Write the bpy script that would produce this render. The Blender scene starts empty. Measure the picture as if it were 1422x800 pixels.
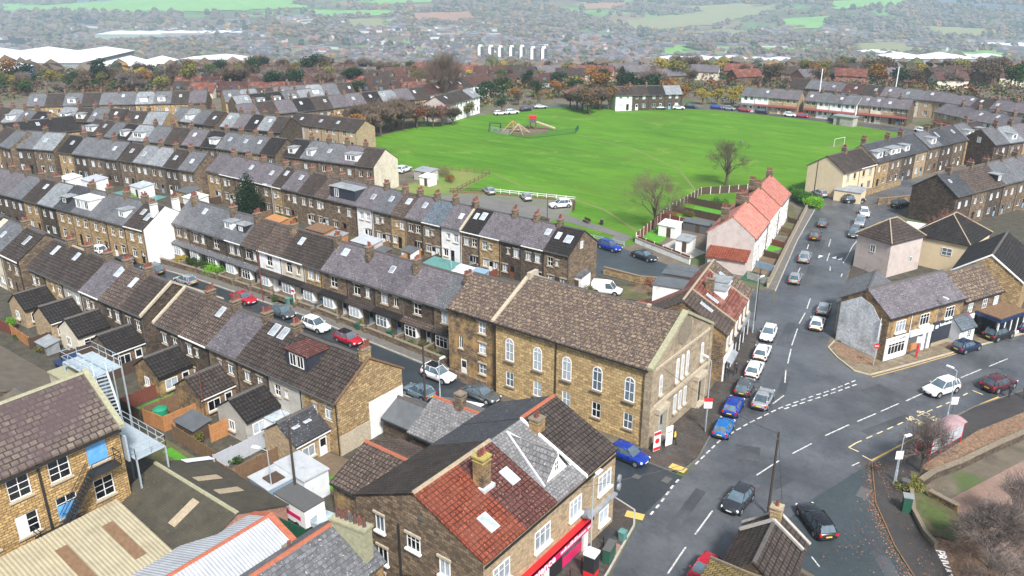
import bpy, math, random
from mathutils import Vector, Matrix
from mathutils.geometry import tessellate_polygon
R=math.radians
sc=bpy.context.scene
COL=sc.collection
rnd=random.Random(7)

# ------------------------------------------------------------------ camera, sky, sun, exposure
cam=bpy.data.objects.new('camera',bpy.data.cameras.new('camera')); COL.objects.link(cam)
cam.location=(0,0,45); cam.rotation_euler=(R(90-21.4),0,R(37.1))
cam.data.sensor_width=36; cam.data.lens=1150/1422*36; cam.data.clip_start=1; cam.data.clip_end=30000
sc.camera=cam
w=bpy.data.worlds.new('World'); sc.world=w; w.use_nodes=True
nt=w.node_tree; bg=nt.nodes['Background']
sky=nt.nodes.new('ShaderNodeTexSky'); sky.sky_type='NISHITA'; sky.sun_disc=False
SUN_EL,SUN_AZ=48,125
sky.sun_elevation=R(SUN_EL); sky.sun_rotation=R(SUN_AZ); sky.air_density=1.2; sky.dust_density=5; sky.ozone_density=1
bw=nt.nodes.new('ShaderNodeRGBToBW'); mx=nt.nodes.new('ShaderNodeMixRGB'); mx.inputs[0].default_value=.72
tint=nt.nodes.new('ShaderNodeMixRGB'); tint.blend_type='MULTIPLY'; tint.inputs[0].default_value=1; tint.inputs[2].default_value=(.93,1,1.13,1)
nt.links.new(sky.outputs[0],bw.inputs[0]); nt.links.new(bw.outputs[0],tint.inputs[1])
nt.links.new(sky.outputs[0],mx.inputs[1]); nt.links.new(tint.outputs[0],mx.inputs[2]); nt.links.new(mx.outputs[0],bg.inputs[0])
bg.inputs[1].default_value=.085
sl=bpy.data.lights.new('sun','SUN'); sl.energy=3.8; sl.angle=R(9); sl.color=(1,.965,.91)
so=bpy.data.objects.new('sun',sl); COL.objects.link(so)
# the light comes from the right and slightly behind the camera
_d=Vector((math.sin(R(SUN_AZ))*math.cos(R(SUN_EL)),math.cos(R(SUN_AZ))*math.cos(R(SUN_EL)),math.sin(R(SUN_EL))))
so.rotation_euler=_d.to_track_quat('Z','Y').to_euler()
vs=sc.view_settings; vs.view_transform='Standard'; vs.look='None'; vs.exposure=.86; vs.gamma=1; vs.use_curve_mapping=False
sc.cycles.max_bounces=5; sc.cycles.diffuse_bounces=2; sc.cycles.glossy_bounces=2; sc.cycles.volume_bounces=1; sc.cycles.transparent_max_bounces=6
sc.cycles.use_denoising=True

# ------------------------------------------------------------------ materials
MATS={}
def nodes(name):
    m=bpy.data.materials.new(name); m.use_nodes=True; t=m.node_tree; return m,t,t.nodes['Principled BSDF']
def N(t,k,**kw):
    n=t.nodes.new('ShaderNode'+k)
    for a,b in kw.items(): setattr(n,a,b)
    return n
def math_n(t,op,a,b=None):
    n=N(t,'Math',operation=op)
    for i,x in enumerate((a,b)):
        if x is None: continue
        if isinstance(x,(int,float)): n.inputs[i].default_value=x
        else: t.links.new(x,n.inputs[i])
    return n.outputs[0]
def mixc(t,f,a,b,bl='MIX'):
    n=N(t,'MixRGB',blend_type=bl)
    for i,x in enumerate((f,a,b)):
        if hasattr(x,'links') or hasattr(x,'is_linked'): t.links.new(x,n.inputs[i])
        elif isinstance(x,(int,float)): n.inputs[i].default_value=x if i==0 else (x,x,x,1)
        else: n.inputs[i].default_value=(*x,1)
    return n.outputs[0]
def noise(t,vec,scale,detail=4,rough=.6):
    n=N(t,'TexNoise'); n.inputs['Scale'].default_value=scale; n.inputs['Detail'].default_value=detail; n.inputs['Roughness'].default_value=rough
    t.links.new(vec,n.inputs['Vector']); return n.outputs['Fac']
def ramp(t,fac,a,b,ca=(0,0,0),cb=(1,1,1)):
    n=N(t,'ValToRGB'); e=n.color_ramp.elements; e[0].position=a; e[1].position=b; e[0].color=(*ca,1); e[1].color=(*cb,1)
    t.links.new(fac,n.inputs[0]); return n.outputs[0]
def rand_value(t,col,amt):
    oi=N(t,'ObjectInfo'); h=N(t,'HueSaturation'); h.inputs['Saturation'].default_value=1
    v=math_n(t,'ADD',math_n(t,'MULTIPLY',oi.outputs['Random'],amt*2),1-amt); t.links.new(v,h.inputs['Value']); t.links.new(col,h.inputs['Color']); return h.outputs[0]
def bump(t,b,h,strength,dist=.05):
    n=N(t,'Bump'); n.inputs['Strength'].default_value=strength; n.inputs['Distance'].default_value=dist
    t.links.new(h,n.inputs['Height']); t.links.new(n.outputs[0],b.inputs['Normal'])
def plain(name,c,rough=.6,var=.12,scale=3,metal=0,spec=.5,grime=None,rv=0):
    if name in MATS: return MATS[name]
    m,t,b=nodes(name); tc=N(t,'TexCoord'); f=noise(t,tc.outputs['Object'],scale)
    col=mixc(t,ramp(t,f,.3,.7),[x*(1-var) for x in c],[min(1,x*(1+var)) for x in c])
    if grime:
        g=noise(t,tc.outputs['Object'],.7,6,.75); col=mixc(t,ramp(t,g,.5,.72),col,grime)
    if rv: col=rand_value(t,col,rv)
    t.links.new(col,b.inputs['Base Color']); b.inputs['Roughness'].default_value=rough; b.inputs['Metallic'].default_value=metal
    b.inputs['Specular IOR Level'].default_value=spec
    MATS[name]=m; return m
def coords(t,mode,k=1.0):
    tc=N(t,'TexCoord'); s=N(t,'SeparateXYZ'); t.links.new(tc.outputs['Object'],s.inputs[0]); c=N(t,'CombineXYZ')
    if mode=='wall':
        t.links.new(math_n(t,'ADD',s.outputs[0],s.outputs[1]),c.inputs[0]); t.links.new(s.outputs[2],c.inputs[1])
    else:
        t.links.new(s.outputs[0],c.inputs[0]); t.links.new(math_n(t,'MULTIPLY',s.outputs[1],1.15),c.inputs[1])
    return tc.outputs['Object'],c.outputs[0]
def masonry(name,c1,c2,mortar,bw_=.45,bh=.2,mode='wall',stain=None,stain_lo=.48,stain_hi=.75,rough=.85,bmp=.5,ms=.02,rv=.1,sscale=.55,moss=None,moss_lo=.55,offset=.5,spec=.3,speck=None):
    m,t,b=nodes(name); o,v=coords(t,mode)
    br=N(t,'TexBrick'); br.offset=offset; br.inputs['Scale'].default_value=1; br.inputs['Brick Width'].default_value=bw_; br.inputs['Row Height'].default_value=bh
    br.inputs['Mortar Size'].default_value=ms; br.inputs['Mortar Smooth'].default_value=.3; br.inputs['Bias'].default_value=0
    br.inputs['Color1'].default_value=(*c1,1); br.inputs['Color2'].default_value=(*c2,1); br.inputs['Mortar'].default_value=(*mortar,1)
    t.links.new(v,br.inputs['Vector']); col=br.outputs['Color']
    f2=noise(t,v,3.1,5,.7); col=mixc(t,ramp(t,f2,.25,.75),mixc(t,1,col,(.48,.48,.48),'MULTIPLY'),mixc(t,1,col,(1.42,1.42,1.42),'MULTIPLY'))
    if stain:
        f=noise(t,o,sscale,6,.7); col=mixc(t,ramp(t,f,stain_lo,stain_hi),col,stain)
    if speck:
        f=noise(t,o,6,2,.5); col=mixc(t,ramp(t,f,.66,.72),col,speck)
    if moss:
        f=noise(t,o,1.7,8,.8); col=mixc(t,ramp(t,f,moss_lo,moss_lo+.12),col,moss)
    if rv: col=rand_value(t,col,rv)
    t.links.new(col,b.inputs['Base Color']); b.inputs['Roughness'].default_value=rough; b.inputs['Specular IOR Level'].default_value=spec
    if rough<.75:
        r=noise(t,o,.8,4,.6); t.links.new(math_n(t,'ADD',math_n(t,'MULTIPLY',r,.3),rough-.15),b.inputs['Roughness'])
    h=math_n(t,'ADD',math_n(t,'MULTIPLY',br.outputs['Fac'],-1.0),math_n(t,'MULTIPLY',f2,1.2)); bump(t,b,h,bmp,.04)
    MATS[name]=m; return m
# walls
masonry('stone_dark',(.15,.112,.082),(.06,.045,.034),(.045,.036,.028),bw_=.5,bh=.26,ms=.026,stain=(.05,.037,.03),rv=.18)
masonry('stone_brown',(.27,.195,.125),(.10,.072,.05),(.09,.07,.05),bw_=.5,bh=.26,ms=.026,stain=(.08,.06,.045),rv=.15)
masonry('stone_honey',(.52,.37,.19),(.27,.18,.09),(.2,.145,.08),bw_=.5,bh=.26,ms=.026,stain=(.20,.135,.07),stain_lo=.52,stain_hi=.8,rv=.08)
masonry('stone_chapel',(.60,.43,.21),(.36,.25,.12),(.24,.17,.09),bw_=.65,bh=.32,stain=(.24,.16,.08),stain_lo=.56,stain_hi=.85,rv=0,bmp=.5,ms=.028)
masonry('stone_mill',(.60,.40,.17),(.36,.225,.09),(.2,.14,.08),bw_=.5,bh=.22,stain=(.13,.085,.05),stain_lo=.6,stain_hi=.78,rv=0,bmp=.9,ms=.03)
masonry('stone_front',(.40,.32,.22),(.29,.23,.16),(.3,.25,.18),bw_=.7,bh=.3,stain=(.13,.105,.08),stain_lo=.5,stain_hi=.8,rv=0,bmp=.3)
masonry('stone_gable',(.25,.18,.11),(.11,.08,.055),(.06,.047,.035),bw_=.5,bh=.25,ms=.028,stain=(.40,.25,.10),stain_lo=.45,stain_hi=.62,rv=.08)
masonry('stone_tan',(.46,.345,.21),(.33,.245,.15),(.36,.28,.19),stain=(.17,.13,.09),stain_lo=.55,stain_hi=.8,rv=.06)
masonry('brick_red',(.38,.12,.07),(.26,.08,.05),(.3,.24,.2),bw_=.23,bh=.08,rv=.1)
plain('render_white',(.80,.80,.80),.8,.06,1.2,grime=(.5,.5,.48))
plain('render_cream',(.62,.56,.45),.85,.08,1.2,grime=(.4,.36,.29),rv=.08)
plain('render_grey',(.42,.40,.36),.85,.1,1.5,grime=(.25,.23,.2),rv=.08)
plain('render_pinkgrey',(.52,.45,.42),.85,.07,1.2,grime=(.36,.3,.27))
plain('render_cream_clean',(.66,.54,.36),.85,.05,1.0,rv=.04)
plain('canopy_red',(.19,.045,.04),.7,.15,2)
# roofs
def roofm(name,c,kind='slate',**k):
    c2=[x*.6 for x in c]
    if kind=='slate': d=dict(bw_=.36,bh=.32,mortar=[x*.38 for x in c],ms=.026,rough=.5,bmp=.35,stain=[x*1.5 for x in c],stain_lo=.5,stain_hi=.95,speck=(.4,.4,.4),spec=.5)
    elif kind=='tile': d=dict(bw_=.40,bh=.44,mortar=[x*.22 for x in c],ms=.055,rough=.7,bmp=.9,offset=0,stain=[x*1.45 for x in c],stain_lo=.5,stain_hi=.95)
    else: d=dict(bw_=.62,bh=.48,mortar=[x*.2 for x in c],ms=.05,rough=.85,bmp=.9)
    d.update(k); return masonry(name,c,c2,mode='roof',**d)
roofm('slate_purple',(.150,.132,.147)); roofm('slate_grey',(.145,.148,.160)); roofm('slate_light',(.28,.30,.32),rough=.45)
roofm('slate_dark',(.06,.061,.07)); roofm('slate_blue',(.12,.15,.18),rough=.4)
roofm('tile_brown',(.074,.057,.049),'tile'); roofm('tile_dark',(.032,.027,.026),'tile'); roofm('tile_mid',(.125,.092,.076),'tile',speck=(.4,.3,.25))
roofm('tile_terracotta',(.30,.068,.034),'tile',bw_=.38,bh=.42,stain=(.20,.065,.04),stain_lo=.42,stain_hi=.72,speck=(.5,.2,.11))
roofm('tile_maroon',(.17,.062,.05),'tile',bw_=.38,bh=.42,stain=(.10,.045,.04),stain_lo=.5,stain_hi=.7,speck=(.4,.3,.27))
roofm('tile_pink',(.50,.20,.145),'tile',stain=(.44,.22,.17),stain_lo=.5,stain_hi=.7,bmp=.3,mortar=(.5,.18,.15))
roofm('tile_redbrown',(.25,.085,.06),'tile',stain=(.36,.2,.16),stain_lo=.5,stain_hi=.8)
roofm('tile_farred',(.115,.055,.045),'tile',rv=.25)
roofm('stoneslate',(.255,.185,.13),'stone',stain=(.075,.055,.05),stain_lo=.44,stain_hi=.58,moss=(.42,.36,.24),moss_lo=.60,speck=(.5,.46,.38),rv=0,sscale=2.4)
roofm('stoneslate_mill',(.19,.15,.125),'stone',bw_=.6,bh=.42,stain=(.085,.06,.062),stain_lo=.42,stain_hi=.6,moss=(.36,.34,.25),moss_lo=.64,rv=0,sscale=.35)
roofm('stoneslate_yellow',(.42,.31,.13),'stone',bw_=.5,bh=.35,stain=(.2,.15,.07),stain_lo=.45,stain_hi=.7,moss=(.55,.43,.06),moss_lo=.55,rv=0)
roofm('slate_scaly',(.24,.235,.24),'slate',bw_=.34,bh=.3,ms=.03,stain=(.33,.31,.3),bmp=.7,rv=0)
roofm('slate_mossy',(.17,.17,.18),'slate',bw_=.4,bh=.3,moss=(.24,.27,.09),moss_lo=.58,rv=0)
def corrugated(name,c,stain,lo,hi,pitch=.15,mode=0,rough=.7,bmp=.8,moss=None):
    m,t,b=nodes(name); tc=N(t,'TexCoord'); wv=N(t,'TexWave',wave_type='BANDS',bands_direction='X' if mode==0 else 'Y')
    wv.inputs['Scale'].default_value=1/pitch/3.14; wv.inputs['Distortion'].default_value=0; t.links.new(tc.outputs['Object'],wv.inputs['Vector'])
    f=noise(t,tc.outputs['Object'],.8,7,.75); col=mixc(t,ramp(t,f,lo,hi),c,stain)
    col=mixc(t,math_n(t,'MULTIPLY',wv.outputs['Fac'],.45),col,mixc(t,1,col,(.45,.45,.45),'MULTIPLY'))
    if moss: col=mixc(t,ramp(t,noise(t,tc.outputs['Object'],2.5,6,.8),.58,.7),col,moss)
    t.links.new(col,b.inputs['Base Color']); b.inputs['Roughness'].default_value=rough
    bump(t,b,wv.outputs['Fac'],bmp,.05); MATS[name]=m; return m
corrugated('sheet_beige',(.42,.37,.25),(.27,.235,.16),.4,.8,.3,1)
corrugated('sheet_white',(.52,.55,.60),(.32,.34,.37),.35,.8,.28,0)
corrugated('sheet_mossy',(.075,.065,.045),(.04,.036,.028),.4,.7,.17,1,.9,.4,moss=(.13,.115,.045))
corrugated('sheet_brown',(.15,.125,.095),(.09,.075,.06),.4,.7,.17,1,.9,.5)
corrugated('sheet_metal',(.50,.53,.56),(.38,.40,.42),.4,.8,.4,0,.45,.4)
plain('cabin_roof',(.42,.44,.46),.6,.1,1.5,grime=(.22,.23,.23)); plain('flat_felt',(.10,.11,.12),.6,.2,1); plain('flat_grey',(.26,.28,.30),.6,.2,1,grime=(.15,.16,.16)); plain('flat_white',(.72,.75,.78),.5,.08,1,grime=(.55,.57,.6))
plain('ridge_buff',(.36,.29,.20),.8,.2,4); plain('ridge_dark',(.09,.08,.075),.8,.2,4); plain('ridge_red',(.36,.11,.06),.8,.2,4); plain('lead',(.52,.54,.57),.5,.15,3)
plain('moss_yellow',(.34,.29,.08),.9,.25,6); plain('moss_pale',(.30,.29,.19),.9,.2,4); plain('stone_cap',(.42,.36,.27),.9,.25,5); plain('stone_cap_dark',(.2,.165,.12),.9,.25,5)
plain('pot_clay',(.20,.065,.045),.8,.3,6,rv=.3); plain('pot_dark',(.1,.055,.05),.8,.3,6)
plain('white_paint',(.82,.82,.82),.4,.03,2); plain('white_wood',(.80,.80,.78),.5,.04,2); plain('black_paint',(.02,.02,.022),.5,.1,4); plain('gutter_grey',(.10,.10,.10),.5,.1,4)
plain('brown_wood',(.16,.06,.035),.6,.15,4); plain('blue_board',(.10,.33,.66),.7,.15,1.5,grime=(.3,.42,.55)); plain('red_paint',(.62,.02,.025),.4,.05,2); plain('magenta_paint',(.62,.02,.12),.4,.1,2)
plain('navy_paint',(.015,.03,.09),.35,.08,2); plain('timber_orange',(.40,.185,.07),.75,.22,3); plain('timber_brown',(.17,.10,.055),.85,.25,3); plain('timber_dark',(.075,.045,.03),.85,.25,3); plain('timber_red',(.16,.045,.03),.8,.2,3)
plain('steel_galv',(.46,.53,.58),.35,.1,3,metal=.3); plain('steel_blue',(.22,.32,.42),.5,.12,3); plain('concrete',(.38,.36,.33),.85,.15,2,grime=(.22,.2,.17)); plain('concrete_dark',(.13,.122,.11),.85,.2,2)
plain('charcoal_clad',(.03,.035,.05),.5,.15,2); plain('green_plastic',(.02,.09,.055),.5,.1,2); plain('green_tank',(.015,.24,.13),.5,.1,2); plain('grey_fence',(.42,.44,.48),.7,.08,2)
plain('teal_paint',(.10,.24,.22),.5,.1,2); plain('rubber',(.012,.012,.013),.7,.1,8); plain('alloy',(.42,.43,.45),.3,.05,5,metal=.6); plain('red_lens',(.5,.01,.01),.25,.05,5)
plain('lamp_lens',(.75,.78,.8),.15,.02,5); plain('plate_yellow',(.75,.55,.05),.5,.02,5); plain('plate_white',(.78,.78,.75),.5,.02,5)
plain('creosote',(.05,.038,.03),.85,.25,5); plain('bark',(.10,.075,.055),.95,.25,6); plain('twig_brown',(.12,.085,.06),.95,.2,3,rv=.15); plain('twig_red',(.25,.115,.10),.95,.2,3,rv=.1); plain('twig_grey',(.16,.13,.115),.95,.2,3)
def glass(name,c,rough=.06,spec=.8):
    m,t,b=nodes(name); tc=N(t,'TexCoord'); g=N(t,'ObjectInfo'); f=noise(t,tc.outputs['Object'],1.5,2)
    col=rand_value(t,mixc(t,ramp(t,f,.35,.65),[x*.7 for x in c],c),.35); t.links.new(col,b.inputs['Base Color'])
    b.inputs['Roughness'].default_value=rough; b.inputs['Specular IOR Level'].default_value=spec; MATS[name]=m
glass('glass_dark',(.010,.012,.016),.08,.45); glass('glass_blind',(.42,.47,.52),.2,.5); glass('glass_mid',(.12,.16,.2),.1,.7); glass('car_glass',(.10,.145,.18),.04,1.0); glass('roof_glass',(.40,.45,.50),.08,1.0)  # car_glass base is lightened to stand in for sky reflected in the windows
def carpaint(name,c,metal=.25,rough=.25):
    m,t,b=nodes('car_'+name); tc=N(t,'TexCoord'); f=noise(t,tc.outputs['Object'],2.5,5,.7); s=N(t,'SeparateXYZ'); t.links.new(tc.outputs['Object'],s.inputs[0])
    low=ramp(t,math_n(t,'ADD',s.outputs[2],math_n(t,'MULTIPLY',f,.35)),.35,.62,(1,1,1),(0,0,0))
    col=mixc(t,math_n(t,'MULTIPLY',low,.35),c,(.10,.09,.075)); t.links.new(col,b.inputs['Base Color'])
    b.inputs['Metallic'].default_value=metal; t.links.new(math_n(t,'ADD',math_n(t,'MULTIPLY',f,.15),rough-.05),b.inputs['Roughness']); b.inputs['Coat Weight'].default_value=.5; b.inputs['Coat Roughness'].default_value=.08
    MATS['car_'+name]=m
for n_,c_,mt in (('white',(.80,.80,.80),0),('silver',(.42,.44,.46),.5),('grey',(.13,.145,.16),.5),('dark',(.035,.04,.05),.3),('black',(.012,.013,.016),.1),('blue',(.01,.045,.36),.3),('bright_blue',(.01,.16,.50),.3),
    ('navy',(.015,.03,.08),.3),('red',(.45,.012,.03),.2),('silver_blue',(.22,.31,.38),.5),('maroon',(.10,.02,.03),.3),('bronze',(.13,.08,.065),.4)): carpaint(n_,c_,mt)

# ------------------------------------------------------------------ mesh helpers
class MB:
    def __init__(s): s.v=[]; s.f=[]; s.m=[]
    def add(s,vs,fs,mi=0):
        k=len(s.v); s.v+=[tuple(p) for p in vs]
        for f in fs: s.f.append([i+k for i in f]); s.m.append(mi)
        return s
    def box(s,x0,x1,y0,y1,z0,z1,mi=0):
        return s.add([(x0,y0,z0),(x1,y0,z0),(x1,y1,z0),(x0,y1,z0),(x0,y0,z1),(x1,y0,z1),(x1,y1,z1),(x0,y1,z1)],
          [(0,3,2,1),(4,5,6,7),(0,1,5,4),(1,2,6,5),(2,3,7,6),(3,0,4,7)],mi)
    def extrude(s,prof,x0,x1,mi=0):           # profile in (y,z), extruded along x
        n=len(prof); vs=[(x0,y,z) for y,z in prof]+[(x1,y,z) for y,z in prof]
        fs=[(i,(i+1)%n,n+(i+1)%n,n+i) for i in range(n)]+[tuple(range(n))[::-1],tuple(range(n,2*n))]
        return s.add(vs,fs,mi)
    def poly(s,pts,z0,z1,mi=0):               # polygon in (x,y) made into a slab
        n=len(pts); vs=[(p[0],p[1],z0) for p in pts]+[(p[0],p[1],z1) for p in pts]
        area=sum(pts[i][0]*pts[(i+1)%n][1]-pts[(i+1)%n][0]*pts[i][1] for i in range(n))
        tr=tessellate_polygon([[Vector((p[0],p[1],0)) for p in pts]])
        fs=[]
        for a,b,c in tr:
            cr=(pts[b][0]-pts[a][0])*(pts[c][1]-pts[a][1])-(pts[b][1]-pts[a][1])*(pts[c][0]-pts[a][0])
            if cr<0: b,c=c,b
            fs.append((n+a,n+b,n+c))
        fs+=[(i,(i+1)%n,n+(i+1)%n,n+i) if area>0 else ((i+1)%n,i,n+i,n+(i+1)%n) for i in range(n)]
        return s.add(vs,fs,mi)
    def tube(s,p0,p1,r0,r1=None,n=6,mi=0,cap=True):
        r1=r0 if r1 is None else r1; p0=Vector(p0); p1=Vector(p1); d=(p1-p0)
        if d.length<1e-6: return s
        d.normalize(); a=d.orthogonal().normalized(); b=d.cross(a); vs=[]
        for p,r in ((p0,r0),(p1,r1)):
            for i in range(n):
                t=2*math.pi*i/n; vs.append(p+a*(r*math.cos(t))+b*(r*math.sin(t)))
        fs=[(i,(i+1)%n,n+(i+1)%n,n+i) for i in range(n)]
        if cap: fs+=[tuple(range(n))[::-1],tuple(range(n,2*n))]
        return s.add(vs,fs,mi)
    def mesh(s,name,mats,smooth=False):
        me=bpy.data.meshes.new(name); me.from_pydata(s.v,[],s.f)
        for m in (mats if isinstance(mats,(list,tuple)) else [mats]): me.materials.append(MATS[m] if isinstance(m,str) else m)
        if any(s.m): me.polygons.foreach_set('material_index',s.m)
        if smooth: me.polygons.foreach_set('use_smooth',[True]*len(s.f))
        me.update(); return me
    def build(s,name,mats,parent=None,loc=(0,0,0),rot=(0,0,0),smooth=False):
        return place(name,s.mesh(name,mats,smooth),parent,loc,rot)
def place(name,me,parent=None,loc=(0,0,0),rot=(0,0,0),mat=None,scale=None):
    o=bpy.data.objects.new(name,me); COL.objects.link(o); o.parent=parent; o.location=loc; o.rotation_euler=rot
    if scale: o.scale=scale
    if mat: o.material_slots[0].link='OBJECT'; o.material_slots[0].material=MATS[mat]
    return o
def thing(name,label,cat,loc=(0,0,0),rz=0,group=None):
    o=bpy.data.objects.new(name,None); COL.objects.link(o); o.empty_display_size=.3; o.location=loc; o.rotation_euler=(0,0,rz); return tag(o,label,cat,group)
def tag(o,label,cat,group=None):
    o['label']=label; o['category']=cat
    if group: o['group']=group
    return o
def struct(o): o['kind']='structure'; return o
def stuff(o,label,cat): o['kind']='stuff'; tag(o,label,cat); return o
def W(f,r): return (-.603*f+.798*r, .798*f+.603*r)     # forward / right distance from below the camera -> ground
def FR(x,y): return (-.603*x+.798*y, .798*x+.603*y)
KEYS=[(-3000,0),(320,0),(420,-6),(600,-32),(1000,-80),(1500,-115),(2200,-120),(3400,-60),(5000,80),(8000,300),(14000,420)]
def TZ(f,r):
    z=0
    for (a,za),(b,zb) in zip(KEYS,KEYS[1:]):
        if f<=b: z=za+(zb-za)*max(0,(f-a)/(b-a)); break
    else: z=420
    k=min(1,max(0,(f-1100)/1500))
    return z+k*(16*math.sin(r/420+f/900)+11*math.sin(r/190-f/510+1.3)+7*math.sin(f/230+r/700))
def WZ(f,r): return (*W(f,r),TZ(f,r))
ORD='first second third fourth fifth sixth seventh eighth ninth tenth eleventh twelfth thirteenth fourteenth fifteenth sixteenth seventeenth eighteenth nineteenth twentieth'.split()
TENS={2:'twenty',3:'thirty',4:'forty',5:'fifty',6:'sixty',7:'seventy',8:'eighty',9:'ninety'}
def ordw(n):
    if n<=20: return ORD[n-1]
    t,u=divmod(n,10)
    return (TENS[t]+'-'+ORD[u-1]) if u else TENS[t][:-1]+'ieth'

# ------------------------------------------------------------------ ground, roads, pavements
def sheet(name,pts,z,mat,kind='structure',thick=0.0,label=None,cat=None):
    b=MB(); b.poly(pts,z-max(thick,.003),z); o=b.build(name,mat)
    o['kind']=kind
    if label: tag(o,label,cat)
    return o
def terrain():
    m,t,b=nodes('terrain'); tc=N(t,'TexCoord'); o=tc.outputs['Object']
    f=noise(t,o,.35,8,.7); c=mixc(t,ramp(t,f,.35,.65),(.085,.07,.05),(.16,.135,.10))
    g=noise(t,o,.06,6,.6); c=mixc(t,ramp(t,g,.52,.60),c,(.07,.10,.03))
    far=N(t,'SeparateXYZ'); t.links.new(o,far.inputs[0])
    fd=math_n(t,'ADD',math_n(t,'MULTIPLY',far.outputs[0],-.603),math_n(t,'MULTIPLY',far.outputs[1],.798))
    v=N(t,'TexVoronoi'); v.inputs['Scale'].default_value=.0085; wp=N(t,'VectorMath',operation='ADD')
    nn=N(t,'TexNoise'); nn.inputs['Scale'].default_value=.004; nn.inputs['Detail'].default_value=3; t.links.new(o,nn.inputs['Vector'])
    sc_=N(t,'VectorMath',operation='SCALE'); sc_.inputs['Scale'].default_value=160; t.links.new(nn.outputs['Color'],sc_.inputs[0]); t.links.new(o,wp.inputs[0]); t.links.new(sc_.outputs[0],wp.inputs[1]); t.links.new(wp.outputs[0],v.inputs['Vector'])
    s=N(t,'SeparateColor'); t.links.new(v.outputs['Color'],s.inputs[0])
    r=N(t,'ValToRGB'); e=r.color_ramp.elements; r.color_ramp.interpolation='CONSTANT'; e[0].color=(.095,.10,.05,1); e[1].position=.3; e[1].color=(.13,.11,.06,1)
    for p,cc in ((.5,(.10,.20,.05)),(.62,(.17,.13,.08)),(.75,(.13,.27,.06)),(.88,(.22,.15,.09))): q=e.new(p); q.color=(*cc,1)
    t.links.new(s.outputs[0],r.inputs[0]); f2=noise(t,o,.02,8,.75)
    fc=mixc(t,ramp(t,f2,.4,.6),mixc(t,1,r.outputs[0],(.6,.6,.6),'MULTIPLY'),r.outputs[0])
    c=mixc(t,ramp(t,math_n(t,'MULTIPLY',fd,.001),.33,.6),c,fc)
    t.links.new(c,b.inputs['Base Color']); b.inputs['Roughness'].default_value=.95; bump(t,b,f,.4,.08)
    fs=[-250,-100,0,40,80,120,160,200,240,280,320,340,360,380,400,420,450,480,520,560,600,650,700,760,820,880,940,1000,1060,1120]+list(range(1180,3600,60))+list(range(3600,5200,160))+list(range(5200,13600,500))
    rs=[x*abs(x)/5200*1.0 for x in range(-195,196,6)]
    rs=sorted(set([round(x) for x in rs]+list(range(-900,901,75))))
    vs=[];fa=[]
    for f_ in fs:
        for r_ in rs: vs.append(WZ(f_,r_*(1+max(0,f_)/9000)))
    n=len(rs)
    for i in range(len(fs)-1):
        for j in range(n-1): fa.append((i*n+j,i*n+j+1,(i+1)*n+j+1,(i+1)*n+j))
    me=bpy.data.meshes.new('ground'); me.from_pydata(vs,[],fa); me.materials.append(m); me.polygons.foreach_set('use_smooth',[True]*len(fa))
    me.update()
    o_=bpy.data.objects.new('ground',me); COL.objects.link(o_); struct(o_)
terrain()
def asphalt(name,c1,c2,rough,leaf=None):
    m,t,b=nodes(name); tc=N(t,'TexCoord'); o=tc.outputs['Object']
    f=noise(t,o,.12,6,.7); g=noise(t,o,2.2,6,.8); h=noise(t,o,30,2)
    c=mixc(t,ramp(t,f,.35,.68),c1,c2); c=mixc(t,ramp(t,g,.3,.75),mixc(t,1,c,(.78,.78,.78),'MULTIPLY'),mixc(t,1,c,(1.15,1.15,1.15),'MULTIPLY'))
    c=mixc(t,math_n(t,'MULTIPLY',ramp(t,h,.55,.75),.25),c,(.2,.2,.2))
    # repair patches and long cracks
    v=N(t,'TexVoronoi',feature='DISTANCE_TO_EDGE'); v.inputs['Scale'].default_value=.16; t.links.new(o,v.inputs['Vector'])
    c=mixc(t,math_n(t,'MULTIPLY',ramp(t,v.outputs['Distance'],.0,.004,(1,1,1),(0,0,0)),.3),c,(.012,.012,.014))
    if leaf: c=mixc(t,ramp(t,noise(t,o,5,6,.8),.57,.63),c,leaf)
    t.links.new(c,b.inputs['Base Color']); rr=noise(t,o,.22,5,.65)
    t.links.new(math_n(t,'ADD',math_n(t,'MULTIPLY',ramp(t,rr,.35,.65),.35),rough),b.inputs['Roughness']); b.inputs['Specular IOR Level'].default_value=.55
    bump(t,b,h,.12,.02); MATS[name]=m
asphalt('asphalt_main',(.048,.052,.060),(.118,.125,.140),.24); asphalt('asphalt_patch',(.036,.039,.045),(.085,.09,.10),.32); asphalt('asphalt_side',(.022,.030,.037),(.036,.046,.055),.30); asphalt('asphalt_dark',(.024,.026,.03),(.042,.043,.047),.3)  # asphalt_main's wide tone range paints pale sheen streaks into its colour
asphalt('asphalt_blue',(.034,.046,.053),(.052,.066,.074),.34); asphalt('asphalt_path',(.032,.030,.030),(.055,.05,.048),.42,leaf=(.11,.06,.045))
asphalt('asphalt_pale',(.13,.125,.12),(.17,.165,.155),.5); asphalt('pink_yard',(.29,.19,.15),(.21,.135,.105),.65,leaf=(.22,.09,.06))
masonry('flagstone',(.26,.215,.15),(.17,.14,.10),(.08,.065,.05),bw_=.9,bh=.6,mode='roof',stain=(.13,.085,.045),stain_lo=.45,stain_hi=.7,rough=.5,rv=0,bmp=.2)
masonry('flag_dark',(.085,.075,.068),(.055,.05,.046),(.03,.028,.025),bw_=.9,bh=.6,mode='roof',stain=(.09,.05,.035),stain_lo=.5,stain_hi=.75,rough=.5,rv=0,bmp=.2)
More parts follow.
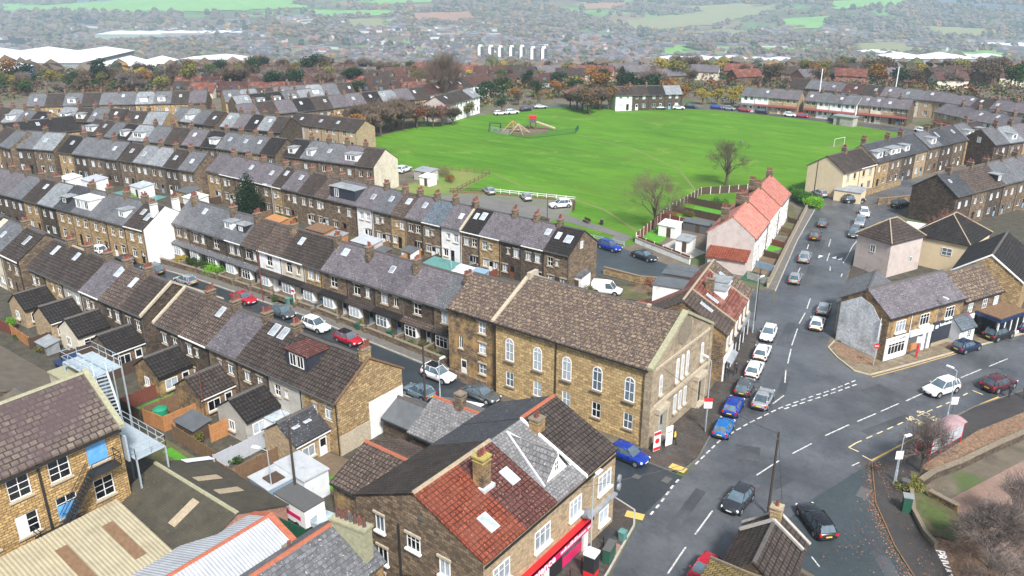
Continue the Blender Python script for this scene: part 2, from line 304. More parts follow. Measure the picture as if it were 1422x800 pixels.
def earth(name,a,b_,c_,s1=.5,s2=3,lo=.45,hi=.6):
    m,t,b=nodes(name); tc=N(t,'TexCoord'); o=tc.outputs['Object']
    c=mixc(t,ramp(t,noise(t,o,s1,6,.75),.35,.65),a,b_); c=mixc(t,ramp(t,noise(t,o,s2,7,.8),lo,hi),c,c_)
    t.links.new(c,b.inputs['Base Color']); b.inputs['Roughness'].default_value=.95; bump(t,b,noise(t,o,s2*2,5),.6,.08); MATS[name]=m
earth('yard_mix',(.032,.028,.025),(.095,.078,.060),(.035,.055,.018),.8,1.4,.5,.62); earth('dirt',(.11,.075,.045),(.18,.13,.085),(.06,.07,.03),.5,2.5,.55,.7); earth('rough_grass',(.10,.20,.03),(.20,.21,.05),(.15,.10,.06),.12,.9,.5,.75)
earth('bank',(.06,.055,.028),(.15,.115,.06),(.06,.10,.02),.5,2.2,.48,.6); earth('leaf_litter',(.19,.10,.06),(.12,.07,.045),(.28,.19,.12),.7,4); earth('gravel_mix',(.17,.165,.14),(.12,.13,.09),(.10,.14,.05),.25,2,.5,.68)
def lawn():
    m,t,b=nodes('park_lawn'); tc=N(t,'TexCoord'); o=tc.outputs['Object']
    mp=N(t,'Mapping'); mp.inputs['Rotation'].default_value=(0,0,R(-15)); mp.inputs['Scale'].default_value=(.35,1.6,1); t.links.new(o,mp.inputs[0])
    c=mixc(t,ramp(t,noise(t,mp.outputs[0],.05,7,.65),.35,.68),(.060,.170,.010),(.110,.255,.018))
    c=mixc(t,ramp(t,noise(t,mp.outputs[0],.3,6,.75),.3,.72),mixc(t,1,c,(.66,.74,.7),'MULTIPLY'),mixc(t,1,c,(1.22,1.15,1.1),'MULTIPLY'))
    c=mixc(t,math_n(t,'MULTIPLY',ramp(t,noise(t,o,.022,6,.68),.48,.64),.75),c,(.080,.150,.015))
    c=mixc(t,ramp(t,noise(t,o,.09,7,.75),.56,.66),c,(.125,.235,.03)); c=mixc(t,ramp(t,noise(t,o,2.2,4,.7),.66,.73),c,(.14,.22,.05))
    t.links.new(c,b.inputs['Base Color']); b.inputs['Roughness'].default_value=.9; b.inputs['Specular IOR Level'].default_value=.2; bump(t,b,noise(t,o,1.3,6,.8),.7,.2); MATS['park_lawn']=m
lawn(); earth('lawn_green',(.05,.22,.012),(.09,.30,.015),(.035,.13,.012),.8,5,.55,.7)

sheet('yard_ground',[(-150,20),(-118,8),(-12,8),(-12,44),(-28,47),(-28,57),(-56,58),(-150,57)],.012,'yard_mix')
sheet('garden_ground',[(-230,66),(-60,66),(-56,77),(-36,82),(-38,103),(-60,104),(-230,106)],.012,'yard_mix')
sheet('park_grass',[(-166,143),(-171,173),(-168,206),(-159,231),(-132,252),(-111,260),(-88,260),(-66,259),(-50,253),(-42,236),(-44,215),(-52,190),(-54,174),(-58,160),(-62.4,150.4),(-65,121),(-66,118.8),(-84,119.4),(-97,119.8),(-118,121),(-123,140),(-135,139),(-150,137)],.02,'park_lawn')
sheet('rough_ground',[(-134,137),(-131,141),(-124,144.5),(-116,145),(-111.5,128),(-121,118),(-124,119),(-125,137)],.035,'rough_grass')
sheet('car_park_ground',[(-117,119.5),(-112,127.6),(-106,131.6),(-96,134.5),(-88,137),(-84.3,130.5),(-84,122.5),(-86,119.5)],.035,'gravel_mix')
sheet('car_park_surface',[(-112,120.5),(-107,127.5),(-97,130),(-88,130),(-86.6,121)],.05,'asphalt_pale')
sheet('park_path',[(-88,126.2),(-84,128.6),(-74,126),(-67.2,124.2),(-66.5,119.2),(-69.2,119.2),(-70,122.8),(-77,124.0),(-84,125),(-88,124)],.045,'asphalt_pale')
earth('worn_turf',(.12,.19,.03),(.15,.16,.05),(.14,.11,.06),.5,2,.5,.7)
def strip(name,pts,w_,z,mat):
    b=MB()
    for (x0,y0),(x1,y1) in zip(pts,pts[1:]):
        d=math.hypot(x1-x0,y1-y0); nx,ny=-(y1-y0)/d*w_/2,(x1-x0)/d*w_/2; b.poly([(x0+nx,y0+ny),(x1+nx,y1+ny),(x1-nx,y1-ny),(x0-nx,y0-ny)],z-.003,z)
    struct(b.build(name,mat))
strip('worn_track',[(-116,146.5),(-104,141),(-92,139.6),(-80,136),(-68,127.5)],.7,.026,'worn_turf'); strip('worn_track',[(-72,160),(-84,176),(-104,190),(-126,197)],.5,.0262,'worn_turf'); strip('worn_track',[(-64,222),(-61.5,229)],2.2,.0264,'worn_turf')
# roads
sheet('side_street',[(-27.0,62.4),(-34,62.6),(-46,63.2),(-60,64.8),(-85,65.9),(-110,65.2),(-122,64.2),(-146,62.0),(-175,60),(-230,56),(-230,48),(-175,52.5),(-146,54.8),(-121,57.3),(-100,58.3),(-60,58.2),(-50,57.8),(-40,56.6),(-33,55.8),(-27.2,54.6)],.020,'asphalt_side')
sheet('back_street',[(-200,111),(-130,112),(-69,118.6),(-55,114.6),(-45,112.2),(-37.6,112.8),(-34,104),(-50,106.6),(-53,104.5),(-64,104),(-100,105.4),(-200,104)],.024,'asphalt_blue')
sheet('junction_road',[(-34,98.3),(-35.8,99.6),(-38.5,102.4),(-41,104.4),(-46,105.2),(-50,107.2),(-45,112.0),(-37.6,113.6),(-34,104.2)],.0262,'asphalt_main')
sheet('main_road',[(-22,20),(-25.6,47),(-27.2,54.6),(-27.0,62.4),(-27.1,66),(-28.2,72),(-29.9,82),(-31.8,92),(-33.6,98),(-34,104),(-37.4,113.8),(-43.1,139.3),(-47.3,161.8),(-48.6,168),(-53,174),(-52,177),(-45.5,178),(-44.2,186),(-38.7,197.5),(-27,216),(-12,245),(-8,240),(-21,213),(-31,195),(-35,182),(-33,179),(-33.5,163.6),(-35.6,160),(-35.3,148.1),(-30.0,122),(-26.2,105),(-25.4,99),(-23.4,96.6),(-20.6,94.2),(-18.6,94.2),(-16.4,98.5),(-11.2,108.6),(-6,118.5),(6,143),(14,138),(2,115),(-3.8,101.5),(-7.8,93.5),(-13.6,75.5),(-16.2,66),(-17.6,57.5),(-18.2,50),(-14,20)],.028,'asphalt_main')
sheet('access_road',[(-13.6,75.5),(-11.5,68.9),(-8.6,63.7),(-3,56),(4,44),(-4,36),(-9.3,49),(-11,56),(-17.6,57.5),(-16.2,66)],.032,'asphalt_blue')
sheet('ring_road',[(-45,259),(-56,264),(-66,263.8),(-88,264),(-112,264.2),(-135,257),(-163,236),(-168,226),(-163,224),(-158,232),(-132,252.6),(-111,260.6),(-88,260.8),(-66,259.6),(-50,253.6),(-41,238),(-34,228),(-28,214),(-24,216),(-30,233),(-38,246)],.036,'asphalt_main')
sheet('park_lane',[(-53,174),(-57,173),(-60,158),(-58,157),(-53.5,166),(-48.6,168)],.040,'asphalt_pale')
sheet('forecourt',[(-16.6,119),(-24,128),(-33,131),(-35.4,148),(-33.6,163),(-24,161),(-16,185),(-4,180),(0,150),(-2,124),(-9,119)],.016,'yard_mix')
sheet('pink_forecourt',[(-6.2,73.8),(-1.6,85.5),(6,104),(14,100),(16,66),(2,60),(-2,64),(-5.6,68)],.05,'pink_yard')
# pavements with kerbs
KB=[]
def pavement(name,pts,mat,h=.12): KB.append(sheet(name,pts,h,mat,thick=h))
pavement('pavement',[(-33.3,77.8),(-32.4,64.3),(-33.6,62.6),(-27.8,62.6),(-27.3,66),(-28.4,72),(-30.1,82),(-32.0,92),(-33.8,98),(-35.5,99.2),(-36,97),(-33.5,88),(-32.2,80)],'flag_dark')
pavement('pavement',[(-28.8,34),(-23.9,34),(-26.0,47),(-27.2,53.2),(-28.2,55),(-30.5,55.6),(-30.6,54.6),(-28.9,52.4)],'flag_dark')
pavement('pavement',[(-25.0,101.4),(-25.0,99.2),(-23.2,97),(-20.6,94.6),(-18.9,94.6),(-16.8,98.6),(-11.6,108.7),(-6.4,118.6),(5,142),(3,143),(-8.2,119.5),(-13.2,110.6),(-18.4,98.9)],'flagstone')
pavement('pavement',[(-60,65.1),(-85,66.2),(-110,65.5),(-121,64.5),(-121,65.9),(-110,66.9),(-85,67.6),(-60,66.4),(-52.4,64.7),(-52.4,63.9)],'concrete_dark')
pavement('pavement',[(-57,57.9),(-100,58.0),(-121,57.0),(-146,54.5),(-175,52.2),(-175,50.8),(-146,53.1),(-121,55.6),(-100,56.6),(-57,56.5)],'concrete_dark')
pavement('pavement',[(-37.6,113.9),(-43.3,139.4),(-47.5,161.8),(-48.9,161.8),(-44.8,139.4),(-39.1,113.9)],'concrete_dark')
pavement('pavement',[(-34.9,148.1),(-29.7,122),(-25.9,105),(-24.7,101.8),(-22.6,101.8),(-24,108),(-27.6,122),(-32.8,148),(-32.8,158),(-35,158)],'flag_dark')
pavement('pavement',[(-13.4,75.6),(-7.6,93.4),(-3.6,101.4),(4,116),(6.5,115),(-1,99.5),(-5.2,90.5),(-8.6,79.5),(-9.4,73.5),(-7.0,67.5),(-1,57),(6,45),(4.3,44.6),(-2.8,56.2),(-8.4,63.8),(-11.3,69)],'asphalt_path')
pavement('pavement',[(-17.2,56.8),(-11.2,55.4),(-9.8,49.5),(-4,36.4),(-14,30),(-17.9,50)],'asphalt_path')
# kerbstones as pale strips a little proud of the pavement edge
def kerb(pts,mat='concrete',w_=.15,h=.13,closed=False):
    b=MB()
    for (x0,y0),(x1,y1) in zip(pts,pts[1:]):
        d=math.hypot(x1-x0,y1-y0)
        if d<.05: continue
        nx,ny=-(y1-y0)/d*w_/2,(x1-x0)/d*w_/2
        b.poly([(x0+nx,y0+ny),(x1+nx,y1+ny),(x1-nx,y1-ny),(x0-nx,y0-ny)],.0,h)
    o=b.build('kerb',mat); struct(o)
kerb([(-34,62.55),(-28.6,62.5),(-27.5,63.2),(-27.2,66),(-28.3,72),(-30,82),(-31.9,92),(-33.7,98),(-34.6,99.6)],'concrete_dark')
kerb([(-23.8,34),(-25.9,47),(-27.1,53.2),(-28.1,55.1),(-30.6,55.7)],'concrete',.16)
kerb([(-25.1,101.6),(-25.1,99.1),(-23.3,96.9),(-20.6,94.5),(-18.85,94.5),(-16.7,98.5),(-11.5,108.6),(-6.3,118.5),(5.1,142)],'stone_cap',.18)
kerb([(-13.5,75.55),(-7.7,93.4),(-3.7,101.4),(4,116)],'concrete_dark',.16); kerb([(-13.5,75.55),(-11.4,69),(-8.5,63.8),(-2.9,56.2),(4.2,44.6)],'timber_brown',.12)
kerb([(-60,65.0),(-85,66.1),(-110,65.4),(-121,64.4)],'concrete'); kerb([(-57,58.0),(-100,58.1),(-121,57.1),(-146,54.6),(-175,52.3)],'concrete')
kerb([(-37.5,113.9),(-43.2,139.4),(-47.4,161.8)],'concrete'); kerb([(-84,131),(-88,137.2),(-96,134.8),(-106,131.9),(-113,127.8)],'timber_brown',.2,.3)
# road markings
def wornpaint():
    m,t,b=nodes('road_paint'); tc=N(t,'TexCoord'); f=noise(t,tc.outputs['Object'],3.5,8,.85); t.links.new(mixc(t,ramp(t,f,.46,.62),(.66,.66,.64),(.13,.13,.135)),b.inputs['Base Color']); b.inputs['Roughness'].default_value=.6; MATS['road_paint']=m
wornpaint()
def marking(segs,mat='road_paint',w_=.12,z=.046,name='road_marking'):
    b=MB()
    for x0,y0,x1,y1 in segs:
        d=math.hypot(x1-x0,y1-y0); nx,ny=-(y1-y0)/d*w_/2,(x1-x0)/d*w_/2
        b.poly([(x0+nx,y0+ny),(x1+nx,y1+ny),(x1-nx,y1-ny),(x0-nx,y0-ny)],z-.003,z)
    struct(b.build(name,mat))
def dashes(pts,on,off,start=0):
    out=[]; pos=0; nxt=start; 
    seglen=[math.dist(a,b) for a,b in zip(pts,pts[1:])]; tot=sum(seglen)
    def at(s):
        for (a,b),l in zip(zip(pts,pts[1:]),seglen):
            if s<=l: t=s/l; return a[0]+(b[0]-a[0])*t,a[1]+(b[1]-a[1])*t
            s-=l
        return pts[-1]
    s=start
    while s+on<tot: out.append((*at(s),*at(s+on))); s+=on+off
    return out
cl=[(-22.0,49.5),(-22.3,53.3),(-22.4,55.3),(-22.6,59.2),(-21.6,66.8),(-20.8,70.5),(-20.2,72.5),(-19.3,75.5),(-18.7,77.8),(-17.4,81.5),(-16.9,82.7),(-15.8,85.6),(-15.5,86.4),(-14.4,89.4),(-13.9,90.5),(-12.7,93.9),(-12.2,95.2),(-10.8,98.8),(-10.2,100.2),(-8.7,104),(-8.1,105.4),(-6.6,109.2)]
seg=[(*cl[i],*cl[i+1]) for i in range(0,len(cl),2)]+[(-22.5,61.4,-22.4,63.4),(-21.8,44.5,-21.9,47.2)]
seg+=[(-26.1,86.6,-27.3,90.3),(-27.6,91.7,-28.7,95.9),(-29.0,97,-30.2,102.5),(-30.6,104.3,-31.2,108.4),(-31.5,110,-32.4,114.1),(-33.8,127.5,-34.4,129.5),(-35.7,131.9,-36.6,136.2),(-37.8,139.5,-38.8,143.8),(-25.4,81,-25.1,83.6)]
seg+=[(-37.5,123.3,-38,126),(-39.2,131.4,-39.7,133.8),(-40.3,136,-40.9,138.6)]
marking(seg,w_=.14)
marking([(-34.9,146,-34.6,142),(-34.6,142,-33.7,136),(-33.7,136,-33.3,132.5),(-31.9,127.5,-31.6,125.8)],w_=.13)
marking(dashes([(-27.0,65),(-26.9,70.8),(-25.9,75.5),(-24.5,80.4),(-22.9,84.4),(-21.2,88.2),(-19.6,92.6)],.75,.45),w_=.17)
marking(dashes([(-24.0,80.6),(-22.4,84.2),(-20.7,88),(-19.0,92.2)],.75,.45),w_=.17)
marking(dashes([(-26.7,55.4),(-26.8,57.6),(-27.1,60.2),(-27.15,62.6)],.6,.55),w_=.2)
marking([(-49.5,57.2+1.9,-46.5,58.9),(-13.6,58.4,-12.7,57.6),(-14.9,73.8,-14.5,74.9)],w_=.12)
b=MB()
for x,y,s in ((-37.3,133.4,1),(-35.2,134.6,-1),(-34.2,134.4,-1)): b.poly([(x-.35,y+.7*s),(x+.35,y+.7*s),(x,y-.9*s)],.043,.046)
b.poly([(-53.6,61.0),(-50.6,60.4),(-50.5,61.9)],.043,.046); struct(b.build('road_marking','white_paint'))
plain('yellow_line',(.62,.40,.10),.6,.12,3); plain('yellow_pale',(.66,.56,.32),.6,.15,3)
marking([(-13.6,76.0,-7.9,92.9),(-7.9,92.9,-5.9,97.7)],'yellow_line',.22)
marking([(-14.6,76.3,-13.5,75.9)],'yellow_pale',.15)
marking(dashes([(-15.8,78.2),(-12.8,86.0),(-9.8,93.6),(-8.5,97.6)],.95,.75)+[(-16.1,77,-15.1,76.8),(-16.1,77,-15.8,78.2),(-8.5,97.6,-7.4,97.2)],'yellow_pale',.14)
marking([(-18.5,94.1,-16.1,98.6),(-16.1,98.6,-11,108.8)],'yellow_line',.12)
def text(name,s,size,loc,rot,mat,parent=None,extrude=.01,align='CENTER',sx=1.0):
    cu=bpy.data.curves.new(name,'FONT'); cu.body=s; cu.size=size; cu.extrude=extrude; cu.align_x=align; cu.align_y='CENTER'; cu.resolution_u=2; cu.offset=size*.02
    tmp=bpy.data.objects.new('tmp',cu); COL.objects.link(tmp); dg=bpy.context.evaluated_depsgraph_get(); me=bpy.data.meshes.new_from_object(tmp.evaluated_get(dg)); bpy.data.objects.remove(tmp)
    me.materials.clear(); me.materials.append(MATS[mat]); return place(name,me,parent,loc,rot,scale=(sx,1,1))
struct(text('road_lettering','BUS',1.25,(-12.0,86.6,.046),(0,0,R(156)),'yellow_pale',extrude=.002,sx=.9)); struct(text('road_lettering','STOP',1.25,(-11.2,88.6,.046),(0,0,R(156)),'yellow_pale',extrude=.002,sx=.8))
struct(text('road_lettering','BUS',1.1,(-15.2,102.8,.046),(0,0,R(-24)),'yellow_line',extrude=.002,sx=.8)); struct(text('road_lettering','STOP',1.1,(-14.4,104.8,.046),(0,0,R(-24)),'yellow_line',extrude=.002,sx=.7))
struct(text('road_lettering','PRIVATE',1.15,(-4.75,63.6,.085),(0,0,R(-68)),'white_paint',extrude=.002,sx=.95))
for x,y,a in ((-28.0,63.3,0),(-27.7,54.4,15)):
    b=MB(); b.box(-.8,.8,-.45,.45,.118,.126); o=b.build('tactile_paving','yellow_line',loc=(x,y,0),rot=(0,0,R(a))); struct(o)
b=MB(); 
for x,y,sx,sy in ((-30.5,59.8,.35,.35),(-12.7,70.0,.5,.9),(-30.2,47.6,.0,.0),(-27.0,90,.4,.3),(-24.5,96,.3,.8),(-28,61,.35,.5)):
    if sx: b.box(x-sx,x+sx,y-sy,y+sy,.040,.047)
struct(b.build('manhole_cover','gutter_grey'))
b=MB(); b.box(-27.6,-26.3,48.6,50.2,.118,.127); b.box(-28.9,-27.6,46.6,48.2,.118,.127); struct(b.build('paving_patch','pink_yard'))
b=MB(); b.box(-29.0,-27.6,49.8,51.6,.118,.129); struct(b.build('paving_patch','asphalt_dark'))

rp=random.Random(9)
for i,(x,y,w_,l_,a,m_) in enumerate(((-24.5,58,1.0,7,4,'asphalt_patch'),(-19.8,66,1.2,5,-18,'asphalt_patch'),(-25.6,84,.9,9,12,'asphalt_patch'),(-30.8,100,1.1,8,10,'asphalt_patch'),(-14.2,84,1.0,7,-24,'asphalt_patch'),(-35.8,124,1.3,9,12,'asphalt_patch'),(-38.6,137,.9,12,12,'asphalt_patch'),(-17,91,2.2,3.2,-24,'asphalt_patch'),(-23.8,70,2.4,2.6,20,'asphalt_patch'),(-70,61,1.0,14,88,'asphalt_patch'),(-95,62,1.2,9,90,'asphalt_patch'),(-45,59.5,1.4,8,86,'asphalt_patch'),(-9.2,62,1.2,6,35,'asphalt_patch'),(-8.5,100,1.1,8,-24,'asphalt_patch'),(-22.4,104,1.0,1.0,0,'asphalt_patch'))):
    b=MB(); b.box(-w_/2,w_/2,-l_/2,l_/2,.030+.0003*i,.0385+.0003*i); o=b.build('road_repair',m_,None,(x,y,0),(0,0,R(a))); struct(o)
def marks(parent,x0,x1,h,loc,rot,mat,seed,gap=.28):
    # lettering too small to read in the photograph: uneven upright strokes, no words
    r=random.Random(seed); b=MB(); x=x0
    while x<x1:
        w_=h*r.uniform(.22,.5); hh=h*r.choice([.62,.66,.7,1.0]); b.box(x,min(x+w_,x1),-h/2,-h/2+hh,0,.012); x+=w_+h*gap*r.uniform(.4,1)
        if r.random()<.12: x+=h*.5
    return b.build('lettering',mat,parent,loc,rot)
# ------------------------------------------------------------------ windows and doors (shared meshes)
CACHE={}
def win_meshes(w_,h,style):
    k=('w',w_,h,style)
    if k in CACHE: return CACHE[k]
    f=MB(); t=.07; g=MB(); D=.06
    if style=='arch':
        n=8; hs=h-w_/2; out=[(-w_/2,0),(w_/2,0)]+[(w_/2*math.cos(math.pi*i/n),hs+w_/2*math.sin(math.pi*i/n)) for i in range(n+1)]
        inn=[(-w_/2+.1,.1),(w_/2-.1,.1)]+[((w_/2-.1)*math.cos(math.pi*i/n),hs+(w_/2-.1)*math.sin(math.pi*i/n)) for i in range(n+1)]
        m=len(out); vs=[(x,0,z) for x,z in out]+[(x,0,z) for x,z in inn]+[(x,D,z) for x,z in out]+[(x,D,z) for x,z in inn]
        fs=[(i,(i+1)%m,m+(i+1)%m,m+i) for i in range(m)]+[(i,2*m+i,2*m+(i+1)%m,(i+1)%m) for i in range(m)]+[(m+i,m+(i+1)%m,3*m+(i+1)%m,3*m+i) for i in range(m)]
        f.add(vs,fs); f.box(-.035,.035,.01,D,.1,h-.1); f.box(-w_/2+.1,w_/2-.1,.01,D,hs-.05,hs+.03); f.box(-w_/2+.1,w_/2-.1,.01,D,h*.38,h*.38+.06)
        g.add([(x,.045,z) for x,z in inn],[tuple(range(m))])
    else:
        f.box(-w_/2,-w_/2+t,0,D,0,h); f.box(w_/2-t,w_/2,0,D,0,h); f.box(-w_/2+t,w_/2-t,0,D,0,t); f.box(-w_/2+t,w_/2-t,0,D,h-t,h)
        I=w_/2-t
        if style in('sash','cross','grid'): f.box(-.03,.03,.006,D,t,h-t)
        if style=='sash' or style=='cross': f.box(-I,-.03,.01,D,h*.5-.03,h*.5+.03); f.box(.03,I,.01,D,h*.5-.03,h*.5+.03)
        if style=='grid':
            for q in (.36,.66): f.box(-I,-.03,.01,D,h*q-.02,h*q+.02); f.box(.03,I,.01,D,h*q-.02,h*q+.02)
        if style=='case': f.box(-.03,.03,.006,D,t,h*.68); f.box(-I,I,.01,D,h*.68,h*.68+.06)
        if style=='split': f.box(-.03,.03,.006,D,t,h-t)
        if style=='tri':
            for q in (-w_/6,w_/6): f.box(q-.03,q+.03,.006,D,t,h-t)
            f.box(-I,I,.0,.004,h*.68,h*.68+.06)
        if style=='shop':
            nn=max(2,int(w_/.6))
            for i in range(1,nn): q=-w_/2+w_*i/nn; f.box(q-.03,q+.03,.006,D,t,h-t)
            f.box(-I,I,0,.004,h*.72,h*.72+.07)
        g.add([(-I,.045,t),(I,.045,t),(I,.045,h-t),(-I,.045,h-t)],[(0,1,2,3)])
    c=MB(); c.add(f.v,f.f,0); c.add(g.v,g.f,1)
    s=MB(); s.box(-w_/2-.12,w_/2+.12,-.20,.03,-.16,-.01)
    l=MB(); l.box(-w_/2-.15,w_/2+.15,-.135,.0,h+.01,h+.2)
    CACHE[k]=(f.mesh('window_frame','white_wood'),g.mesh('window_pane','glass_dark'),c.v,c.f,c.m,s.mesh('window_sill','stone_cap'),l.mesh('lintel','stone_cap'))
    return CACHE[k]
PANES=['glass_dark','glass_dark','glass_mid','glass_blind','glass_blind']
def window(parent,x,y,z,w_,h,style,face=0,detail=2,pane=None,frame='white_wood',name='window',sill=None,lintel=False):
    """face 0: looks -y, 1: +x, 2: +y, 3: -x"""
    F_,P_,cv,cf,cm,S_,L_=win_meshes(w_,h,style); pane=pane or rnd.choice(PANES); rz=R(90)*face
    if detail<2:
        k=('c',w_,h,style,pane,frame)
        if k not in CACHE:
            b=MB(); b.v,b.f,b.m=cv,cf,cm; CACHE[k]=b.mesh('window',[frame,pane])
        return place(name,CACHE[k],parent,(x,y,z),(0,0,rz))
    o=place(name,F_,parent,(x,y,z),(0,0,rz),mat=frame if frame!='white_wood' else None)
    place('pane',P_,o,mat=pane)
    if sill: place('sill',S_,o,mat=sill)
    if lintel: place('lintel',L_,o)
    return o
def door_mesh(w_,h,glz):
    k=('d',w_,h,glz)
    if k not in CACHE:
        b=MB(); b.box(-w_/2,w_/2,0,.05,0,h); b.box(-w_/2+.1,w_/2-.1,-.012,0,.1,h*.42)
        b.box(-w_/2+.12,w_/2-.12,-.006,0,h*.5,h*.9,1 if glz else 0); b.box(w_/2-.16,w_/2-.11,-.05,0,h*.45,h*.5,1)
        CACHE[k]=b.mesh('door',['white_wood','glass_dark'])
    return CACHE[k]
def door(parent,x,y,z,w_=.9,h=2.05,face=0,mat='white_wood',glz=True):
    return place('door',door_mesh(w_,h,glz),parent,(x,y,z),(0,0,R(90)*face),mat=mat)
POT=None
def pot_mesh():
    global POT
    if not POT:
        b=MB(); n=8
        for (r0,z0),(r1,z1) in zip([(.15,0),(.12,.12),(.11,.5),(.14,.5),(.14,.6)],[(.12,.12),(.11,.5),(.14,.5),(.14,.6),(.09,.6)]): b.tube((0,0,z0),(0,0,z1),r0,r1,n,cap=False)
        b.tube((0,0,.45),(0,0,.59),.09,.09,n); POT=b.mesh('chimney_pot','pot_clay')
    return POT
def chimney(parent,x,y,z0,z1,sx=.55,sy=1.1,pots=4,wall='stone_brown',detail=2,potmat='pot_clay',cap='stone_cap_dark'):
    b=MB(); b.box(x-sx/2,x+sx/2,y-sy/2,y+sy/2,z0,z1-.15); b.box(x-sx/2-.07,x+sx/2+.07,y-sy/2-.07,y+sy/2+.07,z1-.15,z1,1)
    b.box(x-sx/2-.05,x+sx/2+.05,y-sy/2-.05,y+sy/2+.05,z1-.45,z1-.38,1)
    if detail==0:
        for i in range(pots): b.tube((x,y+(i-(pots-1)/2)*.27,z1),(x,y+(i-(pots-1)/2)*.27,z1+.4),.11,.09,5,2)
        return b.build('chimney',[wall,cap,potmat],parent)
    o=b.build('chimney',[wall,cap],parent)
    for i in range(pots):
        q=(i-(pots-1)/2)*.27
        place('chimney_pot',pot_mesh(),o,(x,y+q,z1) if sy>=sx else (x+q,y,z1),mat=potmat if potmat!='pot_clay' else None,scale=(1,1,rnd.choice([.6,.8,.8,1.1])))
    return o
def skylight(parent,x,y,z,ang,w_=.75,h=1.1,mat='lead'):
    k=('s',w_,h,mat)
    if k not in CACHE:
        b=MB(); b.box(-w_/2,w_/2,-h/2,h/2,0,.09,0); b.box(-w_/2+.08,w_/2-.08,-h/2+.08,h/2-.08,.09,.1,1); CACHE[k]=b.mesh('skylight',[mat,'roof_glass'])
    return place('skylight',CACHE[k],parent,(x,y,z),(ang,0,0))
def wallgrid(mb,W0,H,rects,depth=.16,y=0,mi=0):
    """the near wall with real openings and reveals"""
    xs=sorted(set([0,W0]+[v for r in rects for v in (r[0],r[2])])); zs=sorted(set([0,H]+[v for r in rects for v in (r[1],r[3])]))
    for i in range(len(xs)-1):
        for j in range(len(zs)-1):
            cx,cz=(xs[i]+xs[i+1])/2,(zs[j]+zs[j+1])/2
            if any(r[0]<cx<r[2] and r[1]<cz<r[3] for r in rects): continue
            mb.add([(xs[i],y,zs[j]),(xs[i+1],y,zs[j]),(xs[i+1],y,zs[j+1]),(xs[i],y,zs[j+1])],[(0,1,2,3)],mi)
    for x0,z0,x1,z1 in rects:
        mb.add([(x0,y,z0),(x1,y,z0),(x1,y,z1),(x0,y,z1),(x0,y+depth,z0),(x1,y+depth,z0),(x1,y+depth,z1),(x0,y+depth,z1)],[(0,1,5,4),(1,2,6,5),(2,3,7,6),(3,0,4,7),(4,5,6,7)],mi)
def walls(parent,w_,d,he,hr,mat,rects=(),ridge='x',name='wall'):
    b=MB()
    if rects: wallgrid(b,w_,he,rects)
    else: b.add([(0,0,0),(w_,0,0),(w_,0,he),(0,0,he)],[(0,1,2,3)])
    if ridge=='x':
        b.add([(0,d,0),(w_,d,0),(w_,d,he),(0,d,he)],[(1,0,3,2)])
        for x,o_ in ((0,1),(w_,0)):
            p=[(x,0,0),(x,d,0),(x,d,he),(x,d/2,hr),(x,0,he)]; b.add(p,[(4,3,2,1,0) if o_ else (0,1,2,3,4)])
    else:
        b.add([(0,0,he),(w_,0,he),(w_/2,0,hr)],[(0,1,2)]); b.add([(0,d,0),(w_,d,0),(w_,d,he),(w_/2,d,hr),(0,d,he)],[(4,3,2,1,0)])
        b.add([(0,0,0),(0,d,0),(0,d,he),(0,0,he)],[(3,2,1,0)]); b.add([(w_,0,0),(w_,d,0),(w_,d,he),(w_,0,he)],[(0,1,2,3)])
    return b.build(name,mat,parent)
def roof(parent,w_,d,he,hr,mat,ov=.28,gl=0,gr=0,ridge='x',name='roof',th=.14,rmat='ridge_dark'):
    s=(hr-he)/((d if ridge=='x' else w_)/2); b=MB()
    def prof(n_): return [(-ov,he-ov*s+.03),(n_/2,hr+.03),(n_+ov,he-ov*s+.03),(n_+ov,he-ov*s+.03+th),(n_/2,hr+.03+th),(-ov,he-ov*s+.03+th)]
    if ridge=='x':
        p=prof(d); b.extrude([(p[0]),(p[1]),(p[4]),(p[5])],-gl,w_+gr); b.extrude([(p[1]),(p[2]),(p[3]),(p[4])],-gl,w_+gr)
        o=b.build(name,mat,parent); r=MB(); r.extrude([(d/2-.17,hr+.09),(d/2+.17,hr+.09),(d/2+.09,hr+.26),(d/2-.09,hr+.26)],-gl,w_+gr); r.build('ridge_tiles',rmat,o)
    else:
        p=prof(w_)
        # same profile turned: build in a child frame rotated by 90 degrees
        b.extrude([(p[0]),(p[1]),(p[4]),(p[5])],-gl,d+gr); b.extrude([(p[1]),(p[2]),(p[3]),(p[4])],-gl,d+gr)
        o=b.build(name,mat,parent,(w_,0,0),(0,0,R(90))); r=MB(); r.extrude([(w_/2-.17,hr+.09),(w_/2+.17,hr+.09),(w_/2+.09,hr+.26),(w_/2-.09,hr+.26)],-gl,d+gr); r.build('ridge_tiles',rmat,o)
    return o
def dormer(parent,x,w_,d,he,hr,kind='white',h=1.5,yf=.55,roofmat='flat_grey',wallmat='white_wood',deep=None,nwin=None):
    """box dormer on the near slope; yf = distance of its front behind the eave"""
    s=(hr-he)/(d/2); z0=he+s*yf-.05; z1=z0+h; yb=min(d/2+.2,(z1-he)/s+.3) if deep is None else deep
    b=MB(); b.box(x-w_/2,x+w_/2,yf,yb,z0,z1); o=b.build('dormer',wallmat,parent)
    r=MB(); r.box(x-w_/2-.15,x+w_/2+.15,yf-.18,yb+.05,z1+.003,z1+.12); r.build('dormer_roof',roofmat,o)
    n=nwin or max(1,int(w_/1.25))
    for i in range(n): window(o,x+(i-(n-1)/2)*1.15-(1.5 if nwin else 0),yf-.07,z0+.38,1.0,h-.55,'split',detail=1)
    return o
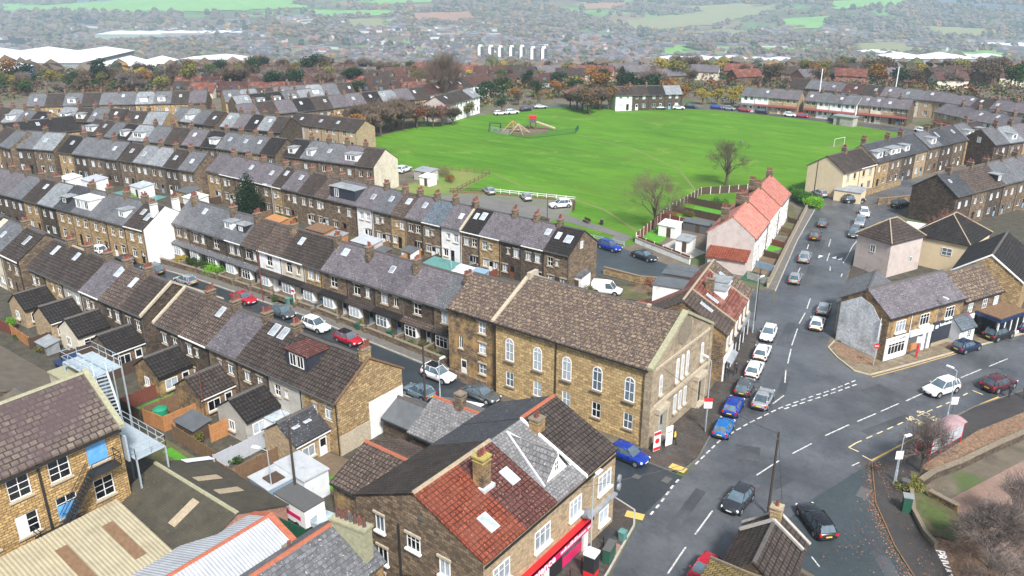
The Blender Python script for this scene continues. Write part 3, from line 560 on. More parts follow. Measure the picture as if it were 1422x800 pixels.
WALLW={'stone_dark':'soot-dark stone','stone_brown':'brown stone','stone_honey':'honey stone','render_white':'white rendered','render_cream':'cream rendered','render_grey':'grey rendered','stone_tan':'tan stone','stone_gable':'brown stone','render_pinkgrey':'pinkish rendered','render_cream_clean':'cream','brick_red':'red brick'}
ROOFW={'slate_purple':'purple slate','slate_grey':'grey slate','slate_light':'pale slate','slate_dark':'dark slate','slate_blue':'blue-grey slate','tile_brown':'brown tile','tile_dark':'dark tile','tile_mid':'russet tile','tile_pink':'pink tile','tile_farred':'dull red tile','tile_redbrown':'red-brown tile','stoneslate':'mossy stone slate'}
def house(name,label,group,x,y,ang,w_,d,he,hr,wall,rf,wins=(),doors=(),detail=1,chim=(),sky=(),dorm=(),gl=0,gr=0,coping=0,gutter=True,pipe=True,frame='white_wood',sill=None,z=0,rmat='ridge_dark',gwin=(),glwin=(),rearwins=True,cat='house',porch=None,canopy=None,chw='stone_brown',endw=None):
    t=thing(name,label,cat,(x,y,z),ang,group); rects=[]
    for (wx,wz,ww,wh,st) in wins: rects.append((wx-ww/2,wz,wx+ww/2,wz+wh))
    for (dx,dm) in doors: rects.append((dx-.47,.12,dx+.47,2.2))
    if detail==0: rects=[]
    walls(t,w_,d,he,hr,wall,rects)
    roof(t,w_,d,he,hr,rf,gl=gl,gr=gr,rmat=rmat)
    yy=.09 if detail else -.06
    for (wx,wz,ww,wh,st) in wins: window(t,wx,yy,wz,ww,wh,st,detail=detail,frame=frame,sill=(sill or 'stone_cap') if detail==2 else None,lintel=detail==2)
    for (dx,dm) in doors:
        door(t,dx,yy+.02,.12,mat=dm)
    for (wy,wz,ww,wh,st) in gwin: window(t,w_+.05,wy,wz,ww,wh,st,1,detail=detail,frame=frame)
    for (wy,wz,ww,wh,st) in glwin: window(t,-.05,wy,wz,ww,wh,st,3,detail=detail,frame=frame)
    s=(hr-he)/(d/2); a=math.atan(s)
    for (sx_,sy_,sw,sh) in sky: skylight(t,sx_,sy_,he+s*sy_+.165,a,sw,sh)
    for c in chim:
        cx,cy=c[0],c[1]; chimney(t,cx,cy,hr-abs(cy-d/2)*s-.4,hr+1.15,pots=c[2] if len(c)>2 else 4,detail=detail,wall=chw)
    for dd in dorm: dormer(t,*dd[:2],d,he,hr,**(dd[2] if len(dd)>2 else {}))
    if gutter:
        b=MB(); b.box(0,w_,-.40,-.285,he-.28*s-.02,he-.28*s+.12); b.build('gutter','gutter_grey' if detail<2 or rnd.random()<.7 else 'white_wood',t)
    if pipe and detail:
        b=MB(); b.tube((w_-.12,-.09,.1),(w_-.12,-.09,he-.45),.055,n=5); b.tube((w_-.12,-.09,he-.45),(w_-.12,-.33,he-.2),.055,n=5); b.build('drainpipe','black_paint' if rnd.random()<.6 else 'gutter_grey',t)
    if coping:
        for side in ([1] if coping==1 else [0] if coping==2 else [0,1]):
            xx=w_ if side else 0; b=MB()
            b.extrude([(-.35,he-.35*s+.1),(d/2,hr+.1),(d+.35,he-.35*s+.1),(d+.35,he-.35*s+.4),(d/2,hr+.42),(-.35,he-.35*s+.4)],xx-.18,xx+.18); b.build('coping','stone_cap',t)
    if endw:
        b=MB(); b.add([(w_+.004,0,0),(w_+.004,d,0),(w_+.004,d,he),(w_+.004,d/2,hr),(w_+.004,0,he),(w_+.05,0,0),(w_+.05,d,0),(w_+.05,d,he),(w_+.05,d/2,hr),(w_+.05,0,he)],[(5,6,7,8,9),(0,5,9,4),(1,2,7,6)]); b.build('end_gable',endw,t)
    if canopy:       # lean-to slate canopy over bay and door on the street side
        yf,zt,m_=canopy; m_='slate_grey' if x<-103 else rnd.choice(['tile_dark','tile_brown','tile_mid','tile_dark']) if m_=='tile_dark' else m_; b=MB(); b.extrude([(.02,zt),(-yf,zt-.42),(-yf,zt-.54),(.02,zt-.12)],0,w_); b.build('canopy',m_,t)
    return t
def row_label(wall,rf,i,n,where,side,extra=''):
    k=i+1 if side=='left' else n-i
    pos=ORD[k-1] if k>1 else ('leftmost' if side=='left' else 'rightmost')
    if k>1: pos+=' from '+side
    return f"{WALLW[wall]} house, {ROOFW[rf]} roof{extra}, {pos} in {where}"
def W2(u,hi=3.55,lo=.95,a=1.05,b_=1.25):  # common facade patterns in local x for a 5 m wide house
    return u

# ------------------------------------------------------------------ the terraces
def pat_rear(w_,k):
    A=[[(w_*.24,3.65,.95,1.35,'cross'),(w_*.52,3.95,.55,.85,'split'),(w_*.78,.95,1.0,1.2,'split'),(w_*.27,.95,1.0,1.25,'case')],
       [(w_*.72,3.65,1.0,1.35,'case'),(w_*.36,3.95,.55,.85,'split'),(w_*.2,.95,.95,1.2,'split')],
       [(w_*.28,3.7,1.0,1.25,'split'),(w_*.7,3.7,.95,1.3,'cross'),(w_*.74,.95,1.05,1.25,'split')]][k%3]
    return A,[(w_*.52,'white_wood')]
def pat_front(w_,k):
    A=[(w_*.3,3.7,1.0,1.4,'case'),(w_*.74,3.7,.95,1.4,'cross'),(w_*.3,.95,1.15,1.45,'case')]
    if k%2: A=[(w_-a,b_,c,d_,e) for a,b_,c,d_,e in A]
    return A,[((w_*.74 if k%2==0 else w_*.26),'white_wood')]
def pat_far(w_,k):
    A=[(w_*.3,3.6,1.0,1.35,'split'),(w_*.72,3.7,.9,1.2,'split'),(w_*.3,.9,1.15,1.35,'split')]
    if k%2: A=[(w_-a,b_,c,d_,e) for a,b_,c,d_,e in A]
    return A,[((w_*.72 if k%2==0 else w_*.28),'white_wood')]
def row(where,group,p0,p1,bounds,roofs,wls,d=8.2,he=6,hr=8.8,pat=pat_far,detail=1,side='right',feats={},z=0,chim_every=1,gend=(0,0),place_gap=.006,**kw):
    L=math.dist(p0,p1); ang=math.atan2(p1[1]-p0[1],p1[0]-p0[0]); n=len(roofs)
    if bounds is None: bounds=[i/n for i in range(n+1)]
    else: a,b_=bounds[0],bounds[-1]; bounds=[(v-a)/(b_-a) for v in bounds]
    out=[]
    for i in range(n):
        s0,s1=bounds[i]*L,bounds[i+1]*L; w_=s1-s0-place_gap
        x=p0[0]+math.cos(ang)*s0; y=p0[1]+math.sin(ang)*s0
        A,D=pat(w_,i+len(where)); f=dict(feats.get(i,{})); 
        if 'A' in f: A=f.pop('A')
        if 'D' in f: D=f.pop('D')
        ex=f.pop('extra','')
        chim=f.pop('chim',[(w_-.05,d*.5)] if (i%chim_every==0 and i<n-1) else ())
        sky_=f.pop('sky',[(rnd.uniform(1.2,w_-1.2),d*rnd.uniform(.22,.34),.8,1.15)] if rnd.random()<.45 and 'dorm' not in f else ())
        dm=rnd.choice(['white_wood','white_wood','white_wood','brown_wood','black_paint','steel_blue']); D=[(a_,dm if m_=='white_wood' else m_) for a_,m_ in D]
        q=dict(kw); q.update(f)
        out.append(house('terraced_house',q.pop('label',None) or row_label(wls[i],roofs[i],i,n,where,side,ex),group,x,y,ang,w_,d,he+rnd.uniform(-.03,.03)+q.pop('dz',0),hr+rnd.uniform(-.04,.04),
            'render_cream' if wls[i]=='cream' else wls[i],roofs[i],A,D,detail,chim,sky_,gl=gend[0] if i==0 else 0,gr=gend[1] if i==n-1 else 0,z=z,**q))
    return out
SD,SB,SH,RW,RC,RG,ST='stone_dark','stone_brown','stone_honey','render_white','render_cream','render_grey','stone_tan'
# R1: backs of the houses on the near side of the side street
row('rear terrace before the gap','terrace backs on the near side of the street',(-118.2,45.4),(-89.5,45.6),None,
    ['tile_brown','tile_brown','tile_brown','slate_purple','tile_mid','tile_brown'],[SB,SH,RG,SB,SD,SD],pat=pat_rear,detail=2,side='left',gend=(.1,0),d=8.6,
    feats={0:dict(sky=[(2.6,3.0,.8,1.6)]),1:dict(sky=[(3.2,3.2,.8,1.3)],rmat='ridge_buff'),2:dict(sky=()),3:dict(sky=[(4.2,3.3,1.1,1.5)]),4:dict(sky=[(3.4,2.8,.8,1.5)]),5:dict(coping=1,gwin=())})
row('terrace behind wooden gardens','terrace backs on the near side of the street',(-86.6,45.5),(-55.3,45.4),None,
    ['tile_mid','tile_mid','slate_purple','tile_brown','tile_brown','tile_brown'],[SD,SD,SB,SB,RG,SH],pat=pat_rear,detail=2,side='left',d=8.8,
    feats={0:dict(coping=2,sky=()),1:dict(sky=[(3.2,3.4,.8,1.4)],chim=[(4.9,4.3,4)]),2:dict(sky=()),3:dict(sky=[(2.0,3.7,1.0,1.5),(3.5,3.7,1.0,1.5)],chim=[(5,4.3,3)]),
      4:dict(chim=(),sky=()),5:dict(sky=(),chim=[(4.7,4.4,5)],chw='stone_honey')})
# the roof-red dormer that straddles the fifth house
row('pair beside rubble gable','terrace backs on the near side of the street',(-133.5,46.0),(-121.5,45.7),None,['slate_grey','tile_brown'],[RC,SB],pat=pat_rear,detail=2,side='left',d=8.4,feats={1:dict(sky=[(3.4,2.6,.8,1.6)],coping=0)})
row('rear terrace at left edge','terrace backs on the near side of the street',(-160,46.8),(-135.5,46.0),None,['slate_grey','slate_purple','tile_brown','slate_grey','tile_brown'],[SB,SB,SD,SB,RC],pat=pat_rear,detail=1,side='left',d=8.4)
# R2: street fronts with canopies
def bay(parent,x,w_,mat='white_wood',zt=2.35):
    b=MB(); b.box(x-w_/2,x+w_/2,-.75,-.02,0,.9); o=b.build('bay_window','stone_cap_dark',parent)
    window(o,x,-.78,.9,w_-.05,zt-.9,'tri',detail=1,frame=mat)
    b2=MB(); b2.box(x-w_/2+.003,x+w_/2-.003,-.72,-.02,.9,zt); b2.build('bay_side',mat,o); return o
def pat_street(w_,k):
    A=[(w_*.32,3.85,1.25,1.5,'case'),(w_*.72,3.95,.8,1.3,'split')] if k%3 else [(w_*.45,3.85,1.3,1.5,'cross')]
    return A,[(w_*.78,'white_wood')]
bR2=[-121.7,-117,-112.2,-107.2,-103.2,-99.2,-94.0,-88.9,-85.2,-80.0,-74.8,-69.6,-64.4,-58.9]
rfR2=['slate_grey','slate_grey','slate_grey','slate_grey','tile_mid','tile_mid','tile_brown','tile_brown','slate_purple','slate_purple','slate_purple','slate_purple','slate_grey']
wlR2=[SB,SB,SD,SD,SD,RW,'render_cream',SH,SB,SD,SB,SD,SB]
r2=row('terrace with street canopies','terrace fronts along the street',(-121.7,69.6),(-58.9,69.2),bR2,rfR2,wlR2,pat=pat_street,detail=2,side='right',d=7.6,hr=8.9,gend=(.1,0),chim_every=3,
    canopy=(.95,3.15,'tile_dark'),feats={0:dict(chim=[(2.2,3.2,4)],sky=()),1:dict(sky=[(1.0,2.6,.8,1.1)],chim=()),2:dict(chim=[(3.1,3.2,3)],sky=(),dorm=[(4.2,1.9,dict(h=1.35,yf=1.2))]),
      3:dict(dorm=[(2.3,2.1,dict(h=1.3,yf=1.3,wallmat='black_paint'))],sky=(),chim=[(4.1,3.2,4)]),4:dict(sky=(),chim=()),5:dict(chim=[(4.8,3.0,4)],sky=()),6:dict(sky=[(2.0,2.4,.9,1.3)],chim=()),7:dict(chim=[(3.7,3.2,4)],sky=()),
      8:dict(sky=[(2.2,2.6,1.1,1.2)],chim=()),9:dict(chim=[(1.8,2.6,2)],sky=()),10:dict(sky=[(1.2,2.2,.8,1.1)],chim=()),11:dict(chim=[(-.1,2.8,3)],sky=()),12:dict(chim=[(3.4,2.6,5)],sky=())})
for i,t in enumerate(r2): bay(t,(bR2[i+1]-bR2[i])*.32,2.0)
# yellow stone row and its white gable
row('row beside the white gable','terrace fronts along the street',(-145.6,62.4),(-121.2,64.3),None,['slate_dark','slate_grey','slate_grey','slate_grey','tile_brown'],[SH]*5,pat=pat_front,detail=2,side='right',d=8.8,
    feats={0:dict(dorm=[(1.6,2.0,dict(h=1.3,yf=.9,wallmat='black_paint'))],sky=()),1:dict(dorm=[(2.5,4.2,dict(h=1.9,yf=.7,roofmat='flat_white'))],sky=(),chim=[(4.9,4.4,3)]),2:dict(sky=()),3:dict(dorm=[(3.0,1.8,dict(h=1.4,yf=1.0))],sky=(),chim=[(4.8,4.4,4)]),
      4:dict(sky=[(1.7,2.6,.8,1.2),(3.6,2.0,1.0,1.5)],chim=[(4.6,2.6,3),(4.6,6.6,3)],chw='render_white',coping=0)})
b=MB(); b.add([(0,0,0),(0,8.8,0),(0,8.8,6.0),(0,4.4,8.8),(0,0,6.0),(.12,0,0),(.12,8.8,0),(.12,8.8,6.02),(.12,4.4,8.82),(.12,0,6.02)],[(5,6,7,8,9),(0,5,9,4),(1,2,7,6),(2,3,8,7),(3,4,9,8)])
tmp=[o for o in COL.objects if o.get('label','').startswith('honey stone house, brown tile roof, rightmost')]
if tmp:
    g=b.build('white_gable','render_white',tmp[0],(4.87,0,0)); window(g,.15,8.0,3.2,.5,.8,'split',1,detail=1)
row('dark row left of street','terrace fronts along the street',(-170,60.2),(-145.8,62.3),None,['slate_purple','slate_purple','slate_grey','tile_brown','slate_light'],[SD,SD,SD,SH,SD],pat=pat_front,detail=1,side='right',d=8.6)
# R3: backs of the long row below the park
bR3=[-149,-141.4,-134.9,-131.4,-128.2,-125.2,-120.6,-112.5+3.0,-112.5+6.9,-101.3,-96.9,-93.5,-89.7,-85.7,-81.5,-77.8,-73.7,-69.6,-65.6,-61.2]
bR3=[-149.0,-144.3,-139.6,-134.9,-128.2,-125.2,-120.6,-116.0,-112.5,-105.2,-101.3,-96.9,-93.5,-89.7,-85.7,-81.5,-77.8,-73.7,-69.6,-65.6,-61.2]
rfR3=['slate_purple','slate_purple','slate_purple','slate_purple','tile_brown','slate_purple','tile_brown','tile_mid','slate_purple','slate_purple','slate_grey','tile_mid','slate_purple','slate_blue','slate_purple','tile_dark','slate_purple','slate_purple','slate_purple','tile_dark']
wlR3=[SH,SB,SB,SB,SH,SB,SB,SB,SB,RW,SB,SH,SB,SB,RW,SB,SH,SD,SD,SB][:20]
row('long row below the park','backs of the long row below the park',(-149,94.3),(-61.2,94.6),bR3,rfR3,wlR3,pat=pat_rear,detail=2,side='right',d=7.6,hr=8.7,gend=(.1,.1),
    feats={8:dict(dorm=[(3.5,6.4,dict(h=2.1,yf=.35,wallmat='charcoal_clad',nwin=1))],sky=()),14:dict(coping=0),15:dict(sky=[(1.2,2.4,.7,1.2),(2.5,2.6,1.0,1.5)],coping=2,chim=[(-.2,3.8,4)]),11:dict(sky=[(2.0,2.4,1.0,1.3)]),
      18:dict(sky=[(3.0,2.4,.9,1.2)],chim=[(4.2,3.8,3)]),16:dict(sky=()),17:dict(sky=()),19:dict(sky=[(1.0,2.2,.8,1.3),(2.9,2.0,1.2,1.4)],gwin=[(3.2,6.2,.7,1.1,'split')],chim=()),0:dict(chim=[(4.6,3.8,4)])})
row('garden row at far left','backs of the long row below the park',(-191.2,85.0),(-172.8,88.6),None,['tile_dark','slate_grey','slate_grey','slate_grey'],[SH,SD,SB,SD],detail=1,d=7.8)
row('row above the green lawn','backs of the long row below the park',(-172.6,88.9),(-150.0,92.2),None,['tile_brown','slate_light','slate_light','tile_brown','slate_grey'],[SB,SB,SB,SD,SB],detail=1,d=7.8,gend=(0,.1))
row('detached block at far left','houses in the left distance',(-204,81.0),(-193.2,85.0),None,['slate_grey','slate_light'],[SD,SB],detail=1,d=9)
# R4 / R5 and the rows behind
row('dormered row at far left','rows behind the long garden row',(-207.7,99.0),(-191.4,101.2),None,['tile_brown','tile_brown','slate_grey','tile_dark'],[SD,SB,SD,SD],feats={0:dict(dorm=[(2,2.6,{})]),3:dict(dorm=[(2.2,2,{})])})
row('third row at left','rows behind the long garden row',(-191.1,101.4),(-171.0,107.5),None,['slate_light','slate_grey','tile_brown','slate_purple'],[SD,SB,SB,SD],feats={0:dict(dorm=[(2.6,3.0,{})])})
row('one dormer middle row','rows behind the long garden row',(-170.6,107.6),(-149.1,111.4),None,['tile_dark','slate_grey','slate_grey','slate_grey','tile_dark'],[SB,SB,SB,SH,SB],feats={0:dict(dorm=[(3,2.2,{})])},gend=(0,.1))
row('row ending by the park','rows behind the long garden row',(-147.8,112.5),(-123.9,116.6),None,['tile_dark','slate_grey','slate_grey','slate_purple','tile_brown'],[SB,SB,SB,SB,SB],feats={0:dict(dorm=[(2,1.8,{})]),1:dict(dorm=[(2.2,1.6,{})]),3:dict(dorm=[(3.6,3.2,dict(h=1.6))]),4:dict(chim=(),gwin=[(3.8,6.6,.5,.8,'split')],sky=(),endw='render_cream')},gend=(0,.1),d=8.6)
row('row below brown semis','rows behind the long garden row',(-188.9,125.2),(-169.9,129.6),None,['slate_light','slate_purple','tile_dark','slate_light','tile_brown'],[SD,SD,SB,SD,SD],gend=(0,.1))
row('upper patched slate row','rows behind the long garden row',(-207.7,122.6),(-190.9,124.9),None,['slate_grey','slate_light','slate_grey','tile_brown'],[SD,SB,SD,SB],feats={1:dict(dorm=[(2.4,2.2,{})])},gend=(0,.1))
row('honey block with end gable','rows behind the long garden row',(-211,111.0),(-201,116.2),None,['tile_brown','slate_light'],[SH,SH],d=8.5)
row('dark roofed row at far left','houses in the left distance',(-216.0,85.2),(-213,101),None,['tile_dark','tile_dark','tile_dark'],[SH,SH,SH],d=8.5,detail=1)
row('roofs at left edge','houses in the left distance',(-214,80),(-203,80),None,['tile_brown','slate_grey'],[SH,SB],d=9,detail=1)
row('semis by autumn trees','brown semi-detached houses left of the park',(-182,141.4),(-158.8,144.2),None,['tile_brown','tile_brown','tile_brown','tile_brown'],['render_pinkgrey','stone_tan','stone_tan','stone_tan'],feats={0:dict(chim=()),1:dict(chim=()),2:dict(chim=())},he=5.3,hr=7.4,d=7.5,gend=(.2,.2))
row('long high left row','far rows on the left',(-222,150),(-205,187),None,['slate_grey','slate_light','tile_brown','slate_purple','slate_grey','slate_light','slate_grey','tile_brown'],[SH,SB,SH,SB,SH,SH,SB,SB],d=8,feats={1:dict(dorm=[(2.4,2.2,{})]),4:dict(dorm=[(2.4,2.2,{})]),5:dict(dorm=[(2.4,2.2,{})])})
row('far stepped gable row','far rows on the left',(-262,110),(-226,146),None,['slate_grey','tile_brown','slate_grey','tile_brown','slate_grey','slate_grey','slate_light','slate_grey','tile_brown','slate_purple'],[SH,SH,SH,SB,SH,SB,SH,SH,SH,SB],d=8.5,detail=1,feats={2:dict(dorm=[(2.4,2.2,{})]),6:dict(dorm=[(2.4,2.2,{})]),7:dict(dorm=[(2.4,2.2,{})])})
row('diagonal row above semis','far rows on the left',(-195.8,136.5),(-178.8,194),None,['slate_purple','tile_brown','slate_purple','tile_dark','tile_brown','slate_purple','slate_purple','tile_dark','slate_light','slate_purple','tile_brown'],[SB,SH,SB,SB,SB,SH,SH,SB,SH,SB,SH],d=8)
row('dormered diagonal row','far rows on the left',(-210.1,146),(-204.0,170.2),None,['slate_light','tile_dark','tile_dark','slate_grey','slate_light'],[SB,SB,SB,SB,SB],feats={1:dict(dorm=[(2.4,2.2,{})]),2:dict(dorm=[(2.4,2.2,{})]),3:dict(dorm=[(2.4,2.2,{})])})
row('left edge gable cluster','houses in the left distance',(-250,92),(-226,97),None,['slate_grey','tile_brown','slate_light','slate_grey','tile_dark'],[SB,SH,SB,SD,SH],feats={0:dict(dorm=[(2.4,2.2,{})]),2:dict(dorm=[(2.4,2.2,{})])})
row('second left edge cluster','houses in the left distance',(-232,104),(-214,112),None,['slate_light','tile_brown','slate_grey','tile_brown'],[SB,SD,SB,SD],feats={0:dict(dorm=[(2.4,2.2,{})]),1:dict(dorm=[(2.4,2.2,{})])})
row('row at park corner','pale houses at the park corner',(-167.5,189),(-171,209),None,['tile_brown','tile_brown','tile_brown','slate_light'],['render_pinkgrey','render_white','render_white','render_white'],he=5.4,hr=7.6,d=8,feats={0:dict(chim=()),1:dict(chim=())},gend=(.2,.2))
row('row behind park corner','far rows on the left',(-186,200),(-190,240),None,['tile_farred','tile_farred','tile_farred','tile_brown','tile_farred','tile_farred'],[RC,RC,RW,RC,RW,RC],he=5.4,hr=7.8)
# row across the top of the park
row('row above the park','houses across the top of the park',(-138.0,238.5),(-122.5,254.8),None,['tile_brown','tile_brown','tile_dark','slate_light'],[RW,SD,SD,SD],he=5.0,hr=7.3,d=7.4,feats={3:dict(sky=())},gend=(.2,.2))
row('first far road block','semis along the far road by the park',(-105.5,263.5),(-87.5,265.5),None,['slate_grey','slate_grey','slate_purple','slate_purple'],[RW,RW,ST,ST],he=5.0,hr=7.2,canopy=(1.0,2.75,'canopy_red'),gend=(.2,.2))
row('second far road block','semis along the far road by the park',(-85.6,265.6),(-69.8,265.4),None,['slate_purple','slate_grey','slate_purple','slate_grey'],[ST,RW,RW,RW],he=5.0,hr=7.2,canopy=(1.0,2.75,'canopy_red'),gend=(.2,.2),
    feats={})
row('third far road block','semis along the far road by the park',(-69.4,266.6),(-55.4,266.6),None,['slate_purple','slate_purple','slate_purple','slate_purple'],[ST,RC,ST,SB],he=5.0,hr=7.2,canopy=(1.0,2.75,'canopy_red'),gend=(.2,.2))
row('white porch terrace','semis along the far road by the park',(-48.2,266.5),(-20,247),None,['slate_purple','slate_purple','slate_purple','slate_purple','slate_purple','slate_purple'],[ST,ST,RW,RW,RW,RW],he=5.0,hr=7.2,canopy=(1.0,2.75,'canopy_red'),gend=(.2,.2))
row('terrace behind white porches','houses beyond the far road',(-52,285),(-10,270),None,['slate_purple','slate_purple','tile_brown','slate_purple','slate_purple','slate_grey','slate_purple','slate_purple'],[ST,SB,RW,RW,ST,ST,RW,ST],he=5.5,hr=7.6)
row('row beyond the far road','houses beyond the far road',(-100,290),(-50,285),None,['tile_brown','slate_grey','slate_purple','tile_farred','tile_brown','slate_purple','slate_grey','slate_purple'],[ST,SB,ST,RW,ST,SB,RC,ST],he=5.5,hr=7.8)
# right hand terraces
row('cream corner block by the lane','terrace right of the park',(-45.6,171.5),(-42.6,183.6),None,['tile_brown','tile_brown'],['render_cream_clean','render_cream_clean'],he=5.7,hr=8.2,d=8.2,detail=2,side='left',gend=(.15,0),feats={0:dict(sky=(),chim=()),1:dict(sky=(),chim=[(-.1,4,3)])},frame='brown_wood')
row('dormered park terrace','terrace right of the park',(-42.5,183.7),(-37.0,204.6),None,['slate_dark','slate_dark','slate_dark','slate_dark'],[SH,SB,SD,ST],detail=1,side='left',feats={0:dict(dorm=[(2,2.2,{}),(4.3,1.7,dict(wallmat='black_paint'))],sky=(),chim=[(2.5,5,4)]),1:dict(dorm=[(1.8,1.8,{}),(4.0,2.0,{})],sky=(),chim=[(5,4,4)]),2:dict(sky=(),dorm=[(2.5,1.9,{})]),3:dict(sky=())},d=8.2)
row('steeper park terrace','terrace right of the park',(-36.9,204.8),(-32.2,221),None,['slate_grey','slate_dark','slate_dark'],[SB,SD,SB],side='left',feats={0:dict(dorm=[(3,2,{})]),1:dict(sky=[(2,2.5,.6,1.6)])},d=8.2,dz=.2)
row('last park terrace','terrace right of the park',(-32.0,221.4),(-28.4,232),None,['slate_grey','tile_brown'],[SH,SD],side='left',feats={0:dict(dorm=[(2.5,2.2,{})]),1:dict(dorm=[(2.5,2,{})])},d=8.2)
row('high dark gable terrace','terraces at the right edge',(-25.8,219),(-14,243),None,['slate_grey','slate_light','slate_purple','slate_grey','slate_purple'],[SD,SB,SH,SB,SH],side='left',feats={0:dict(sky=(),glwin=[(4,5.8,.9,1.3,'split')],chim=[(4.9,4,4)]),1:dict(dorm=[(2.4,1.8,{})])},d=8.4)
rb=row('big dark gable terrace','terraces at the right edge',(-23.4,163.0),(-9.0,203),None,['slate_dark','tile_mid','tile_mid','slate_grey','slate_grey','slate_purple','slate_grey','slate_purple'],[SD,SB,SD,SB,SB,SD,SB,SB],side='left',detail=1,d=8.6,he=6.2,hr=9.2,
    feats={0:dict(sky=[(1.6,2.6,.6,.8)],chim=[(3.0,4.0,4)],wall2=0) if 0 else dict(sky=[(1.6,2.6,.6,.8)],chim=[(3.0,4.0,4)]),1:dict(sky=()),2:dict(dorm=[(4.2,1.6,dict(wallmat='black_paint'))])},gend=(.15,0))
row('terrace at right edge','terraces at the right edge',(-6,190),(6,224),None,['slate_grey','tile_brown','slate_grey','slate_purple','slate_grey','tile_brown','slate_grey'],[SB,SD,SB,SB,SD,SB,SD],side='left',d=8.6)
# single houses: each a small builder call with its own pose
def pink_row():
    names=['nearest the stone shops','in the middle','farthest from camera']
    dv=Vector((-48.4+43.7-.4,148.4-120.0)).normalized(); ang=math.atan2(dv.y,dv.x)
    step=10.2
    for i in range(3):
        x=-43.6+dv.x*(step*i); y=120.0+dv.y*(step*i)-.0
        hh=.35*(i)
        t=house('terraced_house',f'white rendered house pair with pink tiled roof, {names[i]} of the pink row','white houses with pink roofs',x,y,ang,step-.02,7.4,5.4+hh*.0,8.3,'render_white','tile_pink',
           [(1.3,3.2,1.2,1.4,'case'),(3.7,3.3,1.2,1.3,'case'),(6.4,3.2,1.2,1.4,'case'),(8.8,3.3,1.2,1.3,'case'),(1.4,.8,1.5,1.4,'tri'),(8.8,.8,1.5,1.4,'tri')],[(3.6,'brown_wood'),(6.4,'white_wood')],2,
           chim=[(1.0,5.2,4),(9.4,3.9,4)],gl=.1,gr=.1,gutter=True,rmat='tile_pink',z=0)
        b=MB(); b.extrude([(-.3,5.4-.3*.78+.1),(3.7,8.3+.12),(7.7,5.15),(7.7,5.3),(3.7,8.62),(-.3,5.45)],step-.16,step+.10) if i<2 else b.extrude([(-.3,5.4-.3*.78+.1),(3.7,8.42),(7.7,5.15),(7.7,5.3),(3.7,8.5),(-.3,5.35)],step-.1,step+.10)
        b.build('verge_board','brown_wood',t)
        if i==0:
            b=MB(); b.add([(-.06,0,0),(-.06,7.4,0),(-.06,7.4,5.4),(-.06,3.7,8.25),(-.06,0,5.4),(-.01,0,0),(-.01,7.4,0),(-.01,7.4,5.4),(-.01,3.7,8.25),(-.01,0,5.4)],[(4,3,2,1,0),(0,1,6,5),(1,2,7,6),(2,3,8,7),(3,4,9,8),(4,0,5,9)]); b.build('end_gable','render_pinkgrey',t)
            b=MB(); b.extrude([(.6,2.3),(6.6,2.3),(6.6,2.2),(.6,2.2)],-2.6,-.05); b2=MB(); b2.box(-2.5,-.05,.7,6.5,0,2.2); b2.build('lean_to','render_pinkgrey',t)
            b=MB(); b.add([(-2.8,.4,2.2),(-2.8,6.8,2.2),(-.03,6.8,3.3),(-.03,.4,3.3),(-2.8,.4,2.32),(-2.8,6.8,2.32),(-.03,6.8,3.42),(-.03,.4,3.42)],[(0,1,2,3),(7,6,5,4),(0,4,5,1),(1,5,6,2),(2,6,7,3),(3,7,4,0)]); b.build('lean_to_roof','tile_terracotta',t)
pink_row()

# ------------------------------------------------------------------ chapel, annex and shops
def gabled(name,label,cat,x,y,ang,w_,d,he,hr,wall,rf,rects=(),ridge='x',group=None,gl=.1,gr=.1,rmat='ridge_dark',z=0,gutter=True,ov=.28,th=.14):
    t=thing(name,label,cat,(x,y,z),ang,group); walls(t,w_,d,he,hr,wall,rects,ridge); roof(t,w_,d,he,hr,rf,gl=gl,gr=gr,ridge=ridge,rmat=rmat,ov=ov,th=th)
    if gutter and ridge=='x':
        s=(hr-he)/(d/2); b=MB(); b.box(0,w_,-ov-.12,-ov-.005,he-ov*s-.03,he-ov*s+.1); b.build('gutter','black_paint',t)
    return t
w0=[]; L=18.9; he=8.7
for i in range(5): w0.append((1.95+3.72*i,4.5,1.15,2.7,'arch')); w0.append((1.95+3.72*i,1.35,1.05,1.75,'cross'))
ch=gabled('chapel','big honey stone chapel with arched upper windows and mossy stone slate roof','chapel',-51.3,64.85,0,L,13.2,he,11.9,'stone_chapel','stoneslate',[(a-c/2,b_,a+c/2,b_+(d_-.3 if e=='arch' else d_)) for a,b_,c,d_,e in w0],gl=0,gr=-.2,ov=.35,th=.2)
for a,b_,c,d_,e in w0: window(ch,a,.02 if e=='cross' else -.05,b_,c,d_,e,sill='stone_cap_dark',pane='glass_blind' if (e=='arch' and a<11) else None)
b=MB()
for a in (8.05,.03): b=MB(); b.tube((a,-.1,.1),(a,-.1,8.3),.07,n=6); b.build('drainpipe','black_paint',ch)
b=MB(); b.box(0,L,-.06,0,-.0,.9); b.build('plinth','stone_chapel',ch)
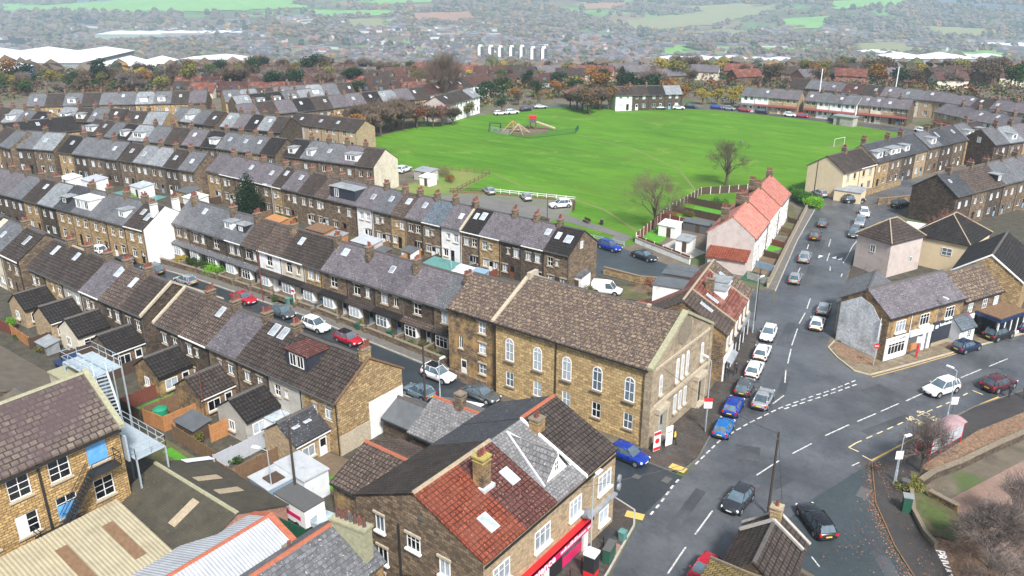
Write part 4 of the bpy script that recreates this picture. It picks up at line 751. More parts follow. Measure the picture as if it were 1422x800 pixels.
# street front of the chapel: ashlar face with parapet, string course, porches and lancets
fr=MB(); D=13.2
fr.add([(L,-.12,0),(L,D+.12,0),(L,D+.12,he+.15),(L,D/2,12.35),(L,-.12,he+.15),(L+.3,-.12,0),(L+.3,D+.12,0),(L+.3,D+.12,he+.15),(L+.3,D/2,12.35),(L+.3,-.12,he+.15)],[(4,3,2,1,0),(5,6,7,8,9),(0,5,9,4),(1,2,7,6),(2,3,8,7),(3,4,9,8),(0,1,6,5)])
f_=fr.build('facade','stone_front',ch)
b=MB(); s_=(12.35-he-.15)/(D/2+.12)
b.extrude([(-.35,he-.0),(D/2,12.38),(D+.35,he),(D+.35,he+.28),(D/2,12.72),(-.35,he+.28)],L-.12,L+.5); b.build('parapet_coping','moss_pale',f_)
b=MB(); b.box(L+.3,L+.48,-.25,D+.25,4.15,4.5); b.box(L+.3,L+.42,-.25,D+.25,8.35,8.6); b.build('string_course','stone_cap',f_)
b=MB(); b.box(L-.35,L+.45,-.3,.35,0,8.9); b.box(L+.28,L+.45,D-.35,D+.3,0,8.9); b.build('corner_pilaster','stone_front',f_)
b=MB(); b.box(L+.28,L+.36,D*.5-1.5,D*.5+1.5,9.5,10.6); b.tube((L+.28,D*.5,10.5),(L+.37,D*.5,10.5),1.5,n=14); b.build('inscription_panel','stone_cap_dark',f_)
for yy in (1.9,D-1.9): window(ch,L+.37,yy,5.2,.6,2.2,'arch',1,sill='stone_cap',pane='glass_dark')
for yy in (D/2-1.15,D/2,D/2+1.15): window(ch,L+.37,yy,5.1,.6,2.7,'arch',1,sill='stone_cap',pane='glass_mid')
for yy in (D/2-1.15,D/2,D/2+1.15): window(ch,L+.37,yy,1.6,.6,2.0,'split',1,sill='stone_cap',pane='glass_mid')
for yy,m_ in ((2.2,'steel_blue'),(D-2.2,'black_paint')):
    door(ch,L+.36,yy,.3,1.3,2.6,1,m_); b=MB(); b.box(L+.3,L+.75,yy-1.05,yy-.75,0,3.4); b.box(L+.3,L+.75,yy+.75,yy+1.05,0,3.4); b.box(L+.3,L+.85,yy-1.15,yy+1.15,3.4,3.9); b.box(L+.3,L+1.0,yy-.9,yy+.9,0,.3); b.build('porch','stone_cap',ch)
b=MB(); b.box(-.1,.35,D/2-.7,D/2+.9,11.6,12.6); b.build('chimney_stub','stone_cap',ch); b=MB(); b.box(L-4.1,L-3.7,6.4,6.8,11.9,12.3); b.build('roof_vent','stone_cap',ch)
b=MB(); b.extrude([(-.35,he-.02),(D/2,12.1),(D+.35,he),(D+.35,he+.22),(D/2,12.42),(-.35,he+.22)],-.35,0.05); b.build('coping','stone_cap',ch)
an=gabled('house','narrow three storey brown stone house squeezed between chapel and terrace','house',-58.7,65.4,0,7.1,9.6,8.35,11.0,'stone_gable','stoneslate',[(4.55,6.4,5.55,7.7),(4.55,3.9,5.55,5.2),(4.55,1.3,5.55,2.7),(1.6,3.7,2.2,5.2),(1.8,.3,2.7,2.4)],gl=0,gr=-.05)
for z_ in (6.4,3.9,1.3): window(an,5.05,.04,z_,1.0,1.3,'cross',sill='stone_cap',lintel=True)
window(an,1.9,.04,3.7,.6,1.5,'split',sill='stone_cap'); door(an,2.25,.04,.3)
wl=MB(); wl.box(-59,-52.4,64.45,64.75,0,1.0); tag(wl.build('low_wall','stone_brown'),'low stone wall in front of the narrow three storey house','wall')
# big corner shop block at the bottom
bs=thing('shop_building','large stone corner shop block with orange, maroon, slate and dark roof sections','shop building',(-41.4,35.0,0),0)
Wd,Ln=12.5,17.5; HE,HR=7.3,10.1
fx=Wd
def wallbox_bs():
    b=MB()
    b.add([(0,0,0),(Wd,0,0),(Wd,0,HE),(Wd/2,0,HR),(0,0,HE)],[(0,1,2,3,4)]); b.add([(0,Ln,0),(Wd,Ln,0),(Wd,Ln,HE),(Wd/2,Ln,HR),(0,Ln,HE)],[(4,3,2,1,0)])
    b.add([(0,0,0),(0,Ln,0),(0,Ln,HE),(0,0,HE)],[(3,2,1,0)]); b.add([(Wd,0,0),(Wd,Ln,0),(Wd,Ln,HE),(Wd,0,HE)],[(0,1,2,3)]); return b
wallbox_bs().build('wall','stone_brown',bs)
b=MB(); b.add([(Wd,-.02,0),(Wd,Ln+.02,0),(Wd,Ln+.02,HE-.1),(Wd,-.02,HE-.1),(Wd+.04,-.02,0),(Wd+.04,Ln+.02,0),(Wd+.04,Ln+.02,HE-.1),(Wd+.04,-.02,HE-.1)],[(4,5,6,7),(0,4,7,3),(1,2,6,5),(3,7,6,2)]); b.build('front_wall','stone_tan',bs)
sl_=(HR-HE)/(Wd/2); a_=math.atan(sl_)
def slope(x0,x1,y0,y1,mat,name='roof',lift=0,side=1):
    """roof strip running from the ridge to the eave between y0 and y1 of the big shop block"""
    def zz(x): return HR-abs(x-Wd/2)*sl_+lift
    b=MB(); b.add([(x0,y0,zz(x0)),(x1,y0,zz(x1)),(x1,y1,zz(x1)),(x0,y1,zz(x0)),(x0,y0,zz(x0)+.15),(x1,y0,zz(x1)+.15),(x1,y1,zz(x1)+.15),(x0,y1,zz(x0)+.15)],[(3,2,1,0),(4,5,6,7),(0,1,5,4),(1,2,6,5),(2,3,7,6),(3,0,4,7)])
    # object frame turned so that the tile courses run along the ridge
    o=b.build(name,mat,bs); return o
def rturn(o,mat): return o
def roofstrip(y0,y1,mat,side,lift=0.02,xo=.22):
    """own frame: local x along the ridge, local y down the slope in plan"""
    h=bpy.data.objects.new('roof',None); w_=y1-y0; hw=Wd/2+xo; b=MB()
    zt=HR+lift; zb=HR-hw*sl_+lift
    b.add([(0,0,zt),(w_,0,zt),(w_,hw,zb),(0,hw,zb),(0,0,zt+.15),(w_,0,zt+.15),(w_,hw,zb+.15),(0,hw,zb+.15)],[(0,1,2,3),(7,6,5,4),(0,4,5,1),(1,5,6,2),(2,6,7,3),(3,7,4,0)])
    bpy.data.objects.remove(h)
    return b.build('roof',mat,bs,(Wd/2,y1 if side>0 else y0,0),(0,0,R(-90) if side>0 else R(90)))
r1=roofstrip(-.1,4.6,'tile_terracotta',1); r2_=roofstrip(4.6,8.6,'tile_maroon',1); r3_=roofstrip(8.6,12.7,'slate_scaly',1,.04); r4_=roofstrip(12.7,Ln+.1,'tile_brown',1,.10)
roofstrip(-.1,8.6,'tile_brown',-1); roofstrip(8.6,12.7,'slate_dark',-1,.03); roofstrip(12.7,Ln+.1,'slate_dark',-1,.08)
b=MB(); b.extrude([(-.15,HR+.12),(.15,HR+.12),(.08,HR+.32),(-.08,HR+.32)],-.1,8.6); b.build('ridge_tiles','ridge_buff',bs,(Wd/2,-.0,0),(0,0,R(90)))
b=MB(); b.extrude([(-.15,HR+.2),(.15,HR+.2),(.08,HR+.38),(-.08,HR+.38)],12.7,Ln); b.build('ridge_tiles','ridge_red',bs,(Wd/2,-.0,0),(0,0,R(90)))
b=MB(); b.extrude([(0,HR+.1),(-Wd/2-.3,HR-(Wd/2+.3)*sl_+.1),(-Wd/2-.3,HR-(Wd/2+.3)*sl_+.34),(0,HR+.36)],12.55,12.75); b.build('verge','white_wood',bs,(Wd/2,0,0),(0,0,R(90)))
b=MB()
for xx in (Wd+.2,): b.box(xx,xx+.13,-.1,Ln,HE-.33,HE-.2)
b.build('gutter','black_paint',bs)
for x_,y_,q in ((Wd/2+2.2,4.9,5),(Wd/2+1.4,13.0,2)):
    chimney(bs,x_,y_,HR-(x_-Wd/2)*sl_-.3,HR+ (1.6 if q==5 else .7),.95 if q==5 else .9,.95,3 if q==5 else 2,'stone_gable',cap='moss_yellow' if q==5 else 'stone_cap_dark')
b=MB(); b.box(Wd/2+1.55,Wd/2+2.95,4.25,5.55,HR-2.2*sl_-.25,HR-2.2*sl_+.12); b.build('flashing','lead',bs)
def skl(x_,y_,w_,h_):
    k=('sk',w_,h_); b=MB(); b.box(-w_/2,w_/2,-h_/2,h_/2,0,.1,0); b.box(-w_/2+.09,w_/2-.09,-h_/2+.09,h_/2-.09,.1,.11,1)
    o=b.build('skylight',['lead','roof_glass'],bs,(x_,y_,HR-(x_-Wd/2)*sl_+.18),(0,a_,0))
skl(Wd/2+3.0,7.2,1.5,.95); skl(Wd/2+4.6,2.6,1.5,.95)
# gabled slate dormer
b=MB(); x1=Wd/2+5.0; x0=Wd/2+.8; zb=HR-(x1-Wd/2)*sl_+.15; zp=HR-.25
b.add([(x1,8.9,zb),(x1,12.1,zb),(x1,10.5,zp+.2),(x0,10.5,zp+.2)],[(0,1,2)]); dm=b.build('dormer','white_wood',bs)
b=MB(); b.add([(x1+.2,8.7,zb-.0),(x1+.2,10.5,zp+.35),(x0-.6,10.5,HR-.0)],[(0,1,2)]); b.add([(x1+.2,12.3,zb-.0),(x1+.2,10.5,zp+.35),(x0-.6,10.5,HR-.0)],[(2,1,0)]); dr=b.build('dormer_roof','slate_scaly',dm); b=MB(); b.tube((x1+.2,8.7,zb+.06),(x0-.6,10.5,HR+.1),.12,n=4); b.tube((x1+.2,12.3,zb+.06),(x0-.6,10.5,HR+.1),.1,n=4); b.build('valley_flashing','lead',dr)
b=MB(); b.box(x1+.12,x1+.2,10.42,10.58,zp-.0,zp+.35); b.build('barge_board','white_wood',dm)
window(dm,x1+.08,10.5,zb+.5,.6,.9,'cross',1,detail=1)
b=MB(); b.box(Wd/2+.1,Wd/2+7.2,8.5,8.68,0,.0); 
# front windows, fascia and shopfront
for y_,w_ in ((1.9,1.9),(6.9,2.0),(11.4,1.7),(15.8,2.0)): window(bs,Wd+.11,y_,4.3,w_,1.7,'tri',1,sill='white_wood')
window(bs,Wd+.11,15.9,1.0,1.5,1.9,'case',1,sill='white_wood')
fa=MB(); fa.box(Wd+.04,Wd+.62,.2,13.4,3.05,3.3); fa.add([(Wd+.62,.2,3.3),(Wd+.62,13.4,3.3),(Wd+.62,13.4,3.05),(Wd+.62,.2,3.05)],[(0,1,2,3)]); f1=fa.build('fascia','red_paint',bs)
fa=MB(); fa.box(Wd+.04,Wd+.5,.25,13.35,2.25,3.047); f2=fa.build('sign_board','magenta_paint',bs)
text('lettering','Convenience',.95,(Wd+.51,5.2,2.62),(R(90),0,R(90)),'white_paint',f2,sx=1.15); marks(f2,-2.2,2.2,.36,(Wd+.505,11.0,2.62),(R(90),0,R(90)),'white_paint',3)
window(bs,Wd+.11,3.6,.5,6.6,1.65,'shop',1,pane='glass_mid'); 
b=MB(); b.box(Wd+.04,Wd+.12,.2,7.2,0,.5); b.box(Wd+.04,Wd+.2,7.19,7.7,0,2.25); b.build('shop_front','white_wood',bs); b=MB(); b.box(Wd+.04,Wd+.2,12.6,13.3,0,2.25); b.build('pilaster','white_wood',bs)
b=MB(); b.box(Wd+.04,Wd+.07,7.7,9.7,0,2.2); b.build('doorway','black_paint',bs)
b=MB(); b.box(Wd+.04,Wd+.1,9.75,11.1,.35,1.3); b.box(Wd+.04,Wd+.1,11.2,12.5,.35,1.3); b.build('poster_panel','magenta_paint',bs)
b=MB(); b.box(Wd+.04,Wd+.09,9.75,12.5,1.3,2.2); b.box(Wd+.04,Wd+.09,9.75,12.5,0,.35); b.build('shop_glass','glass_mid',bs)
b=MB(); b.box(Wd+.04,Wd+.45,13.4,Ln,3.0,3.2); b.build('fascia','flat_grey',bs)
b=MB(); b.tube((Wd+.2,12.6,3.9),(Wd+.75,12.6,4.1),.42,.42,12); b.tube((Wd+.3,Ln+.2,4.5),(Wd+.5,Ln+.25,4.5),.35,.35,10); b.tube((Wd+.3,Ln+.2,3.7),(Wd+.5,Ln+.25,3.7),.35,.35,10); b.build('satellite_dish','flat_grey',bs)
for x_,z_,w_,h_ in ((2.6,5.3,.9,1.5),(6.0,5.2,1.3,1.3),(9.0,4.4,1.0,1.5),(2.7,2.4,1.0,1.5),(2.3,.2,1.0,1.2),(8.2,1.7,.7,1.4)): window(bs,x_,-.07,z_,w_,h_,'split' if w_<1.2 else 'tri',sill='white_wood',lintel=True)
b=MB(); b.tube((4.6,-.12,0),(4.6,-.12,6.9),.08,n=6); b.tube((4.6,-.12,2.2),(8.0,-.12,3.6),.07,n=6); b.build('drainpipe','black_paint',bs)
b=MB(); b.box(Wd/2+.4,Wd/2+.9,-.12,-.05,8.2,8.5); b.build('flue','gutter_grey',bs)
# small slate roofed outhouse with chimney and brown tiled outbuilding
t=gabled('outbuilding','stone outbuilding with scaly grey slate roof and red ridge','outbuilding',-49.0,48.6,0,6.2,7.4,3.6,5.6,'stone_dark','slate_scaly',rmat='ridge_red',gl=.1,gr=0)
chimney(t,3.4,3.6,5.2,7.3,.8,.8,0,'stone_brown')
t=gabled('outbuilding','dark felt lean-to between the outbuilding and the rendered gable','outbuilding',-54.4,50.4,0,5.2,4.6,2.4,3.6,'stone_dark','flat_felt')
t=gabled('outbuilding','stone outbuilding with russet brown tiled roof beside the food trailer','outbuilding',-48.6,38.7,0,7.0,8.2,3.6,5.4,'stone_gable','tile_mid',rmat='ridge_red'); 
ob=MB(); ob.box(-50.6,-47.6,46.9,48.5,0,1.1); tag(ob.build('water_tank','steel_blue'),'open blue tank behind the russet roofed outbuilding','tank')
# shops with red-brown roof on the branch road
dv=Vector((-2.9,14.4)).normalized(); an_=math.atan2(dv.y,dv.x)
rs_=thing('shop_building','stone shops with red-brown roof between chapel and pink roofed houses','shop building',(-32.0,82.2,0),an_)
w_,d_,he_,hr_=15.2,10.2,6.1,9.2
walls(rs_,w_,d_,he_,hr_,'stone_gable')
def seg_roof(par,x0,x1,d,he,hr,mat,lift,sides=(0,1),ov=.3):
    s=(hr-he)/(d/2); b=MB()
    if 0 in sides: b.extrude([(-ov,he-ov*s+.03+lift),(d/2,hr+.03+lift),(d/2,hr+.18+lift),(-ov,he-ov*s+.18+lift)],x0,x1)
    if 1 in sides: b.extrude([(d/2,hr+.03+lift),(d+ov,he-ov*s+.03+lift),(d+ov,he-ov*s+.18+lift),(d/2,hr+.18+lift)],x0,x1)
    return b.build('roof',mat,par)
seg_roof(rs_,-.15,3.9,d_,he_,hr_,'tile_mid',0); seg_roof(rs_,3.9,11.6,d_,he_,hr_,'tile_redbrown',.02); seg_roof(rs_,11.6,15.3,d_,he_,hr_,'stoneslate',0)
b=MB()
for q in (3.9,11.6): b.extrude([(-.35,he_-.02),(d_/2,hr_+.16),(d_/2,hr_+.3),(-.35,he_+.14)],q-.08,q+.08)
b.box(0,15.2,d_/2-.12,d_/2+.12,hr_+.2,hr_+.32); b.build('verge','ridge_buff',rs_)
s_=(hr_-he_)/(d_/2)
for a,c,w1,h1 in ((2.3,2.9,.6,1.7),(5.2,2.9,.6,1.7),(12.9,3.0,.7,2.0)): skylight(rs_,a,c,he_+s_*c+.2,math.atan(s_),w1,h1)
dormer(rs_,8.0,1.9,d_,he_,hr_,h=1.4,yf=1.8,roofmat='flat_grey'); dormer(rs_,10.3,2.1,d_,he_,hr_,h=1.5,yf=2.0,roofmat='flat_grey')
chimney(rs_,6.7,3.6,he_+1.6,hr_+.9,.7,.9,2,'stone_gable')
# rear dormers on the far slope
for xx,m_ in ((7.2,'render_white'),(11.0,'tile_dark'),(13.0,'tile_dark')):
    b=MB(); b.box(xx-1.5 if m_!='tile_dark' else xx-.9,xx+1.5 if m_!='tile_dark' else xx+.8,d_*.62,d_+.1,he_,he_+2.3); o=b.build('dormer','render_white' if m_=='render_white' else 'gutter_grey',rs_)
    b=MB(); b.box(xx-1.6 if m_!='tile_dark' else xx-1.0,xx+1.6 if m_!='tile_dark' else xx+.9,d_*.6,d_+.3,he_+2.303,he_+2.42); b.build('dormer_roof','flat_felt',o)
b=MB(); b.extrude([(d_-.2,he_-.4),(d_+4.2,he_-1.9),(d_+4.2,he_-1.75),(d_-.2,he_-.2)],1.2,8.3); b.build('rear_roof','tile_pink',rs_)
b=MB(); b.box(1.4,8.1,d_+.02,d_+4.0,0,he_-1.95); b.build('rear_wing','stone_honey',rs_)
for i,a in enumerate((1.4,3.4,6.2,8.4,11,13.4)): window(rs_,a,-.07,3.7,1.1,1.5,'case' if i%2 else 'split',sill='stone_cap')
b=MB(); b.box(.2,w_-.1,-.12,-.02,.3,2.5); b.build('shop_glass','glass_dark',rs_)
b=MB(); b.box(.1,4.4,-.25,-.0,2.5,3.2); b.build('fascia','white_wood',rs_); b=MB(); b.box(4.5,9.4,-.22,-.0,2.5,3.2); b.build('fascia','charcoal_clad',rs_); b=MB(); b.box(9.6,14.9,-.25,-.0,2.5,3.2); b.build('fascia','flat_grey',rs_)
b=MB(); b.extrude([(-.25,2.6),(-.95,2.3),(-.95,2.36),(-.25,2.68)],.5,4.0); b.build('awning','flat_grey',rs_)
b=MB()
for q in (0.3,2.4,4.5,6.8,9.5,12,14.8): b.box(q-.12,q+.12,-.16,-.0,0,2.5)
b.build('shop_pilaster','white_wood',rs_)
b=MB(); b.box(-.06,-.004,1.4,3.4,.3,4.6); b.build('brick_panel','brick_red',rs_)
b=MB(); b.tube((-.25,d_-.6,2),(-.25,d_-.6,6.6),.06,n=5); b.build('drainpipe','white_wood',rs_)
# stained corner shop by the junction
def front_row(p0,p1,d):
    dv=Vector((p1[0]-p0[0],p1[1]-p0[1])); return (*p0,math.atan2(dv.y,dv.x),dv.length,d)
x,y,a,L_,d=front_row((-18.7,99.3),(-12.9,112.0),7.2)
S=gabled('shop_building','corner shop with peeling white side wall and purple slate roof','shop building',x,y,a,L_,d,5.7,8.0,'stone_gable','slate_purple',gl=.1,gr=0)
masonry('peeling_paint',(.76,.79,.83),(.70,.74,.78),(.62,.65,.69),stain=(.36,.36,.36),stain_lo=.47,stain_hi=.72,rv=0,sscale=.5,moss=(.22,.17,.12),moss_lo=.66)
b=MB(); b.add([(-.05,.9,0),(-.05,7.1,0),(-.05,7.1,5.2),(-.05,4.4,6.9),(-.05,2.6,6.4),(-.05,.9,4.6),(-.01,.9,0),(-.01,7.1,0),(-.01,7.1,5.2),(-.01,4.4,6.9),(-.01,2.6,6.4),(-.01,.9,4.6)],[(5,4,3,2,1,0)]+[(i,(i+1)%6,6+(i+1)%6,6+i) for i in range(6)]); b.build('painted_side_wall','peeling_paint',S)
for q in (2.2,6.6,11.4): window(S,q,-.07,3.45,1.7,1.5,'tri',sill='white_wood',pane='glass_blind' if q<3 else 'glass_dark')
b=MB(); b.box(.0,3.9,-.12,-.02,0,2.9); b.build('shop_front','white_wood',S); window(S,1.95,-.19,.7,3.0,1.5,'shop',pane='glass_dark')
b=MB(); b.box(.1,3.9,-.24,-.121,2.4,2.95); o=b.build('fascia','white_wood',S); marks(o,-.6,.5,.2,(1.0,-.242,2.64),(R(90),0,0),'gutter_grey',5); marks(o,-.7,.7,.36,(3.0,-.242,2.68),(R(90),0,0),'concrete_dark',6)
b=MB(); b.box(4.1,8.4,-.3,-.02,2.35,3.1); o=b.build('fascia','flat_white',S); marks(o,-1.5,1.6,.26,(6.25,-.302,2.74),(R(90),0,0),'flat_grey',7,.8)
b=MB(); b.box(4.1,6.6,-.08,-.02,0,2.35); b.build('shutter','gutter_grey',S); b=MB(); b.box(4.2,6.0,-.13,-.085,.3,1.3); b.build('timber_panel','timber_orange',S)
b=MB(); b.box(6.7,7.3,-.2,-.02,0,2.35); b.box(7.7,8.3,-.2,-.02,0,2.35); b.build('doorway','flat_white',S); door(S,7.5,-.03,.1,mat='black_paint')
b=MB(); b.box(8.5,13.2,-.2,-.02,.55,3.3); o=b.build('shop_front','charcoal_clad',S); marks(o,-1.1,1.9,.42,(10.8,-.202,2.85),(R(90),0,0),'white_paint',8,.12); marks(o,-1.9,-1.3,.66,(10.8,-.202,2.78),(R(90),0,0),'white_paint',9,.1)
b=MB(); b.box(8.7,13.0,-.17,-.02,.0,.52); b.build('stall_riser','ridge_buff',S)
b=MB(); b.tube((4.0,-.12,0.1),(4.0,-.12,5.4),.06,n=5); b.build('drainpipe','flat_white',S); b=MB(); b.tube((-.15,1.0,2.5),(-.15,1.0,5.3),.06,n=5); b.build('drainpipe','flat_white',S)
t=gabled('outbuilding','grey slate rear wing behind the peeling corner shop','outbuilding',-19.8,104.8,R(98),9,6.2,4.4,6.3,'render_grey','slate_grey')
t=gabled('outbuilding','small purple slate wing behind the peeling corner shop','outbuilding',-17.6,110.5,R(66),4.5,5.0,4.2,5.9,'stone_gable','slate_purple')
x,y,a,L_,d=front_row((-12.9,112.2),(-9.6,119.7),6.8)
S=gabled('shop_building','low stone house with mossy stone slate roof right of the corner shop','shop building',x,y,a,L_,d,5.1,7.6,'stone_brown','stoneslate',gl=0,gr=0)
for q in (1.6,4.6,7): window(S,q,-.07,3.2,.9,1.3,'cross')
b=MB(); b.box(.6,2.8,-.12,-.02,2.2,2.9); b.build('fascia','flat_white',S); window(S,1.7,-.07,.9,1.3,1.2,'split')
wh=gabled('lean_to','small white gabled porch building with lattice windows','outbuilding',-12.3,109.6,R(66),3.0,2.6,2.2,3.3,'render_white','slate_blue',gl=.1,gr=.1,gutter=False)
for q in (.8,1.9): window(wh,q,-.07,.8,.8,1.0,'grid')
wl=MB(); wl.box(0,.2,-2.4,.0,0,1.7); o=wl.build('low_wall','render_white',None,(-11.5,112.2,0),(0,0,R(-24))); tag(o,'short white rendered wall beside the white porch','wall')
# cafe with navy fascia
cf=thing('shop_building','single storey glazed corner cafe with navy fascia and brown flat roof','shop building',(-11.2,114.6,0),R(67))
b=MB(); b.box(.3,5.8,-2.6,2.4,0,2.7); b.build('shop_glass','glass_dark',cf)
b=MB(); b.box(0,6.1,-2.9,2.5,2.7,3.15); b.build('fascia','navy_paint',cf)
b=MB(); b.box(.15,5.95,-2.75,2.6,3.153,3.25); b.build('roof','timber_brown',cf)
b=MB()
for q in (.2,1.6,3.0,4.4,5.8): b.box(q-.08,q+.08,-2.68,-2.5,0,2.7)
for q in (-1.4,-.1,1.2): b.box(5.74,5.9,q-.08,q+.08,0,2.7)
b.box(.2,5.9,-2.68,-2.5,0,.5); b.build('shop_frame','white_wood',cf)
g3=gabled('house','tall tan stone house with its gable above the corner cafe','house',-16.0,121.0,0,8.3,13,6.0,8.9,'stone_honey','tile_dark',ridge='y'); window(g3,1.8,-.07,4.2,.9,1.2,'split')
b=MB(); b.extrude([(-.3,5.85),(4.15,8.98),(8.6,5.85),(8.6,6.05),(4.15,9.22),(-.3,6.05)],-.16,-.02); o=b.build('verge','white_wood',g3,(8.3,0,0),(0,0,R(90)))
# white flat roofed units
for i,(x,y,sx,sy,h,l) in enumerate(((-16.2,136.0,5.0,4.2,3.2,'white flat roofed garage unit nearest the bare red tree'),(-10.6,138.4,5.5,4.5,3.6,'long white flat roofed unit at the right edge'),(-8.5,131.5,4.5,5,3.4,'glazed flat roofed extension at the right edge'))):
    t=thing('garage',l,'garage',(x,y,0),R(-6),'flat roofed units at the right'); b=MB(); b.box(0,sx,0,sy,0,h); b.build('wall','render_white' if i<2 else 'glass_mid',t); b=MB(); b.box(-.25,sx+.25,-.25,sy+.25,h+.003,h+.25); b.build('roof','flat_white',t)
    b=MB(); b.box(.5,sx-.5,-.05,-.005,.1,h-.7); b.build('door','steel_blue',t)
def hipped(name,label,x,y,a,w_,d,he,hr,wall,rf,ins,wins=()):
    t=thing(name,label,'house',(x,y,0),a); b=MB(); b.box(0,w_,0,d,0,he); b.build('wall',wall,t)
    o=.3; z0=he-.05; b=MB(); A=[(-o,-o,z0),(w_+o,-o,z0),(w_+o,d+o,z0),(-o,d+o,z0)]; r0,r1=(w_/2,ins,hr),(w_/2,d-ins,hr)
    b.add(A+[r0,r1]+[(p[0],p[1],p[2]-.12) for p in A],[(0,1,4),(1,2,5,4),(2,3,5),(3,0,4,5),(0,6,7,1),(1,7,8,2),(2,8,9,3),(3,9,6,0),(9,8,7,6)]); rr=b.build('roof',rf,t)
    b=MB(); 
    for p,q in ((A[0],r0),(A[1],r0),(A[2],r1),(A[3],r1),(r0,r1)): b.tube((p[0],p[1],p[2]+.03),(q[0],q[1],q[2]+.03),.1,n=5)
    b.build('hip_tiles','ridge_buff',rr)
    for (q,z,ww,wh,st,f) in wins: window(t,q if f==0 else w_+.07,-.07 if f==0 else q,z,ww,wh,st,f,detail=2)
    return t
hipped('house','tall cream rendered house with hipped brown roof by the branch road',-31.6,131.9,R(-22),6.0,7.8,5.6,8.2,'render_pinkgrey','tile_brown',3.0,[(3.0,3.3,.9,1.2,'split',0),(5.5,1.6,.6,.9,'split',1)])
hipped('house','cream house with big hipped dark brown roof behind the bare red tree',-25.2,139.0,R(-8),8.6,9.5,5.0,8.2,'render_cream_clean','tile_dark',4.0,[(5.6,2.6,1.5,1.2,'cross',0)])
# small building at the bottom right
sb=gabled('outbuilding','small dark tiled building with stubby stone chimney beside the main road','outbuilding',-17.3,48.0,R(6),4.6,6.6,3.6,5.4,'stone_dark','tile_brown',ridge='y',rmat='ridge_dark')
b=MB(); b.tube((-.3,6.75,3.5),(2.3,6.75,5.55),.17,n=4); b.tube((4.9,6.75,3.5),(2.3,6.75,5.55),.17,n=4); b.tube((-.1,5.2,4.0),(2.3,5.2,5.8),.15,n=4); b.tube((4.7,5.2,4.0),(2.3,5.2,5.8),.15,n=4); b.build('coping','concrete',sb)
c_=chimney(sb,2.3,5.95,4.6,6.6,.8,.7,1,'stone_honey',cap='ridge_buff')
b=MB(); b.box(-.26,-.12,.2,6.0,3.4,3.52); b.build('gutter','flat_white',sb)
sb2=hipped('outbuilding','yellow lichened stone slate roof at the bottom frame edge',-17.0,40.6,R(6),7.8,7.2,4.6,7.3,'stone_gable','stoneslate_yellow',3.4)
sb2['category']='outbuilding'
b=MB(); b.tube((4.2,3.4,7.24),(4.2,-.3,4.5),.2,n=5); b.build('mossy_hip','moss_yellow',sb2)

# ------------------------------------------------------------------ mill, gantry and sheds at the left
ml=thing('mill','three storey honey stone mill with blue boarded windows and black fire escape','mill building',(-60.9,-2,0),R(90))
ML,MD=29.4,8.4; rects=[]; cols=[4.4,8.4,12.4,15.4,18.4,21.4,24.4,27.4]
zz=[(7.6,1.8),(4.3,1.85),(1.1,1.85)]
for c in cols:
    for z_,h_ in zz: rects.append((c-.8,z_,c+.8,z_+h_))
walls(ml,ML,MD,10.1,13.4,'stone_mill',rects); roof(ml,ML,MD,10.1,13.4,'stoneslate_mill',gl=.1,gr=.0,rmat='moss_pale',ov=.3,th=.2)
for i,c in enumerate(cols):
    for j,(z_,h_) in enumerate(zz):
        blue=(i==7 and j==0) or (i==6 and j==1) or (i==7 and j==2)
        wd=window(ml,c,.05,z_,1.6,h_,'grid',sill='stone_cap',pane='glass_dark')
        if blue:
            b=MB(); b.box(-.8,.8,-.03,.0,.0 if j==0 else .0,h_ if j==0 else h_*.6); b.build('boarding','blue_board',wd)
        elif i==5 and j==1:
            b=MB(); b.box(-.8,.0,-.03,.0,.0,h_); b.build('boarding','flat_white',wd)
b=MB(); s=(13.4-10.1)/(MD/2); b.extrude([(-.45,10.1-.45*s+.18),(MD/2,13.4+.2),(MD+.4,10.1-.4*s+.18),(MD+.4,10.1-.4*s+.5),(MD/2,13.85),(-.45,10.1-.45*s+.5)],ML-.1,ML+.35); b.build('coping','moss_pale',ml)
b=MB(); b.box(-.1,ML,-.46,-.31,9.62,9.8); b.build('gutter','black_paint',ml)
b=MB()
for q in (22.9,14.0,6.4): b=MB(); b.tube((q,-.12,0),(q,-.12,9.7),.09,n=6); b.build('drainpipe','black_paint',ml)
fe=thing('fire_escape','black iron fire escape stair climbing the mill front','fire escape',(-60.9,-2,0),R(90))
def stairs(par,p0,p1,w_,mat,n=14,name='stair',rail=True):
    b=MB(); p0=Vector(p0); p1=Vector(p1); d=p1-p0; h=Vector((d.x,d.y,0)).normalized(); sd=Vector((-h.y,h.x,0))*(w_/2)
    for s_ in (-1,1):
        b.tube(p0+sd*s_,p1+sd*s_,.06,n=4)
        if rail:
            b.tube(p0+sd*s_+Vector((0,0,1)),p1+sd*s_+Vector((0,0,1)),.03,n=4); b.tube(p0+sd*s_+Vector((0,0,.5)),p1+sd*s_+Vector((0,0,.5)),.02,n=4)
    for i in range(n):
        c=p0+d*((i+.5)/n); a=c+sd; e=c-sd; q=h*.14
        b.add([a-q,a+q,e+q,e-q,a-q-Vector((0,0,.03)),a+q-Vector((0,0,.03)),e+q-Vector((0,0,.03)),e-q-Vector((0,0,.03))],[(0,1,2,3),(7,6,5,4),(0,4,5,1),(1,5,6,2),(2,6,7,3),(3,7,4,0)])
    return b.build(name,mat,par)
